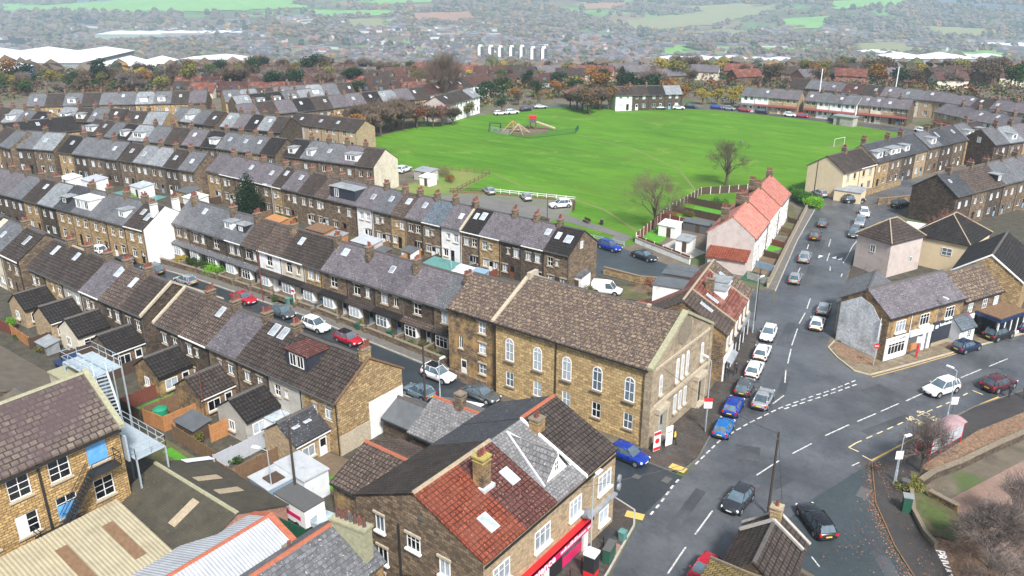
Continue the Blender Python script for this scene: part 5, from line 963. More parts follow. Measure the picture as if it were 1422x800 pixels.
def deck(par,x0,x1,y0,y1,z,mat,rails='nsew',legs=True,name='landing',zl=0):
    b=MB(); b.box(x0,x1,y0,y1,z-.08,z)
    if legs:
        for x in (x0+.05,x1-.05):
            for y in (y0+.05,y1-.05): b.box(x-.06,x+.06,y-.06,y+.06,zl,z-.083)
    o=b.build(name,mat,par); b=MB()
    E_={'s':((x0,y0),(x1,y0)),'n':((x0,y1),(x1,y1)),'w':((x0,y0),(x0,y1)),'e':((x1,y0),(x1,y1))}
    for k in rails:
        (ax,ay),(bx,by)=E_[k]; L=math.hypot(bx-ax,by-ay); n=max(1,int(L/1.2))
        for zz_ in (.55,1.1): b.tube((ax,ay,z+zz_),(bx,by,z+zz_),.03,n=4)
        for i in range(n+1): b.tube((ax+(bx-ax)*i/n,ay+(by-ay)*i/n,z),(ax+(bx-ax)*i/n,ay+(by-ay)*i/n,z+1.1),.03,n=4)
    b.build('railing',mat,o); return o
deck(fe,26.3,28.6,-1.2,-.05,7.3,'black_paint','se',False); stairs(fe,(26.3,-.75,7.3),(23.6,-.75,3.9),.9,'black_paint'); deck(fe,21.6,23.8,-1.35,-.05,3.9,'black_paint','sw'); stairs(fe,(23.8,-.75,3.9),(26.8,-.75,1.3),.9,'black_paint',10); deck(fe,26.8,29.2,-1.3,-.05,1.3,'black_paint','se')
gt=thing('steel_gantry','galvanised steel roof gantry with stair behind the mill','steel gantry',(0,0,0))
deck(gt,-76.2,-70.8,30.4,33.3,10.0,'steel_galv','nsw',True); stairs(gt,(-70.8,31.2,10.0),(-67.2,30.2,6.6),1.1,'steel_galv',14); stairs(gt,(-72.5,31.9,9.9),(-69.5,30.0,4.5),.9,'steel_blue',14,rail=False)
deck(gt,-67.2,-60.4,28.1,30.8,6.6,'steel_galv','nes',True)
b=MB()
for q in (-74.8,-73.4,-72.0): b.box(q-.1,q+.1,30.5,33.2,10.02,10.2)
b.box(-76.2,-70.9,31.8,32.0,10.2,10.35); b.build('beam','steel_galv',gt)
b=MB(); b.box(-62.2,-60.6,27.6,27.75,6.6,9.0); b.tube((-66.9,29,6.6),(-66.9,29,12),.05,n=5); b.tube((-66.9,30.6,6.6),(-66.9,30.6,12.2),.05,n=5); b.build('screen','steel_galv',gt)
t=thing('stone_tower','lichened buff stone block under the steel gantry','outbuilding',(-77.4,29.5,0)); b=MB(); b.box(0,5.4,0,2.6,0,8.8); b.build('wall','stone_cap',t); b=MB(); b.box(-.1,5.5,-.1,2.7,8.803,9.0); b.build('coping','moss_pale',t)
t=gabled('shed','long brown corrugated shed roof with rooflights left of the mill','shed',-118,19.5,0,34.5,13.4,4.2,6.0,'stone_brown','sheet_brown',gutter=False)
for q in (20,26,31): skylight(t,q,3.0,5.0+.1,math.atan(1.8/6.7),.9,2.6,'flat_white')
t=gabled('shed','lower brown sheeted lean-to beside the mill ridge','shed',-83.4,24.5,0,9.0,8.2,4.4,5.6,'stone_brown','sheet_brown',gutter=False)
# dark mossy shed: ridge along u
DS=gabled('shed','dark mossy corrugated shed with four pale roof sheets','shed',-61.8,25.7,0,11.6,9.2,2.6,4.5,'brick_red','sheet_mossy',gutter=False,ov=.2,rmat='moss_pale',gl=.0,gr=.15)
s=(4.5-2.6)/4.6
for q,yy,w_,h_ in ((7.3,2.6,.9,2.6),): 
    b=MB(); b.box(-w_/2,w_/2,-h_/2,h_/2,0,.04); b.build('pale_sheet','yellow_pale' if 0 else 'ridge_buff',DS,(q,yy,2.6+s*yy+.19),(math.atan(s),0,0))
for q,yy,w_,h_ in ((4.6,6.6,.9,2.4),(7.6,6.6,.9,2.4)):
    b=MB(); b.box(-w_/2,w_/2,-h_/2,h_/2,0,.04); b.build('pale_sheet','ridge_buff',DS,(q,yy,2.6+s*(9.2-yy)+.19),(-math.atan(s),0,0))
b=MB(); b.box(-.4,.4,-1.5,1.5,0,.04); b.build('pale_sheet','flat_white',DS,(.6,8.2,2.6+s*1.0+.3),(-math.atan(s),0,R(4)))
# beige corrugated roof: mono pitch
def monopitch(name,label,pts,zl,zh,mat,wall,cat='shed',th=.12):
    """pts: four ground corners, first two at the low eave, last two at the high one"""
    t=thing(name,label,cat,(pts[0][0],pts[0][1],0)); x0,y0=pts[0]; P=[(p[0]-x0,p[1]-y0) for p in pts]
    Z=[zl,zl,zh,zh]; b=MB(); b.add([(P[i][0],P[i][1],Z[i]) for i in range(4)]+[(P[i][0],P[i][1],Z[i]+th) for i in range(4)],[(3,2,1,0),(4,5,6,7),(0,1,5,4),(1,2,6,5),(2,3,7,6),(3,0,4,7)]); b.build('roof',mat,t)
    c=(sum(p[0] for p in P)/4,sum(p[1] for p in P)/4); Q=[(c[0]+(p[0]-c[0])*.97,c[1]+(p[1]-c[1])*.97) for p in P]
    b=MB(); b.add([(q[0],q[1],0) for q in Q]+[(Q[i][0],Q[i][1],Z[i]-.02) for i in range(4)],[(0,1,5,4),(1,2,6,5),(2,3,7,6),(3,0,4,7)]); b.build('wall',wall,t); return t
t=monopitch('shed','beige corrugated shed roof in front of the mill',[(-51.0,10),(-51.0,25.6),(-59.6,25.6),(-59.6,10)],2.8,4.4,'sheet_beige','stone_brown')
for q in (13.2,9.6):
    b=MB(); b.add([(-2.0,q,3.05),(-2.0,q+.9,3.05),(-6.6,q+.9,3.91),(-6.6,q,3.91),(-2.0,q,3.34),(-2.0,q+.9,3.34),(-6.6,q+.9,4.2),(-6.6,q,4.2)],[(7,6,5,4)[::-1],(0,1,5,4),(2,3,7,6),(1,2,6,5),(3,0,4,7)]); b.build('brown_sheet','timber_brown',t)
# white corrugated roof with red ridge
WRf=gabled('shed','white corrugated metal roof shed with red ridge capping','shed',-43.4,13,R(90),18.6,8.6,2.9,4.6,'brick_red','sheet_white',gutter=False,rmat='ridge_red',ov=.15,gr=.1)
b=MB(); s=(4.6-2.9)/4.3; b.extrude([(-.2,2.9-.2*s+.14),(4.3,4.76),(8.8,2.9-.2*s+.14),(8.8,2.9-.2*s+.26),(4.3,4.9),(-.2,2.9-.2*s+.26)],18.3,18.8); b.build('verge','ridge_red',WRf)
# slate roofs at the bottom edge with pots
t=gabled('house','slate roofed stone house with red ridge at the bottom edge','house',-36.2,12,R(90),20.6,6.6,5.4,7.9,'stone_gable','slate_grey',rmat='ridge_red',gutter=False)
t2=gabled('outbuilding','mossy slate roof with leaning chimney beside the white metal roof','outbuilding',-40.2,12.2,R(90),17.5,3.6,3.9,5.2,'stone_gable','slate_mossy',gutter=False)
c_=chimney(t2,17.0,2.0,4.2,6.0,.6,.7,1,'stone_gable')
st_=thing('chimney_stack','mossy chimney stack with a row of seven clay pots','chimney',(-38.6,31.4,0),R(8)); b=MB(); b.box(-.9,2.1,-.35,.45,5.0,8.4); b.box(-1.0,2.2,-.45,.55,8.403,8.6); b.box(-.8,2.0,-.3,.4,0,5.0); b.build('stack','moss_pale',st_)
for i in range(7): place('chimney_pot',pot_mesh(),st_,(-.6+.4*i,.05,8.6),mat=('pot_dark','pot_clay','pot_dark','gutter_grey')[i%4],scale=(1.05,1.05,1.15))
# cabins and food trailer yard
t=thing('site_cabin','blue-grey site cabin with dirty white roof behind the white metal roof','cabin',(-56.2,35.6,0),R(-4)); b=MB(); b.box(0,3.0,0,2.6,0,2.5); b.build('wall','steel_blue',t); b=MB(); b.box(-.1,3.1,-.1,2.7,2.503,2.62); b.build('roof','cabin_roof',t); b=MB(); b.box(1.2,2.6,.6,2.0,2.63,2.75); b.build('mossy_boards','timber_dark',t)
t=thing('site_cabin','larger white roofed cabin beside the blue-grey cabin','cabin',(-56.0,38.3,0),R(-4)); b=MB(); b.box(0,4.4,0,2.6,0,2.6); b.build('wall','flat_white',t); b=MB(); b.box(-.1,4.5,-.1,2.7,2.603,2.75); b.build('roof','cabin_roof',t)
t=thing('food_trailer','white catering trailer with dark roof and pink stripe behind the fence','trailer',(-52.9,35.7,0),R(-2)); b=MB(); b.box(0,4.2,0,2.1,.45,2.2); b.build('body','white_paint',t); b=MB(); b.box(-.05,4.25,-.05,2.15,2.203,2.3); b.build('roof','gutter_grey',t); b=MB(); b.box(1.2,3.6,-.03,-.005,1.0,1.4); b.build('stripe','magenta_paint',t); b=MB(); b.box(.2,1.0,-.03,-.005,.9,1.9); b.build('hatch','black_paint',t)
b=MB()
for q in (1.2,3.0): b.tube((q,-.1,.32),(q,.15,.32),.32,n=12)
b.build('wheel','rubber',t)
t=thing('flatbed_trailer','empty flatbed trailer beside the catering trailer','trailer',(-48.6,36.0,0),R(10)); b=MB(); b.box(0,2.6,0,1.9,.5,.62); b.box(0,.08,0,1.9,.62,1.3); b.box(0,2.6,-.0,.06,.62,1.0); b.box(0,2.6,1.84,1.9,.62,1.0); b.build('bed','steel_galv',t); b=MB(); b.tube((.8,-.1,.3),(.8,2.0,.3),.3,n=10); b.build('wheel','rubber',t)

# single storey extensions behind the first row
ext=[(-115.7,4.2,'tile_dark',ST,'farthest left'),(-108.8,4.4,'tile_dark',ST,'second from left'),(-102.1,4.4,'tile_dark',RC,'third from left'),(-94.6,4.8,'tile_dark',SB,'fourth from left'),(-84.6,4.6,'tile_dark','stone_gable','fifth from left'),(-76.6,4.6,'tile_brown','stone_gable','sixth from left'),(-69.0,4.6,'tile_dark',RG,'seventh from left'),(-61.4,4.6,'slate_dark',ST,'last on the right')]
for i,(u0,w_,rf,wl_,pos) in enumerate(ext):
    t=gabled('extension',f'single storey rear extension with {ROOFW[rf]} roof, {pos} behind the first terrace','extension',u0,41.2,0,w_,4.28,2.75,4.25,wl_,rf,ridge='y',group='rear extensions behind the first terrace',gr=-.05,rmat='ridge_dark')
    window(t,w_+.07,1.5,.75,1.5,1.2,'split',1,sill='stone_cap'); door(t,w_+.03,3.3,.1,face=1)
    if i%2==0: window(t,w_/2,-.07,.9,.9,1.1,'split',sill='stone_cap')
    b=MB(); b.box(w_+.16,w_+.28,0,4.2,2.42,2.55); b.build('gutter','white_wood' if i%2 else 'black_paint',t)
    if rf=='slate_dark':
        for q in (1.2,2.6): skylight(t,3.4,q,4.25-(3.4-w_/2)*(1.5/(w_/2))+.2,0,.5,.8)['label']='small rooflight'
    if i==6:
        b=MB(); b.box(w_+.05,w_+1.5,2.2,4.2,0,2.1); o=b.build('porch','white_wood',t); b=MB(); b.box(w_+.0,w_+1.6,2.1,4.27,2.103,2.2); b.build('porch_roof','roof_glass',o)
# red dormer on R1b and white render patch on the honey gable
for o in list(COL.objects):
    lb=o.get('label','')
    if lb=='grey rendered house, brown tile roof, fifth from left in terrace behind wooden gardens':
        dormer(o,3.3,3.4,8.8,6,8.8,h=1.9,yf=1.25,roofmat='tile_maroon',wallmat='charcoal_clad',deep=4.4)
    if lb=='honey stone house, brown tile roof, sixth from left in terrace behind wooden gardens':
        w_=31.3/6-.006; b=MB(); b.box(w_+.004,w_+.06,4.0,8.75,0,4.2); b.build('render_patch','render_white',o); b=MB(); b.box(w_+.004,w_+.05,-.0,3.98,0,2.2); b.build('render_patch','stone_cap',o)
        b=MB(); b.extrude([(-.3,5.9),(4.4,8.95),(9.1,5.9),(9.1,6.1),(4.4,9.2),(-.3,6.1)],w_,w_+.14); b.build('verge','timber_brown',o)

# ------------------------------------------------------------------ cars
def car_parts(kind):
    Ln,Wd_,H={'hatch':(4.1,1.76,1.47),'suv':(4.45,1.86,1.66),'saloon':(4.65,1.8,1.43),'estate':(4.75,1.82,1.5),'van':(4.5,1.85,1.86),'small':(3.75,1.68,1.5)}[kind]
    hw=Wd_/2; zb=.98 if kind in('suv','van') else .90; X=Ln/2
    # stations from tail to nose: x, belt height, width factor, bottom
    nose=.72 if kind!='suv' else .82
    st=[(-X,zb-.28,.78,.40),(-X+.06,zb-.03,.88,.30),(-X+.35,zb+.02,.96,.24),(-X*.5,zb,1,.22),(0,zb-.01,1,.22),(X*.42,zb-.02,1,.22),(X*.66,zb-.06,.98,.22),(X-.32,nose+.06,.92,.24),(X-.08,nose-.05,.82,.3),(X,nose-.25,.70,.38)]
    b=MB(); rings=[]
    for x,z,f,zl in st:
        h=hw*f; top=[(h*.80,z+.02),(0,z+.05)] ; half=[(h*.86,zl),(h*.99,zl+.14),(h,zl+(z-zl)*.55),(h*.97,z-.06),(h*.86,z+.0)]+top
        ring=[(x,-y,zz_) for y,zz_ in half]+[(x,y,zz_) for y,zz_ in half[::-1][1:]]
        rings.append(ring)
    n=len(rings[0]); vs=[p for r in rings for p in r]; fs=[]
    for i in range(len(rings)-1):
        for j in range(n-1): fs.append((i*n+j,(i+1)*n+j,(i+1)*n+j+1,i*n+j+1))
        fs.append((i*n+n-1,(i+1)*n+n-1,(i+1)*n,i*n))
    fs.append(tuple(range(n))); k=(len(rings)-1)*n; fs.append(tuple(range(k,k+n))[::-1]); b.add(vs,fs)
    # greenhouse
    if kind=='saloon': xb0,xb1,xt0,xt1=-X*.80,X*.40,-X*.42,X*.04
    elif kind in('hatch','small'): xb0,xb1,xt0,xt1=-X*.93,X*.44,-X*.72,X*.06
    elif kind=='suv': xb0,xb1,xt0,xt1=-X*.93,X*.42,-X*.76,X*.08
    elif kind=='estate': xb0,xb1,xt0,xt1=-X*.93,X*.38,-X*.78,X*.02
    else: xb0,xb1,xt0,xt1=-X*.97,X*.55,-X*.93,X*.26
    yb,yt=hw*.88,hw*.66 if kind!='van' else hw*.78; zt=H-.05; z0=zb-.01
    G=[(xb0,yb*.93,z0),(xb1,yb*.93,z0),(xt0,yt*.93,zt),(xt1,yt*.96,zt)]
    g=MB(); M_=((xb0+xb1)/2,yb,z0); T_=((xt0+xt1)/2,yt,zt)
    for s in (-1,1):
        q=[(G[0][0],s*G[0][1],z0),(M_[0],s*M_[1],z0),(G[1][0],s*G[1][1],z0),(G[3][0],s*G[3][1],zt),(T_[0],s*T_[1],zt),(G[2][0],s*G[2][1],zt)]
        g.add(q,[(0,1,4,5),(1,2,3,4)] if s<0 else [(5,4,1,0),(4,3,2,1)])
    g.add([(xb1,-G[1][1],z0),(xb1+.06,0,z0+.01),(xb1,G[1][1],z0),(xt1,G[3][1],zt),(xt1+.04,0,zt+.01),(xt1,-G[3][1],zt)],[(0,1,4,5),(1,2,3,4)])
    g.add([(xb0,-G[0][1],z0),(xb0-.05,0,z0),(xb0,G[0][1],z0),(xt0,G[2][1],zt),(xt0-.03,0,zt),(xt0,-G[2][1],zt)],[(5,4,1,0),(4,3,2,1)])
    # painted roof and pillars belong to the body
    e=.03; nx=7; ny=5; rv=[]
    for i in range(nx):
        fx=i/(nx-1); x=xt0-.06+(xt1+.02-xt0+.06)*fx
        for j in range(ny):
            fy=j/(ny-1)*2-1; y=fy*(yt*(.95 if i in(0,nx-1) else 1)+.02); z=H-.055*abs(fy)**2.5-.05*(2*fx-1)**4; rv.append((x,y,z))
    b.add(rv,[(i*ny+j,(i+1)*ny+j,(i+1)*ny+j+1,i*ny+j+1) for i in range(nx-1) for j in range(ny-1)])
    b.add([(x,y,z-.05) for x,y,z in rv],[(i*ny+j+1,(i+1)*ny+j+1,(i+1)*ny+j,i*ny+j) for i in range(nx-1) for j in range(ny-1)])
    for s in (-1,1):
        b.tube((G[1][0],s*(G[1][1]+.01),z0),(G[3][0],s*(G[3][1]+.01),zt),.035,n=4); b.tube((G[0][0],s*(G[0][1]+.01),z0),(G[2][0],s*(G[2][1]+.01),zt),.06,n=4)
        xm=(xb0+xb1)/2-.1; b.tube((xm,s*(yb+.005),z0),(xm,s*(yt+.01),zt),.03,n=4); b.tube((xt0,s*(yt+.0),zt+.01),(xt1,s*(yt+.0),zt+.01),.03,n=4)
        if kind in('suv','hatch','estate'): xm=xb0+(xb1-xb0)*.2; b.tube((xm,s*(yb-.01),z0),(xm+.12,s*(yt+.0),zt),.04,n=4)
        if kind=='van': b.add([(xb0-.02,s*(yb*.95+.0),z0),(xb1-1.25,s*(yb+.02),z0),(xb1-1.35,s*(yt+.03),zt),(xt0-.02,s*(yt*.97+.02),zt)],[(0,1,2,3)] if s<0 else [(3,2,1,0)])
    if kind=='van': b.add([(xb0-.06,-yb*.93,z0),(xb0-.06,yb*.93,z0),(xt0-.05,yt*.93,zt),(xt0-.05,-yt*.93,zt)],[(3,2,1,0)])
    wr=.33 if kind!='suv' else .37; ax=X*.62
    arch=MB()
    for xx in (-ax,ax*1.0):
        for s in (-1,1): arch.tube((xx,s*(hw-.12),wr+.02),(xx,s*(hw+.006),wr+.02),wr+.075,n=14)
    arch.box(-X*.45,X*.45,-hw-.004,hw+.004,.2,.27)
    arch.box(-X-.01,-X+.2,-hw*.7,hw*.7,.36,.52); arch.box(X-.2,X+.012,-hw*.55,hw*.55,.36,.56)
    wh=MB(); wh.tube((0,0,0),(0,.22,0),wr,wr,14); rim=MB(); rim.tube((0,-.012,0),(0,.05,0),wr*.62,wr*.62,10)
    hl=MB(); hl.box(-.16,.03,-.17,.17,-.07,.07); tl=MB(); tl.box(-.04,.12,-.13,.13,-.11,.11); pl=MB(); pl.box(-.012,.012,-.26,.26,-.055,.055); mi=MB(); mi.box(-.07,.07,-.09,.09,-.06,.06)
    return dict(X=X,hw=hw,zb=zb,wr=wr,ax=ax,nose=nose,xb1=xb1,body=b.mesh('body','car_white',True),glass=g.mesh('window_glass','car_glass'),trim=arch.mesh('trim','rubber'),wheel=wh.mesh('wheel','rubber'),rim=rim.mesh('rim','alloy'),
        hl=hl.mesh('headlight','lamp_lens'),tl=tl.mesh('tail_light','red_lens'),pw=pl.mesh('number_plate','plate_white'),py=pl.mesh('number_plate','plate_yellow'),mirror=mi.mesh('wing_mirror','car_white'))
CARS={}
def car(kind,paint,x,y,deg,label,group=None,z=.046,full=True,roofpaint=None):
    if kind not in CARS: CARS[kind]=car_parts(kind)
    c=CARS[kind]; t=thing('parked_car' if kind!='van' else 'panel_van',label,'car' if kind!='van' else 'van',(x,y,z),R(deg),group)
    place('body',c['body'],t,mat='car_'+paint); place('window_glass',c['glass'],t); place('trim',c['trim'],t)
    for xx in (-c['ax'],c['ax']):
        for s in (-1,1):
            w_=place('wheel',c['wheel'],t,(xx,s*(c['hw']+.015),c['wr']),(0,0,0 if s<0 else R(180)))
            if full: place('rim',c['rim'],w_)
    X,hw=c['X'],c['hw']
    for s in (-1,1):
        place('headlight',c['hl'],t,(X-.14,s*hw*.68,c['nose']-.09),(0,0,s*R(-22))); place('tail_light',c['tl'],t,(-X+.04,s*hw*.76,c['zb']-.14),(0,0,s*R(10)))
        if full: place('wing_mirror',c['mirror'],t,(c['xb1']-.25,s*(hw+.04),c['zb']+.08),mat='car_'+paint)
    if full: place('number_plate',c['pw'],t,(X+.014,0,.5)); place('number_plate',c['py'],t,(-X-.014,0,.62))
    return t
g1='cars parked on the side street'
A0=-2
for k,p,x,y,d,l in (('hatch','white',-134.1,62.6,-176,'white hatchback parked in front of the honey stone row'),('hatch','black',-125.6,62.7,-176,'black hatchback parked just left of the white gable'),('suv','grey',-117.8,62.9,-178,'dark grey car parked beside the round green bushes'),
  ('hatch','silver',-109.5,63.3,-178,'silver hatchback between the dark grey car and the red car on the side street'),('saloon','red',-96.5,64.2,-1,'long red car parked alone on the side street beside the red lamp post'),('hatch','grey',-87.9,64.2,0,'grey hatchback parked between the long red car and the white car'),
  ('suv','white',-80.8,64.0,-1,'white off-roader parked nose to tail with the red and black hatchback'),('hatch','red',-74.3,63.8,-1,'small red hatchback with black roof on the side street'),('suv','white',-58.6,63.3,-1,'white car with black roof near the end of the canopied terrace'),('saloon','grey',-51.7,62.7,0,'dark grey saloon parked before the chapel side wall'),
  ('hatch','silver_blue',-57.6,58.9,178,'pale blue-grey hatchback beside the white rendered end gable')): car(k,p,x,y,d,l,g1)
for x,y,d,hh in ((-74.5,63.8,-1,1.475),(-58.8,63.3,-1,1.665)):
    b=MB(); b.box(-1.45,.1,-.6,.6,hh-.035,hh+.012); t=[o for o in COL.objects if o.get('category')=='car' and abs(o.location.x-x)<.5 and abs(o.location.y-y)<.5][0]; b.build('roof_panel','car_black',t)
g2='cars parked along the left kerb of the main road'
car('hatch','blue',-32.6,61.9,-3,'deep blue hatchback parked against the side wall of the chapel')
for k,p,x,y,d,l in (('small','bright_blue',-27.3,72.2,100,'bright blue hatchback at the head of the line by the dashed give way line'),('hatch','blue',-28.3,77.0,100,'royal blue hatchback just behind the bright blue one'),('hatch','grey',-29.1,82.0,101,'dark grey hatchback in the kerbside line behind two blue cars'),
  ('hatch','white',-29.9,86.8,101,'white coupe in the kerbside line right behind the dark grey hatchback'),('hatch','white',-30.9,91.8,101,'middle one of the three white cars in the kerbside line'),('hatch','white',-32.3,97.5,-79,'white hatchback facing us at the far end of the kerbside line'),
  ): car(k,p,x,y,d,l,g2)
car('saloon','silver',-26.4,80.6,99,'silver saloon waiting in the lane beside the line of parked cars')
g3_='cars on the branch road'
for k,p,x,y,d,l in (('hatch','white',-28.4,104.7,101,'white hatchback at the rear of the pair opposite the peeling wall'),('hatch','silver',-29.3,110.2,101,'silver hatchback just ahead of the white one opposite the peeling wall'),('hatch','silver',-36.6,119.6,102,'silver hatchback nearest the lamp post at the branch road mouth'),('suv','silver',-38.7,130.0,102,'silver car parked by the green bin on the branch road'),
  ('suv','bronze',-41.2,142.8,102,'bronze car with a silver roof on the left of the branch road'),('hatch','grey',-42.6,151.2,102,'dark grey hatchback farthest along the left of the branch road'),('suv','grey',-36.2,148.4,-79,'grey car facing us first in the oncoming line of three'),('suv','silver',-37.3,155.7,-79,'silver car second in the oncoming line of three'),
  ('hatch','white',-38.4,162.5,-70,'white car last in the oncoming line of three'),('suv','black',-42.8,170.9,40,'black off-roader by the wall below the cream corner block'),('suv','black',-34.4,173.2,70,'black car parked at the dark gable'),('hatch','silver',-49.9,171.8,140,'silver car parked beside the hedge and the cream garage')): car(k,p,x,y,d,l,g3_)
for k,p,x,y,d,l in (('hatch','navy',-11.2,108.8,64,'navy hatchback parked in front of the cafe shops'),('suv','black',-8.6,115.3,64,'black off-roader parked behind the navy hatchback'),('hatch','navy',-6.3,120.4,64,'navy car cut off by the right frame edge'),('suv','white',-11.3,94.9,-117,'white off-roader driving past the bus stop'),('suv','maroon',-6.3,100.0,64,'dark maroon car stopped beyond the bus shelter')):
    car(k,p,x,y,d,l)
car('hatch','dark',-21.2,61.4,-90,'dark grey hatchback driving towards us on the main road'); car('estate','black',-14.7,62.6,134,'black estate car waiting in the side road mouth'); car('small','red',-19.6,50.8,-92,'red car roof cut off by the bottom frame edge')
for k,p,x,y,d,l in (('hatch','silver',-105.9,132.0,150,'silver hatchback at the left end of the park car park'),('hatch','silver',-96.8,132.8,140,'silver car in the middle of the park car park'),('suv','white',-88.0,132.2,-125,'white off-roader at the right end of the park car park'),('suv','blue',-66.8,115.6,-10,'blue hatchback parked on the back street by the lawn corner'),('saloon','dark',-59.8,114.9,-14,'dark saloon parked by the white garden wall on the back street')): car(k,p,x,y,d,l)
car('van','white',-56.9,98.2,18,'white panel van parked on the grass behind the chapel'); car('suv','white',-133.6,135.2,100,'white van parked behind the pale park gable')
for k,p,x,y,d,l in (('hatch','white',-163.6,210,60,'white car nearest camera by the far left park corner'),('suv','white',-161.4,213.5,60,'white car just behind the nearest one at the far park corner'),('hatch','black',-161.5,221,65,'black car on the far park corner road'),('saloon','silver',-160.6,228,45,'silver saloon alone on the bend above the play area'),
  ('hatch','navy',-121,259,10,'navy car left of the blue one along the top of the park'),('hatch','blue',-113.4,262.4,5,'blue car along the top of the park'),('hatch','silver',-109.0,262.6,2,'silver car beside the blue one along the top of the park'),('hatch','red',-103.9,262.8,0,'red car along the top of the park'),('suv','black',-98,262.8,0,'black car right of the red car along the top of the park'),
  ('hatch','white',-88.6,262.4,0,'white car before the first block along the far road'),('hatch','red',-85.0,263.0,0,'red car on the drive behind the white one'),('suv','black',-74.5,262.4,-2,'black car before the white semis along the far road'),('hatch','white',-49.4,259.2,-25,'white car before the white porch terrace'),('saloon','black',-42.5,254.5,-40,'black saloon before the white porch terrace'),('suv','navy',-38.6,249.5,-50,'navy car last before the right hand terrace'),
  ('suv','grey',-128,250,35,'grey car beside the stone houses above the park'),('hatch','white',-123,254,30,'white car beside the stone houses above the park'),('hatch','silver',-151,141.5,20,'silver car outside the brown semis'),('suv','navy',-156,140.5,10,'navy car outside the brown semis'),('hatch','white',-161,140,10,'white car outside the brown semis')): car(k,p,x,y,d,l,full=False)

# ------------------------------------------------------------------ trees
def leafcloud(seed,blobs,n,size,mats=1,flat=.6):
    r=random.Random(seed); b=MB()
    tot=sum(x[3]**2 for x in blobs)
    for (cx,cy,cz,rad,sq) in blobs:
        k=int(n*rad**2/tot)
        for _ in range(k):
            u=r.uniform(-1,1); t=r.uniform(0,6.283); q=math.sqrt(1-u*u); rr=rad*(r.random()**.33)*(r.uniform(.8,1.08))
            p=Vector((cx+rr*q*math.cos(t),cy+rr*q*math.sin(t),cz+rr*u*sq)); s=size*r.uniform(.6,1.4)
            d=Vector((r.gauss(0,1),r.gauss(0,1),r.gauss(0,1))).normalized(); e=d.orthogonal().normalized(); f=d.cross(e)
            b.add([p+e*s,p+f*s*.7,p-e*s,p-f*s*.7],[(0,1,2,3)])
    return b
def leafmat(name,a,b_,c):
    m,t,bs_=nodes(name); tc=N(t,'TexCoord'); f=noise(t,tc.outputs['Object'],.9,3,.6); col=mixc(t,ramp(t,f,.38,.62),a,b_); col=mixc(t,ramp(t,noise(t,tc.outputs['Object'],4,2),.58,.7),col,c); col=rand_value(t,col,.3)
    t.links.new(col,bs_.inputs['Base Color']); bs_.inputs['Roughness'].default_value=.8; bs_.inputs['Specular IOR Level'].default_value=.2; MATS[name]=m
leafmat('leaf_green',(.03,.06,.015),(.05,.10,.02),(.08,.14,.03)); leafmat('leaf_dark',(.010,.028,.012),(.018,.045,.018),(.03,.07,.025)); leafmat('leaf_orange',(.20,.10,.025),(.28,.14,.035),(.16,.08,.02)); leafmat('leaf_yellow',(.26,.20,.035),(.32,.26,.05),(.2,.17,.03))
leafmat('leaf_brown',(.085,.062,.04),(.12,.085,.05),(.06,.05,.03)); leafmat('leaf_olive',(.12,.12,.03),(.17,.16,.04),(.09,.08,.03)); leafmat('leaf_rust',(.15,.05,.025),(.19,.07,.03),(.12,.05,.02)); leafmat('leaf_hedge',(.03,.10,.012),(.05,.15,.02),(.09,.2,.03)); leafmat('leaf_lime',(.12,.30,.02),(.18,.40,.03),(.06,.2,.015)); leafmat('leaf_heather',(.10,.075,.07),(.14,.10,.09),(.11,.08,.06))
def branch(b,p,d,L,r,depth,rng,spread,up,mi_twig=1,ntw=3,taper=.62,nk=3):
    segs=3; q=Vector(p); dd=Vector(d)
    for i in range(segs):
        dd=(dd+Vector((rng.gauss(0,.10),rng.gauss(0,.10),rng.gauss(0,.06)+up))).normalized(); e=q+dd*(L/segs); r1=r*(1-(1-taper)*(i+1)/segs); rr0=r*(1-(1-taper)*i/segs)
        b.tube(q,e,rr0,r1,5 if r>.05 else 3,0 if r>.045 else mi_twig,cap=False); q=e
        if depth>0 and i>=(1 if depth>2 else 0):
            for _ in range(nk if i==segs-1 else max(1,nk-1)):
                v=Vector((rng.gauss(0,1),rng.gauss(0,1),rng.gauss(0,.7))); v=(v-dd*v.dot(dd)).normalized(); nd=(dd+v*spread*rng.uniform(.6,1.2)).normalized()
                branch(b,q,nd,L*rng.uniform(.58,.8),max(r1*rng.uniform(.5,.68),.010),depth-1,rng,spread,up,mi_twig,ntw,taper,nk)
BT={}
def bare_mesh(seed,h,tr=.28,depth=4,spread=.75,up=.10,nk=3,minr=.012):
    k=('b',seed,h,depth)
    if k in BT: return BT[k]
    rng=random.Random(seed); trunk=MB(); th=h*.24; trunk.tube((0,0,-.2),(0.05,0,th),tr,tr*.75,8); 
    b=MB(); 
    for i in range(5):
        t=6.283*i/5+rng.uniform(-.4,.4); d=Vector((math.cos(t)*.95,math.sin(t)*.95,1)).normalized(); branch(b,(0.05,0,th*rng.uniform(.85,1.0)),d,h*.25,tr*.45,depth,rng,spread,up,nk=nk)
    for i in range(4):
        t=1.57*i+.5; branch(b,(0.05,0,th*1.25),Vector((math.cos(t)*.45,math.sin(t)*.45,1)).normalized(),h*.25,tr*.4,depth,rng,spread,up,nk=nk)
    branch(b,(0.05,0,th),(0,0,1),h*.27,tr*.6,depth,rng,spread,up,nk=nk)
    BT[k]=(trunk,b); return BT[k]
def bare_tree(x,y,h,label,seed,twig='twig_brown',tr=.25,depth=4,spread=.75,up=.08,z=0,group=None,nk=3,name='bare_tree'):
    tm,cm=bare_mesh(seed,h,tr,depth,spread,up,nk); t=thing(name,label,'tree',(x,y,z),rnd.uniform(0,6),group); tm.build('trunk','bark',t); cm.build('crown',['bark',twig],t); return t
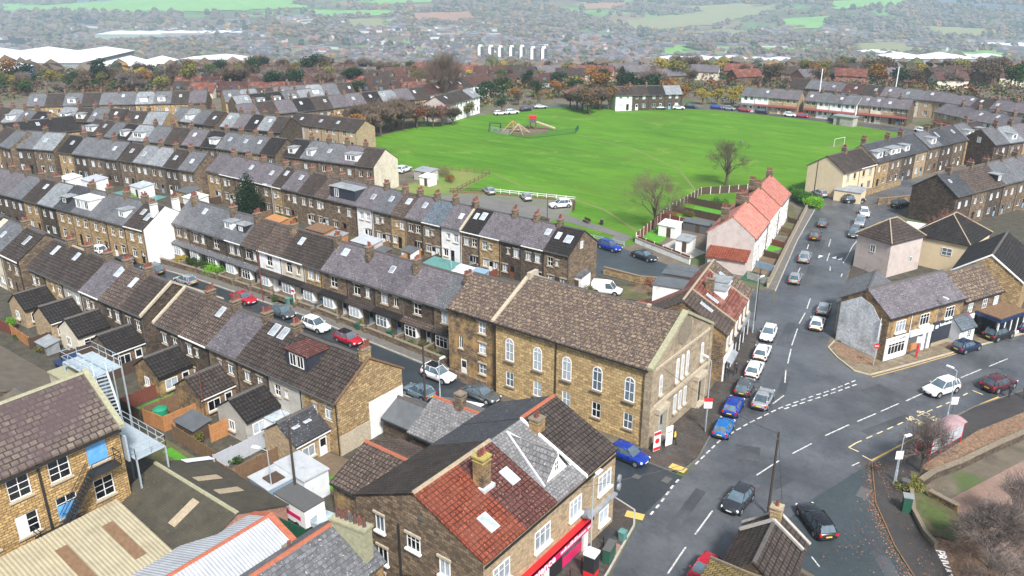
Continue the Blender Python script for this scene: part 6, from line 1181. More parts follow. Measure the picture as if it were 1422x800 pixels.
bare_tree(-66.0,130.0,11.5,'bare brown tree on the park lawn above the dark parked saloon',3,tr=.34,nk=2,depth=5,up=.03,spread=.8)
bare_tree(-69.0,168.5,10.5,'bare round tree on the lawn behind the pink roofed row',5,tr=.36,nk=2,depth=5,up=.03,spread=.8)
bare_tree(-20.5,144.5,9.5,'bare reddish tree beside the hipped brown roofs',8,'twig_red',tr=.15,depth=3,up=.1,spread=.75)
bare_tree(-9.4,76.6,7.0,'bare spreading tree behind the bus shelter',11,'twig_grey',tr=.15,depth=3,spread=.85,up=.05)
bare_tree(-1.9,65.6,6.5,'bare shrubby tree at the bottom right corner by the driveway',13,'twig_grey',tr=.13,depth=4,spread=.85,up=.05)
bare_tree(-.9,71.4,6.8,'bare grey tree on the bank above the pink forecourt at right edge',17,'twig_grey',tr=.12,depth=3,spread=.85,up=.05)
bare_tree(-.6,61.8,5.5,'low bare thicket nearest the bottom right corner',19,'twig_grey',tr=.1,depth=3,spread=.9,up=.03)
bare_tree(-120.2,70.6,4.5,'thin bare shrub climbing the white gable wall',23,'twig_red',tr=.08,depth=3,spread=.7,up=.15)
bare_tree(-187.0,210,19,'tall bare tree standing over the white corner terrace',29,'twig_brown',tr=.5,depth=4,up=.1,spread=.65)
# evergreen cone in the gardens
def cone_tree(x,y,h,r_,label,z=0,mat='leaf_dark',n=7500):
    t=thing('conifer_tree',label,'tree',(x,y,z)); b=MB(); b.tube((0,0,-.1),(0,0,h*.5),.2,.1,6); b.build('trunk','bark',t)
    bl=[]; rg=random.Random(int(x*7))
    for i in range(26):
        f=(i+.5)/26; a=i*2.4; rr=r_*(1-f)**.75*.55+.12; bl.append((math.cos(a)*rr*.55,math.sin(a)*rr*.55,h*.06+h*.92*f,max(.25,r_*(1-f)**.8*.75),.9))
    leafcloud(int(x),bl,n,.13,flat=1).build('crown',mat,t)
cone_tree(-132.1,91.6,9.2,4.2,'tall dark conifer in the back gardens beside the long row')
# planting variants for the belt
CR={}
def crown_variant(v):
    if v in CR: return CR[v]
    r=random.Random(100+v); h=1.0; bl=[]
    n=r.randint(6,9)
    for i in range(n):
        a=r.uniform(0,6.28); q=r.uniform(.05,.26); bl.append((math.cos(a)*q,math.sin(a)*q,r.uniform(.42,.84),r.uniform(.13,.23),.85))
    bl.append((0,0,.6,.27,1)); b=leafcloud(v,bl,820,.030); tr=MB(); tr.tube((0,0,-.05),(0,0,.5),.028,.015,6)
    for i in range(5): a=i*1.3; tr.tube((0,0,.3),(math.cos(a)*.2,math.sin(a)*.2,.62),.014,.006,4)
    CR[v]=(b.mesh('crown','leaf_green'),tr.mesh('trunk','bark')); return CR[v]
def belt_bare(v):
    k='bb%d'%v
    if k not in CR:
        rng=random.Random(v*5); b=MB()
        for i in range(6):
            t=6.283*i/6; branch(b,(0,0,.2),Vector((math.cos(t)*.6,math.sin(t)*.6,1)).normalized(),.28,.016,3,rng,.7,.1,0)
        # fine twig haze as thin slivers
        for i in range(520):
            u=rng.uniform(-1,1); t=rng.uniform(0,6.283); q=math.sqrt(1-u*u); rr=.33*rng.random()**.45; p=Vector((rr*q*math.cos(t),rr*q*math.sin(t),.64+rr*u)); d=Vector((p.x,p.y,p.z-.3)).normalized(); d=(d+Vector((rng.gauss(0,.3),rng.gauss(0,.3),rng.gauss(0,.3)))).normalized(); e=d.orthogonal().normalized()*.0055
            b.add([p-e,p+e,p+d*.12],[(0,1,2)])
        tr=MB(); tr.tube((0,0,-.05),(0,0,.25),.03,.022,6); CR[k]=(b.mesh('crown','twig_brown'),tr.mesh('trunk','bark'))
    return CR[k]
LOOK={'leaf_green':'green leafy','leaf_dark':'dark evergreen','leaf_orange':'orange autumn','leaf_yellow':'yellow autumn','leaf_brown':'brown autumn','leaf_olive':'olive green','leaf_rust':'rust red','twig_brown':'bare brown','twig_grey':'bare grey','twig_red':'bare reddish'}
PLANTED=[]
def belt_tree(x,y,h,mat,zone,wf=1.3,z=None):
    f,r=FR(x,y); z=TZ(f,r) if z is None else z; v=rnd.randint(0,5); cm,tm=(belt_bare(v%3) if mat.startswith('twig') else crown_variant(v))
    t=thing('conifer_tree' if mat=='leaf_dark' else 'deciduous_tree','x','tree',(x,y,z),rnd.uniform(0,6.28),'trees '+zone)
    place('trunk',tm,t,scale=(h*wf,h*wf,h)); place('crown',cm,t,mat=mat,scale=(h*wf,h*wf,h)); PLANTED.append((t,mat,zone,711+1150*r/max(1,f*.931+(45-z)*.365))); return t
zs='on left park edge'
for x,y,h,m in ((-168.5,149,7,'leaf_brown'),(-168.3,154,8,'leaf_orange'),(-169.5,158,8,'twig_brown'),(-170.5,164,9,'twig_brown'),(-171.6,169.8,9,'twig_brown'),(-171.5,174,9,'twig_brown'),(-168.7,177,7,'leaf_rust'),(-172,180,8,'twig_brown'),(-171,184,6,'leaf_rust'),(-174,152,8,'leaf_orange'),(-175,160,9,'twig_brown'),(-177,168,9,'twig_brown'),(-164,152,5,'leaf_brown'),(-176,176,9,'twig_brown')): belt_tree(x,y,h,m,zs)
zs='at far left park corner'
for x,y,h,m in ((-163.5,187,6,'twig_brown'),(-165,184,7,'twig_red'),(-166,181,7,'leaf_brown'),(-166,214,5,'leaf_dark'),(-168.5,200,5,'leaf_olive'),(-170.3,203,5,'leaf_brown'),(-177.6,216.5,7,'leaf_dark'),(-182,226,9,'leaf_dark'),(-184,238,9,'leaf_green'),(-175.5,233.7,6,'leaf_orange'),(-170.5,229,5,'leaf_brown'),(-175,246,7,'leaf_dark'),(-168,250,7,'leaf_orange'),(-162,251,8,'leaf_dark'),(-165,256,9,'leaf_yellow'),(-156,252,6,'leaf_dark'),(-152,254,6,'leaf_dark'),(-158,262,10,'leaf_orange'),(-150,264,9,'leaf_brown')): belt_tree(x,y,h,m,zs)
zs='along the park top'
for x,y,h,m in ((-143,229.5,8,'leaf_orange'),(-146,231,9,'twig_brown'),(-141,227.5,8,'leaf_brown'),(-150,234,8,'twig_red'),(-154,236,7,'leaf_brown'),(-145.5,240,7,'twig_red'),(-141.5,240,8,'leaf_orange'),(-143,237,8,'twig_brown'),(-147,243,8,'leaf_brown'),(-150,247,7,'leaf_brown'),(-139,244,8,'leaf_orange'),(-126,262,7,'leaf_orange'),(-121,268,6,'leaf_yellow'),(-117,271,6,'leaf_yellow'),(-112,273,7,'leaf_yellow'),(-130,262,10,'leaf_orange'),(-137,262,10,'leaf_dark'),(-146,262,11,'leaf_dark'),(-141,268,12,'twig_grey')): belt_tree(x,y,h,m,zs)
# belt beyond the park and the estate
zs='in the park belt'
mats=['twig_brown','twig_brown','leaf_brown','leaf_orange','twig_grey','twig_grey','leaf_olive','leaf_dark','leaf_brown','twig_brown','leaf_yellow','leaf_dark','leaf_olive','leaf_brown','leaf_green']
for i in range(125):
    f=rnd.uniform(326,415); r=rnd.uniform(-75,270)
    belt_tree(*W(f,r),rnd.uniform(6.5,11) if r>60 else rnd.uniform(5.5,8.5),rnd.choice(mats),zs,rnd.uniform(1.05,1.5))
zs='in the left distance'
for i in range(80):
    f=rnd.uniform(306,430); r=rnd.uniform(-.72,-.16)*f
    if r/f<-.44: f=rnd.uniform(306,368); r=rnd.uniform(-.7,-.44)*f
    belt_tree(*W(f,r),rnd.uniform(6,11) if r/f>-.42 else rnd.uniform(5,7.5),rnd.choice(mats),zs,rnd.uniform(1.1,1.5))
for f,r,h,m in ((330,-62,9,'leaf_dark'),(352,-171,11,'leaf_dark'),(345,-198,10,'leaf_dark'),(400,-120,10,'leaf_dark'),(388,-133,9,'leaf_dark'),(332,-250,12,'leaf_orange'),(326,-215,11,'leaf_olive'),(352,-208,11,'leaf_orange'),(300,-55,7,'leaf_dark'),(250,-68,6.5,'leaf_dark'),(345,-188,7,'leaf_lime') if 0 else (345,-188,7,'leaf_yellow')): belt_tree(*W(f,r),h,m,zs)
for n_,mat in enumerate(LOOK):
    for zone in set(p[2] for p in PLANTED):
        L_=sorted([p for p in PLANTED if p[1]==mat and p[2]==zone],key=lambda p:p[3]); k=len(L_)
        for i,p in enumerate(L_):
            ps='the only one' if k==1 else 'leftmost' if i==0 else 'rightmost' if i==k-1 else ordw(i+1)+' from left'
            p[0]['label']=f"{LOOK[mat]} tree {zone}, {ps}"+(' of its kind' if k>1 else ' there')
# bushes and hedges (nearby)
def bush(x,y,rx,ry,h,label,mat='leaf_hedge',name='bush',n=2600,size=.07,z=0,rz=0,cat='bush'):
    bl=[]; r=random.Random(int(x*31+y)); k=max(1,int(rx*ry*2.2))
    for i in range(min(26,k+3)): bl.append((r.uniform(-rx,rx)*.75,r.uniform(-ry,ry)*.75,h*r.uniform(.35,.62),min(h*.5,max(.25,min(rx,ry)*.8)),.95))
    o=leafcloud(int(x*9),bl,n,size).build(name,mat,None,(x,y,z),(0,0,rz)); tag(o,label,cat); return o
bush(-109.4,68.2,1.5,1.3,2.0,'bright green clipped round bush in the canopied terrace gardens','leaf_lime'); bush(-112.6,68.3,2.0,.9,1.8,'dark green hedge left of the round bright bush','leaf_green'); bush(-118.2,68.2,1.1,.8,1.6,'yellow bush at the left end of the canopied terrace','leaf_yellow'); bush(-115.4,68.4,.8,.7,2.3,'dark shrub between the yellow bush and the hedge','leaf_green')
bush(-51.6,165.2,4.4,1.4,3.0,'tall dark green hedge at the end of the pink roofed row','leaf_hedge',n=7000,size=.12,rz=R(-45),cat='hedge',name='hedge'); bush(-47.9,161.6,1.6,1.5,3.1,'bright green rounded end of the hedge by the branch road','leaf_lime',n=3500,size=.1)
bush(-122.0,92.6,3.4,.7,1.9,'clipped green hedge in the back gardens beside the tall conifer','leaf_hedge',n=3500,rz=0,cat='hedge',name='hedge')
for x,y,rx,ry,h,l,m in ((-67.2,138.5,1.6,1.2,1.6,'rusty shrub in the far corner of the black fenced garden','leaf_rust'),(-65.0,141.5,1.4,1.2,1.3,'olive shrub beside the rusty shrub behind the pink row','leaf_olive'),(-69,146,1.8,1.2,1.5,'dark green shrub behind the pink roofed row','leaf_green'),(-63,152.5,2,1.4,1.6,'green shrub at the park fence behind the farthest pink roof','leaf_green'),
   (-53.5,104.2,2.6,1.8,1.5,'brown brambles beside the white panel van','leaf_rust'),(-50.2,101.8,2.2,1.6,1.2,'brown undergrowth between panel van and the back wall','leaf_brown'),(-58.8,97.0,1.2,1.0,1.3,'green weeds behind the last garden row house','leaf_olive'),(-69.2,38.2,1.0,.8,1.3,'grey-green shrub beside the small black shed roof','leaf_olive'),(-112.5,40.2,.6,.6,2.1,'small green shrub between the first extensions','leaf_lime'),
   (-75.5,90.6,1.6,.8,1.5,'dark leafy shrub behind the garden row back doors','leaf_green'),(-103.5,91.6,1.4,1.0,1.4,'mixed green garden plants by the white rendered backs','leaf_olive'),(-123.6,137.5,2.4,1.2,2.2,'brown shrubs beside the pale park gable','leaf_brown'),(-119,134.4,1.4,1.0,2.0,'tawny shrub on the rough corner of the park','leaf_orange'),
   (-9.6,73.4,1.2,2.0,1.1,'mossy green growth under the bare spreading tree','leaf_olive'),(-3.6,60.2,1.5,1.0,1.2,'rust red bush at the bottom frame edge beside the driveway','leaf_rust'),(-27.2,137.8,1.6,.8,1.2,'green shrubs in the yard between the two cream houses','leaf_green'),(-25,152,2.4,1.6,2.0,'green garden shrubs below the dark terrace','leaf_olive'),(-43.2,170.9,1.5,.8,1.1,'green shrubs below the cream corner block','leaf_hedge'),(-152.5,97,2,1,1.6,'yellow bush in the gardens left of the long row','leaf_yellow'),
   (-160.6,83.6,1.8,1.1,1.4,'bright yellow-green bush by the grey-green garden lawn','leaf_lime'),(-93,66.9,.8,.5,.9,'small green plant in a canopied terrace front garden','leaf_green'),(-64.8,68.2,1.7,.7,1.0,'unkempt green front garden growth near the narrow house','leaf_olive')): bush(x,y,rx,ry,h,l,m,n=1500)

# ------------------------------------------------------------------ fences, walls, garden things
def fence(x0,y0,x1,y1,h,mat,label,name='fence',th=.06,posts=2.0,postmat=None,cat='fence',kind='board',z=0):
    L=math.hypot(x1-x0,y1-y0); t=thing(name,label,cat,(x0,y0,z),math.atan2(y1-y0,x1-x0)); b=MB(); r=random.Random(int(x0*7+y1))
    if kind=='board':
        n=max(1,round(L/posts))
        for i in range(n):
            dz=r.uniform(-.05,.05); a,e=i*L/n+.05,(i+1)*L/n-.05; k=max(1,int((e-a)/.18))
            for j in range(k): b.box(a+(e-a)*j/k,a+(e-a)*(j+1)/k-.012,-th/2+(.008 if j%2 else 0),th/2,.04,h+dz)
        b.build('panel',mat,t); p=MB()
        for i in range(n+1): p.box(i*L/n-.055,i*L/n+.055,-.06,.06,0,h+.12)
        p.build('post',postmat or mat,t)
    elif kind=='rail':
        n=max(1,round(L/posts))
        for q in (h*.5,h*.92): b.box(0,L,-.03,.03,q-.05,q+.05)
        b.build('rail',mat,t); p=MB()
        for i in range(n+1): p.box(i*L/n-.06,i*L/n+.06,-.06,.06,0,h+.05)
        p.build('post',postmat or mat,t)
    elif kind=='mesh':
        n=max(1,round(L/.18))
        for i in range(n+1): b.box(i*L/n-.012,i*L/n+.012,-.012,.012,0,h)
        for q in (.1,h-.05): b.box(0,L,-.02,.02,q-.03,q+.03)
        b.build('panel',mat,t)
    elif kind=='wall':
        b.box(0,L,-th/2,th/2,0,h); b.build('wall',mat,t); p=MB(); p.box(-.03,L+.03,-th/2-.05,th/2+.05,h+.002,h+.1); p.build('coping',postmat or 'stone_cap_dark',t)
    return t
TO,TB,TD,TR='timber_orange','timber_brown','timber_dark','timber_red'
for a in ((-76.6,37.2,-76.4,41.4,1.9,TB,'short brown fence left of the green tank garden'),(-76.4,37.2,-73.2,37.5,1.8,TO,'orange board fence directly in front of the green tank'),(-73.2,37.5,-73.0,44.0,1.8,TO,'long new orange fence running up to the sixth extension'),(-71.2,37.3,-62.9,37.0,1.7,TB,'brown fence at the foot of the bushy garden'),(-67.6,39.2,-67.4,42.2,2.0,TO,'short bright orange fence beside the seventh extension'),
  (-62.7,36.3,-62.5,44.0,1.9,'grey_fence','long grey panel fence before the slate roofed extension'),(-62.2,36.2,-56.6,36.0,1.7,TB,'mossy board fence behind the dark shed roof'),(-80.6,37.0,-76.8,37.0,1.6,TD,'dark fence below the little green lawn'),(-80.8,37.0,-80.6,44.6,1.6,TR,'dark red fence between fifth and sixth extensions'),(-88.4,36.4,-81.0,36.8,1.5,TD,'dark fence along the foot of the black shed gardens'),
  (-88.6,36.6,-88.4,45,1.5,TD,'dark fence beside the fourth extension'),(-97.2,38.6,-97.0,45,1.5,TD,'dark fence beside the third extension'),(-104.6,38.4,-104.4,45,1.5,TD,'dark fence beside the second extension'),(-111,39.0,-105,38.6,1.5,TO,'orange fence below the first extensions at left'),(-118.5,38.6,-111.4,38.9,1.5,TR,'reddish fence at the far left gardens'),
  (-59.6,36.6,-59.4,41.0,1.7,TB,'brown wooden fence beside the slate roofed extension'),(-56.4,33.6,-47.0,34.4,1.9,'green_plastic','dark green sheet fence behind the white metal roof')): fence(*a)
for i,u in enumerate([-144.3,-134.9,-128.2,-120.6,-112.5,-108.4,-101.3,-96.9,-89.7,-85.7,-77.8,-73.7,-65.6]):
    fence(u,86.2+(i%3),u+.05,93.6,1.5,[TD,TR,TB,TO,TD][i%5],f"{['dark','dark red','brown','orange','black'][i%5]} garden fence running back from the long row, {ORD[i]} from left")
for a in ((-149,86.0,-118,85.4,1.4,TD,'long dark fence behind the honey and first canopied backs'),(-118,85.2,-96,86.0,1.4,TB,'brown fence along the lane behind the canopied terrace'),(-96,86.0,-62,85.6,1.3,TD,'dark fence along the lane near the teal shed')): fence(*a)
# park fences and walls
fence(-84.2,131.4,-88.2,138.0,.9,TD,'low rail fence right of the park car park','rail_fence',kind='rail'); fence(-88.2,138.0,-106,133.0,.9,'white_wood','white topped rail fence behind the park car park','rail_fence',kind='rail'); fence(-106,133,-113,127.8,.9,TD,'low rail fence left of the park car park','rail_fence',kind='rail')
fence(-111.8,127.5,-116.2,145.2,1.0,TB,'rail fence right of the rough corner of the park','rail_fence',kind='rail'); fence(-116.2,145.2,-131.0,141.2,1.0,TB,'rail fence behind the rough corner of the park','rail_fence',kind='rail')
fence(-65.8,118.7,-84,118.9,.8,'steel_galv','low metal rail along the back street','rail_fence',kind='rail')
fence(-65.2,121.6,-38.8+-14,117.1,.9,'render_white','white garden wall along the back street','garden_wall',th=.25,kind='wall',cat='wall')
for a in ((-65.2,121.8,-67.4,135.0,1.7,TR,'red-brown fence along the lawn side of the corner garden'),(-67.4,135.0,-59.5,134.6,1.8,TR,'red-brown fence between corner garden and black fenced garden'),(-67.6,135.2,-69.0,143.0,1.6,'gutter_grey','black fence with white posts behind the pink row'),(-69,143.0,-70,158,1.5,TD,'dark fence between the park and the pink row gardens'),(-70,158,-62,168,1.5,TD,'dark fence at the top of the pink row gardens'),(-65.0,122.0,-53.0,117.6,1.2,TR,'low red-brown fence above the white garden wall')): fence(*a,postmat='white_wood')
fence(-69.1,150.2,-58,149,1.4,TD,'dark cross fence behind the middle pink house'); fence(-68.8,142.8,-57,141.8,1.4,TD,'dark cross fence behind the nearest pink house')
fence(-38.9,114.5,-43.9,137.8,.9,'stone_cap','buff front garden wall of the pink row nearest the junction','garden_wall',th=.3,kind='wall',cat='wall'); fence(-43.9,137.9,-48.6,160.2,.9,'stone_cap','buff front garden wall of the pink row farther up the road','garden_wall',th=.3,kind='wall',cat='wall')
for i,(y,m,l) in enumerate(((116.5,'concrete','pale wall beside the green mat garden'),(122.2,'steel_blue','blue-grey fence in front of the pink row'),(128.2,TD,'dark fence below the lawned front garden'),(134.6,TR,'long red-brown fence in front of the middle pink house'),(142.5,TB,'brown fence in front of the farthest pink house'),(149.2,TD,'dark fence near the tall hedge'))):
    k=(y-115)/46*9.5; fence(-44.2-k*.82+1.6,y,-39.2-k,y-.6,1.1,m,l)
GZ=.04
for pts,m,n_ in (([(-45.6,128.6),(-43.4,134),(-46.4,134.4),(-47.2,129)],'lawn_green','garden_lawn'),([(-43.7,115.6),(-39.3,115.4),(-40.2,119.0),(-44.0,119.6)],'green_plastic','garden_mat'),([(-65.4,124),(-61.6,123),(-62.4,130),(-66.4,131)],'lawn_green','garden_lawn'),([(-66.2,146),(-58.5,145.6),(-59,149),(-67.2,149.4)],'lawn_green','garden_lawn'),([(-60.8,120.6),(-54,118.4),(-53,124),(-60.5,127)],'concrete','garden_patio'),
   ([(-80.2,38.4),(-77.0,38.4),(-77.0,42.6),(-80.2,42.6)],'lawn_green','garden_lawn'),([(-76.2,40.6),(-73.4,41),(-73.4,43.8),(-76.2,43.6)],'lawn_green','garden_lawn'),([(-87,35),(-83,34.8),(-82.6,36.4),(-87,36.6)],'lawn_green','garden_lawn'),([(-72.8,33.2),(-61.8,35.2),(-56.6,35.2),(-56.4,36.4),(-72.8,36.8)],'bank','grass_strip'),([(-70,35.2),(-57,34.9),(-57,35.6),(-70,36.2)],'lawn_green','grass_strip'),([(-57.0,40.5),(-50.4,40.5),(-50.2,46),(-57,45)],'dirt','dirt_patch'),([(-53.6,41.6),(-50.6,40.6),(-50.4,44),(-53,44.6)],'lawn_green','garden_lawn'),
   ([(-62.0,37.4),(-60,37.4),(-60,41),(-62,41)],'dirt','garden_patio'),([(-60.6,95.6),(-50,99),(-46,104),(-52,104.4),(-60,100)],'bank','grass_strip'),([(-54.5,100.8),(-49.8,102.2),(-50.6,105.2),(-55,104.2)],'dirt','dirt_patch'),([(-49,92),(-44.2,93),(-45,99),(-48.6,99)],'concrete_dark','yard_slab'),
   ([(-169,84.4),(-156,86.0),(-157,89.6),(-169.4,87.6)],'teal_paint','garden_mat'),([(-24.4,98.9),(-21,96.4),(-18.8,98.6),(-24.8,101.4)],'leaf_litter','leaf_patch'),([(-60,67.8),(-66.5,67.4),(-66.5,69.2),(-60,69.0)],'bank','front_garden'),([(-95,66.9),(-91,66.9),(-91,69.4),(-95,69.4)],'timber_orange','garden_patio'),([(-106,66.9),(-103,66.9),(-103,69.4),(-106,69.4)],'bank','front_garden'),([(-121,66.4),(-108,67.4),(-108,69.4),(-121,69.4)],'bank','front_garden'),
   ([(-48,153),(-51.6,161),(-53.4,161),(-49.8,151)],'bank','front_garden'),([(-47,141),(-50,150),(-47.2,151.4),(-44.6,141.6)],'bank','front_garden'),([(-43.2,119.6),(-41,119.2),(-42.4,127.6),(-45.4,127.6)],'dirt','front_garden')):
    GZ+=.004; sheet(n_,pts,GZ if n_!='leaf_patch' else .126,m)
def wallrun(name,pts,h,mat,label,th=.3,cap='stone_cap_dark',cat='wall'):
    b=MB(); c=MB()
    for (x0,y0),(x1,y1) in zip(pts,pts[1:]):
        d=math.hypot(x1-x0,y1-y0); nx,ny=-(y1-y0)/d*th/2,(x1-x0)/d*th/2
        b.poly([(x0+nx,y0+ny),(x1+nx,y1+ny),(x1-nx,y1-ny),(x0-nx,y0-ny)],0,h); c.poly([(x0+nx*1.4,y0+ny*1.4),(x1+nx*1.4,y1+ny*1.4),(x1-nx*1.4,y1-ny*1.4),(x0-nx*1.4,y0-ny*1.4)],h+.003,h+.12)
    t=thing(name,label,cat,(0,0,0)); b.build('wall',mat,t); c.build('coping',cap,t); return t
wallrun('garden_wall',[(-121,66.3),(-108,67.2),(-84,67.7),(-60,66.6)],.8,'stone_brown','low stone front garden wall along the canopied terrace')
for i,u in enumerate(bR2[1:-1]):
    wallrun('garden_wall',[(u,66.9 if u>-110 else 66.6),(u,69.2)],.8,'stone_brown',f'low stone divider between canopied terrace front gardens, {ORD[i]} from left',.2)
wallrun('garden_wall',[(-61.5,105.0),(-55,104.8),(-50,107.0),(-46.4,106.6),(-44,103.4)],1.1,'stone_honey','curved stone wall around the brambles by the back street')
wallrun('garden_wall',[(-44.6,103.4),(-43.2,99.8),(-47.5,98.8)],2.4,'stone_honey','tall stone yard wall behind the red-brown roofed shops')
wallrun('garden_wall',[(-33.0,180),(-38.5,172.4)],1.2,'stone_gable','stone wall beside the black car at the dark gable')
wallrun('garden_wall',[(-44.4,170.6),(-41.2,183),(-39,192)],1.1,'stone_honey','honey stone wall in front of the cream corner block')
wallrun('bank_wall',[(-8.9,74.0),(-8.2,76.4),(-6.6,79.6),(-4.2,85.6),(-1.0,92.8),(4,103)],.8,'stone_dark','broken stone wall along the pink forecourt behind the bus shelter',.4,'stone_cap_dark')
wallrun('bank_wall',[(-7.9,72.9),(-5.3,72.0)],.7,'stone_gable','short mossy stone wall at the corner of the pink forecourt',.35)
wallrun('bank_wall',[(-9.3,72.6),(-8.4,69.4),(-6.9,66.8),(-5.8,65.6)],.5,'stone_cap_dark','low curved kerb wall between pavement and mossy bank',.25)
earth('moss_turf',(.08,.12,.025),(.05,.075,.02),(.12,.10,.05),1.5,4,.5,.65)
sheet('mossy_bank',[(-9.2,72.6),(-8.3,69.5),(-6.9,67.0),(-4.8,67.4),(-4.4,70.4),(-5.4,71.9),(-8.0,72.8),(-8.9,76.2),(-10.2,76.2)],.17,'bank'); sheet('moss_patch',[(-8.4,71.8),(-8.1,70.6),(-7.6,69.4),(-7.0,68.9),(-6.4,68.2),(-5.7,68.6),(-5.4,69.4),(-5.9,70.2),(-6.0,71.2),(-7.1,71.3)],.19,'moss_turf')
sheet('rough_bank',[(-9.6,77.4),(-8.6,77),(-4.7,85.8),(-1.5,93),(3.6,103.4),(2,105),(-3.2,95.2),(-6.4,88.2)],.16,'leaf_litter')
sheet('leaf_litter',[(-6.6,66.4),(-5.4,64.6),(-2,60),(2,60),(-1,66),(-4.4,69.8)],.078,'leaf_litter')
plain('litter_red',(.26,.085,.05),.9,.3,3); plain('litter_tan',(.34,.2,.11),.9,.3,3); b=MB(); r_=random.Random(5)
for i in range(2600):
    t_=r_.random()
    if t_<.72:
        pts=[(-13.5,75.5),(-11.4,69),(-8.5,63.8),(-2.9,56.2)]; k=r_.randrange(3); q=r_.random(); x=pts[k][0]+(pts[k+1][0]-pts[k][0])*q+r_.gauss(0,.5); y=pts[k][1]+(pts[k+1][1]-pts[k][1])*q+r_.gauss(0,.5)
    else: x=r_.uniform(-13,-3); y=r_.uniform(58,76); 
    z=.145 if x>-13.2+.0 and (x-(-13.5))*1.0>(75.5-y)*.55 else .05; s_=r_.uniform(.03,.075); a=r_.uniform(0,6.28); dx,dy=math.cos(a)*s_,math.sin(a)*s_; b.add([(x-dx,y-dy,z),(x+dy,y-dx,z+.01),(x+dx,y+dy,z+.02),(x-dy,y+dx,z+.01)],[(0,1,2,3)],i%3)
stuff(b.build('fallen_leaves',['litter_red','litter_tan','leaf_brown']),'scattered red and brown fallen leaves along the kerb','leaves')
# sheds and small garden buildings
def shed(x,y,w_,d_,h,label,wall,rf,rz=0,fall=.35,name='garden_shed'):
    t=thing(name,label,'shed',(x,y,0),rz); b=MB(); b.add([(0,0,0),(w_,0,0),(w_,d_,0),(0,d_,0),(0,0,h-fall),(w_,0,h-fall),(w_,d_,h),(0,d_,h)],[(0,1,5,4),(1,2,6,5),(2,3,7,6),(3,0,4,7)]); b.build('wall',wall,t)
    o=.15; b=MB(); b.add([(-o,-o,h-fall),(w_+o,-o,h-fall),(w_+o,d_+o,h+.02),(-o,d_+o,h+.02),(-o,-o,h-fall+.08),(w_+o,-o,h-fall+.08),(w_+o,d_+o,h+.1),(-o,d_+o,h+.1)],[(3,2,1,0),(4,5,6,7),(0,1,5,4),(1,2,6,5),(2,3,7,6),(3,0,4,7)]); b.build('roof',rf,t)
    b=MB(); b.box(w_*.5,w_*.5+.8,-.03,-.004,.05,min(1.8,h-fall-.15)); b.build('door',TD,t); return t
for a in ((-100.4,88.4,4.6,2.8,2.4,'pinkish garden store with pale blue roof behind the white backs','render_pinkgrey','sheet_white'),(-83.6,87.6,5.6,2.8,2.2,'garden shed with sloping teal felt roof','stone_brown','teal_paint'),(-78.0,87.8,2.8,2.4,2.2,'black garden shed with white roof next to the teal one','gutter_grey','flat_white'),(-74.9,88.0,2.2,2.4,2.3,'slate blue garden shed by the leafy shrub','steel_blue','steel_blue'),
   (-122.8,88.0,4.0,2.2,2.2,'orange timber summerhouse beside the tall conifer',TO,TO),(-111.8,88.4,4.6,2.6,2.4,'large bright orange timber shed behind the canopied terrace',TO,TB),(-106.6,88.8,2.8,2.0,2.1,'second orange timber shed with greenish roof',TO,'flat_grey'),(-94.6,87.6,2.2,2.2,1.9,'dark red garden store with felt roof',TR,'flat_felt'),(-91.0,90.6,2.2,1.8,2.0,'small white rendered outhouse by the white house back','render_white','flat_felt'),
   (-71.8,38.0,3.2,2.0,1.9,'small black garden shed with felt roof beside the grey shrub',TD,'flat_felt'),(-95.4,37.2,3.4,2.4,1.8,'dark blue tarpaulin covered garden store','navy_paint','navy_paint'),(-103.6,38.8,2.6,1.6,1.5,'grey covered garden bench store','flat_grey','flat_grey'),(-62.6,100.2-4,2.6,2.4,2.7,'white framed back porch with slate roof on the last garden row house','render_white','slate_grey'),(-66,91.6,1.2,1.2,1.6,'small white garden box beside the brambles','render_white','flat_grey'),
   (-147,87,4.2,3,2.6,'white flat roofed garage in the gardens at left','render_white','flat_white'),(-151.8,88.6,4.0,3.4,2.8,'stone rear wing with two rooflights at left','stone_honey','flat_felt'),(-176.4,81.8,4.8,3.4,2.8,'pale roofed conservatory in the gardens at far left','render_white','sheet_white'),(-163.8,85.6,4,3,2.6,'white conservatory on the grey-green lawn','white_wood','roof_glass'),(-183.4,80.5,4,3,2.4,'white garage roof beside the detached block','render_white','flat_white'),
   (-130,53.0,3,2,2.2,'pale blue roofed garden store behind the dark row','render_white','sheet_white'),(-46.6,170.2,5.2,3.6,2.6,'flat roofed cream garage beside the cream corner block','render_cream_clean','flat_grey'),(-64.0,127.6,3.2,2.6,2.4,'white summerhouse in the patio garden behind the pink row','white_wood','flat_white'),(-57.8,121.9,2.4,2.6,2.3,'small white conservatory by the patio of the nearest pink house','white_wood','flat_grey'),
   (-62.0,133.2,5.0,1.4,2.0,'black shed in the garden behind the nearest pink house','gutter_grey','flat_felt'),(-127.0,131.6,4.6,3.0,2.4,'grey felt roofed garage behind the pale park gable','render_grey','flat_grey'),(-122.5,128.6,2.8,2.4,2.2,'white store beside the grey felt garage','render_white','flat_white'),(-29,152,3.2,2.6,2.4,'white garage below the dark terrace','render_white','flat_white')): shed(*a)
def cone(): pass
t=thing('water_tank','green plastic oil tank behind the orange fence','tank',(-75.6,38.6,0)); b=MB(); b.tube((0,0,0),(0,0,1.45),.75,.75,14); b.tube((0,0,1.45),(0,0,1.65),.75,.4,14); b.build('tank','green_tank',t,smooth=False)
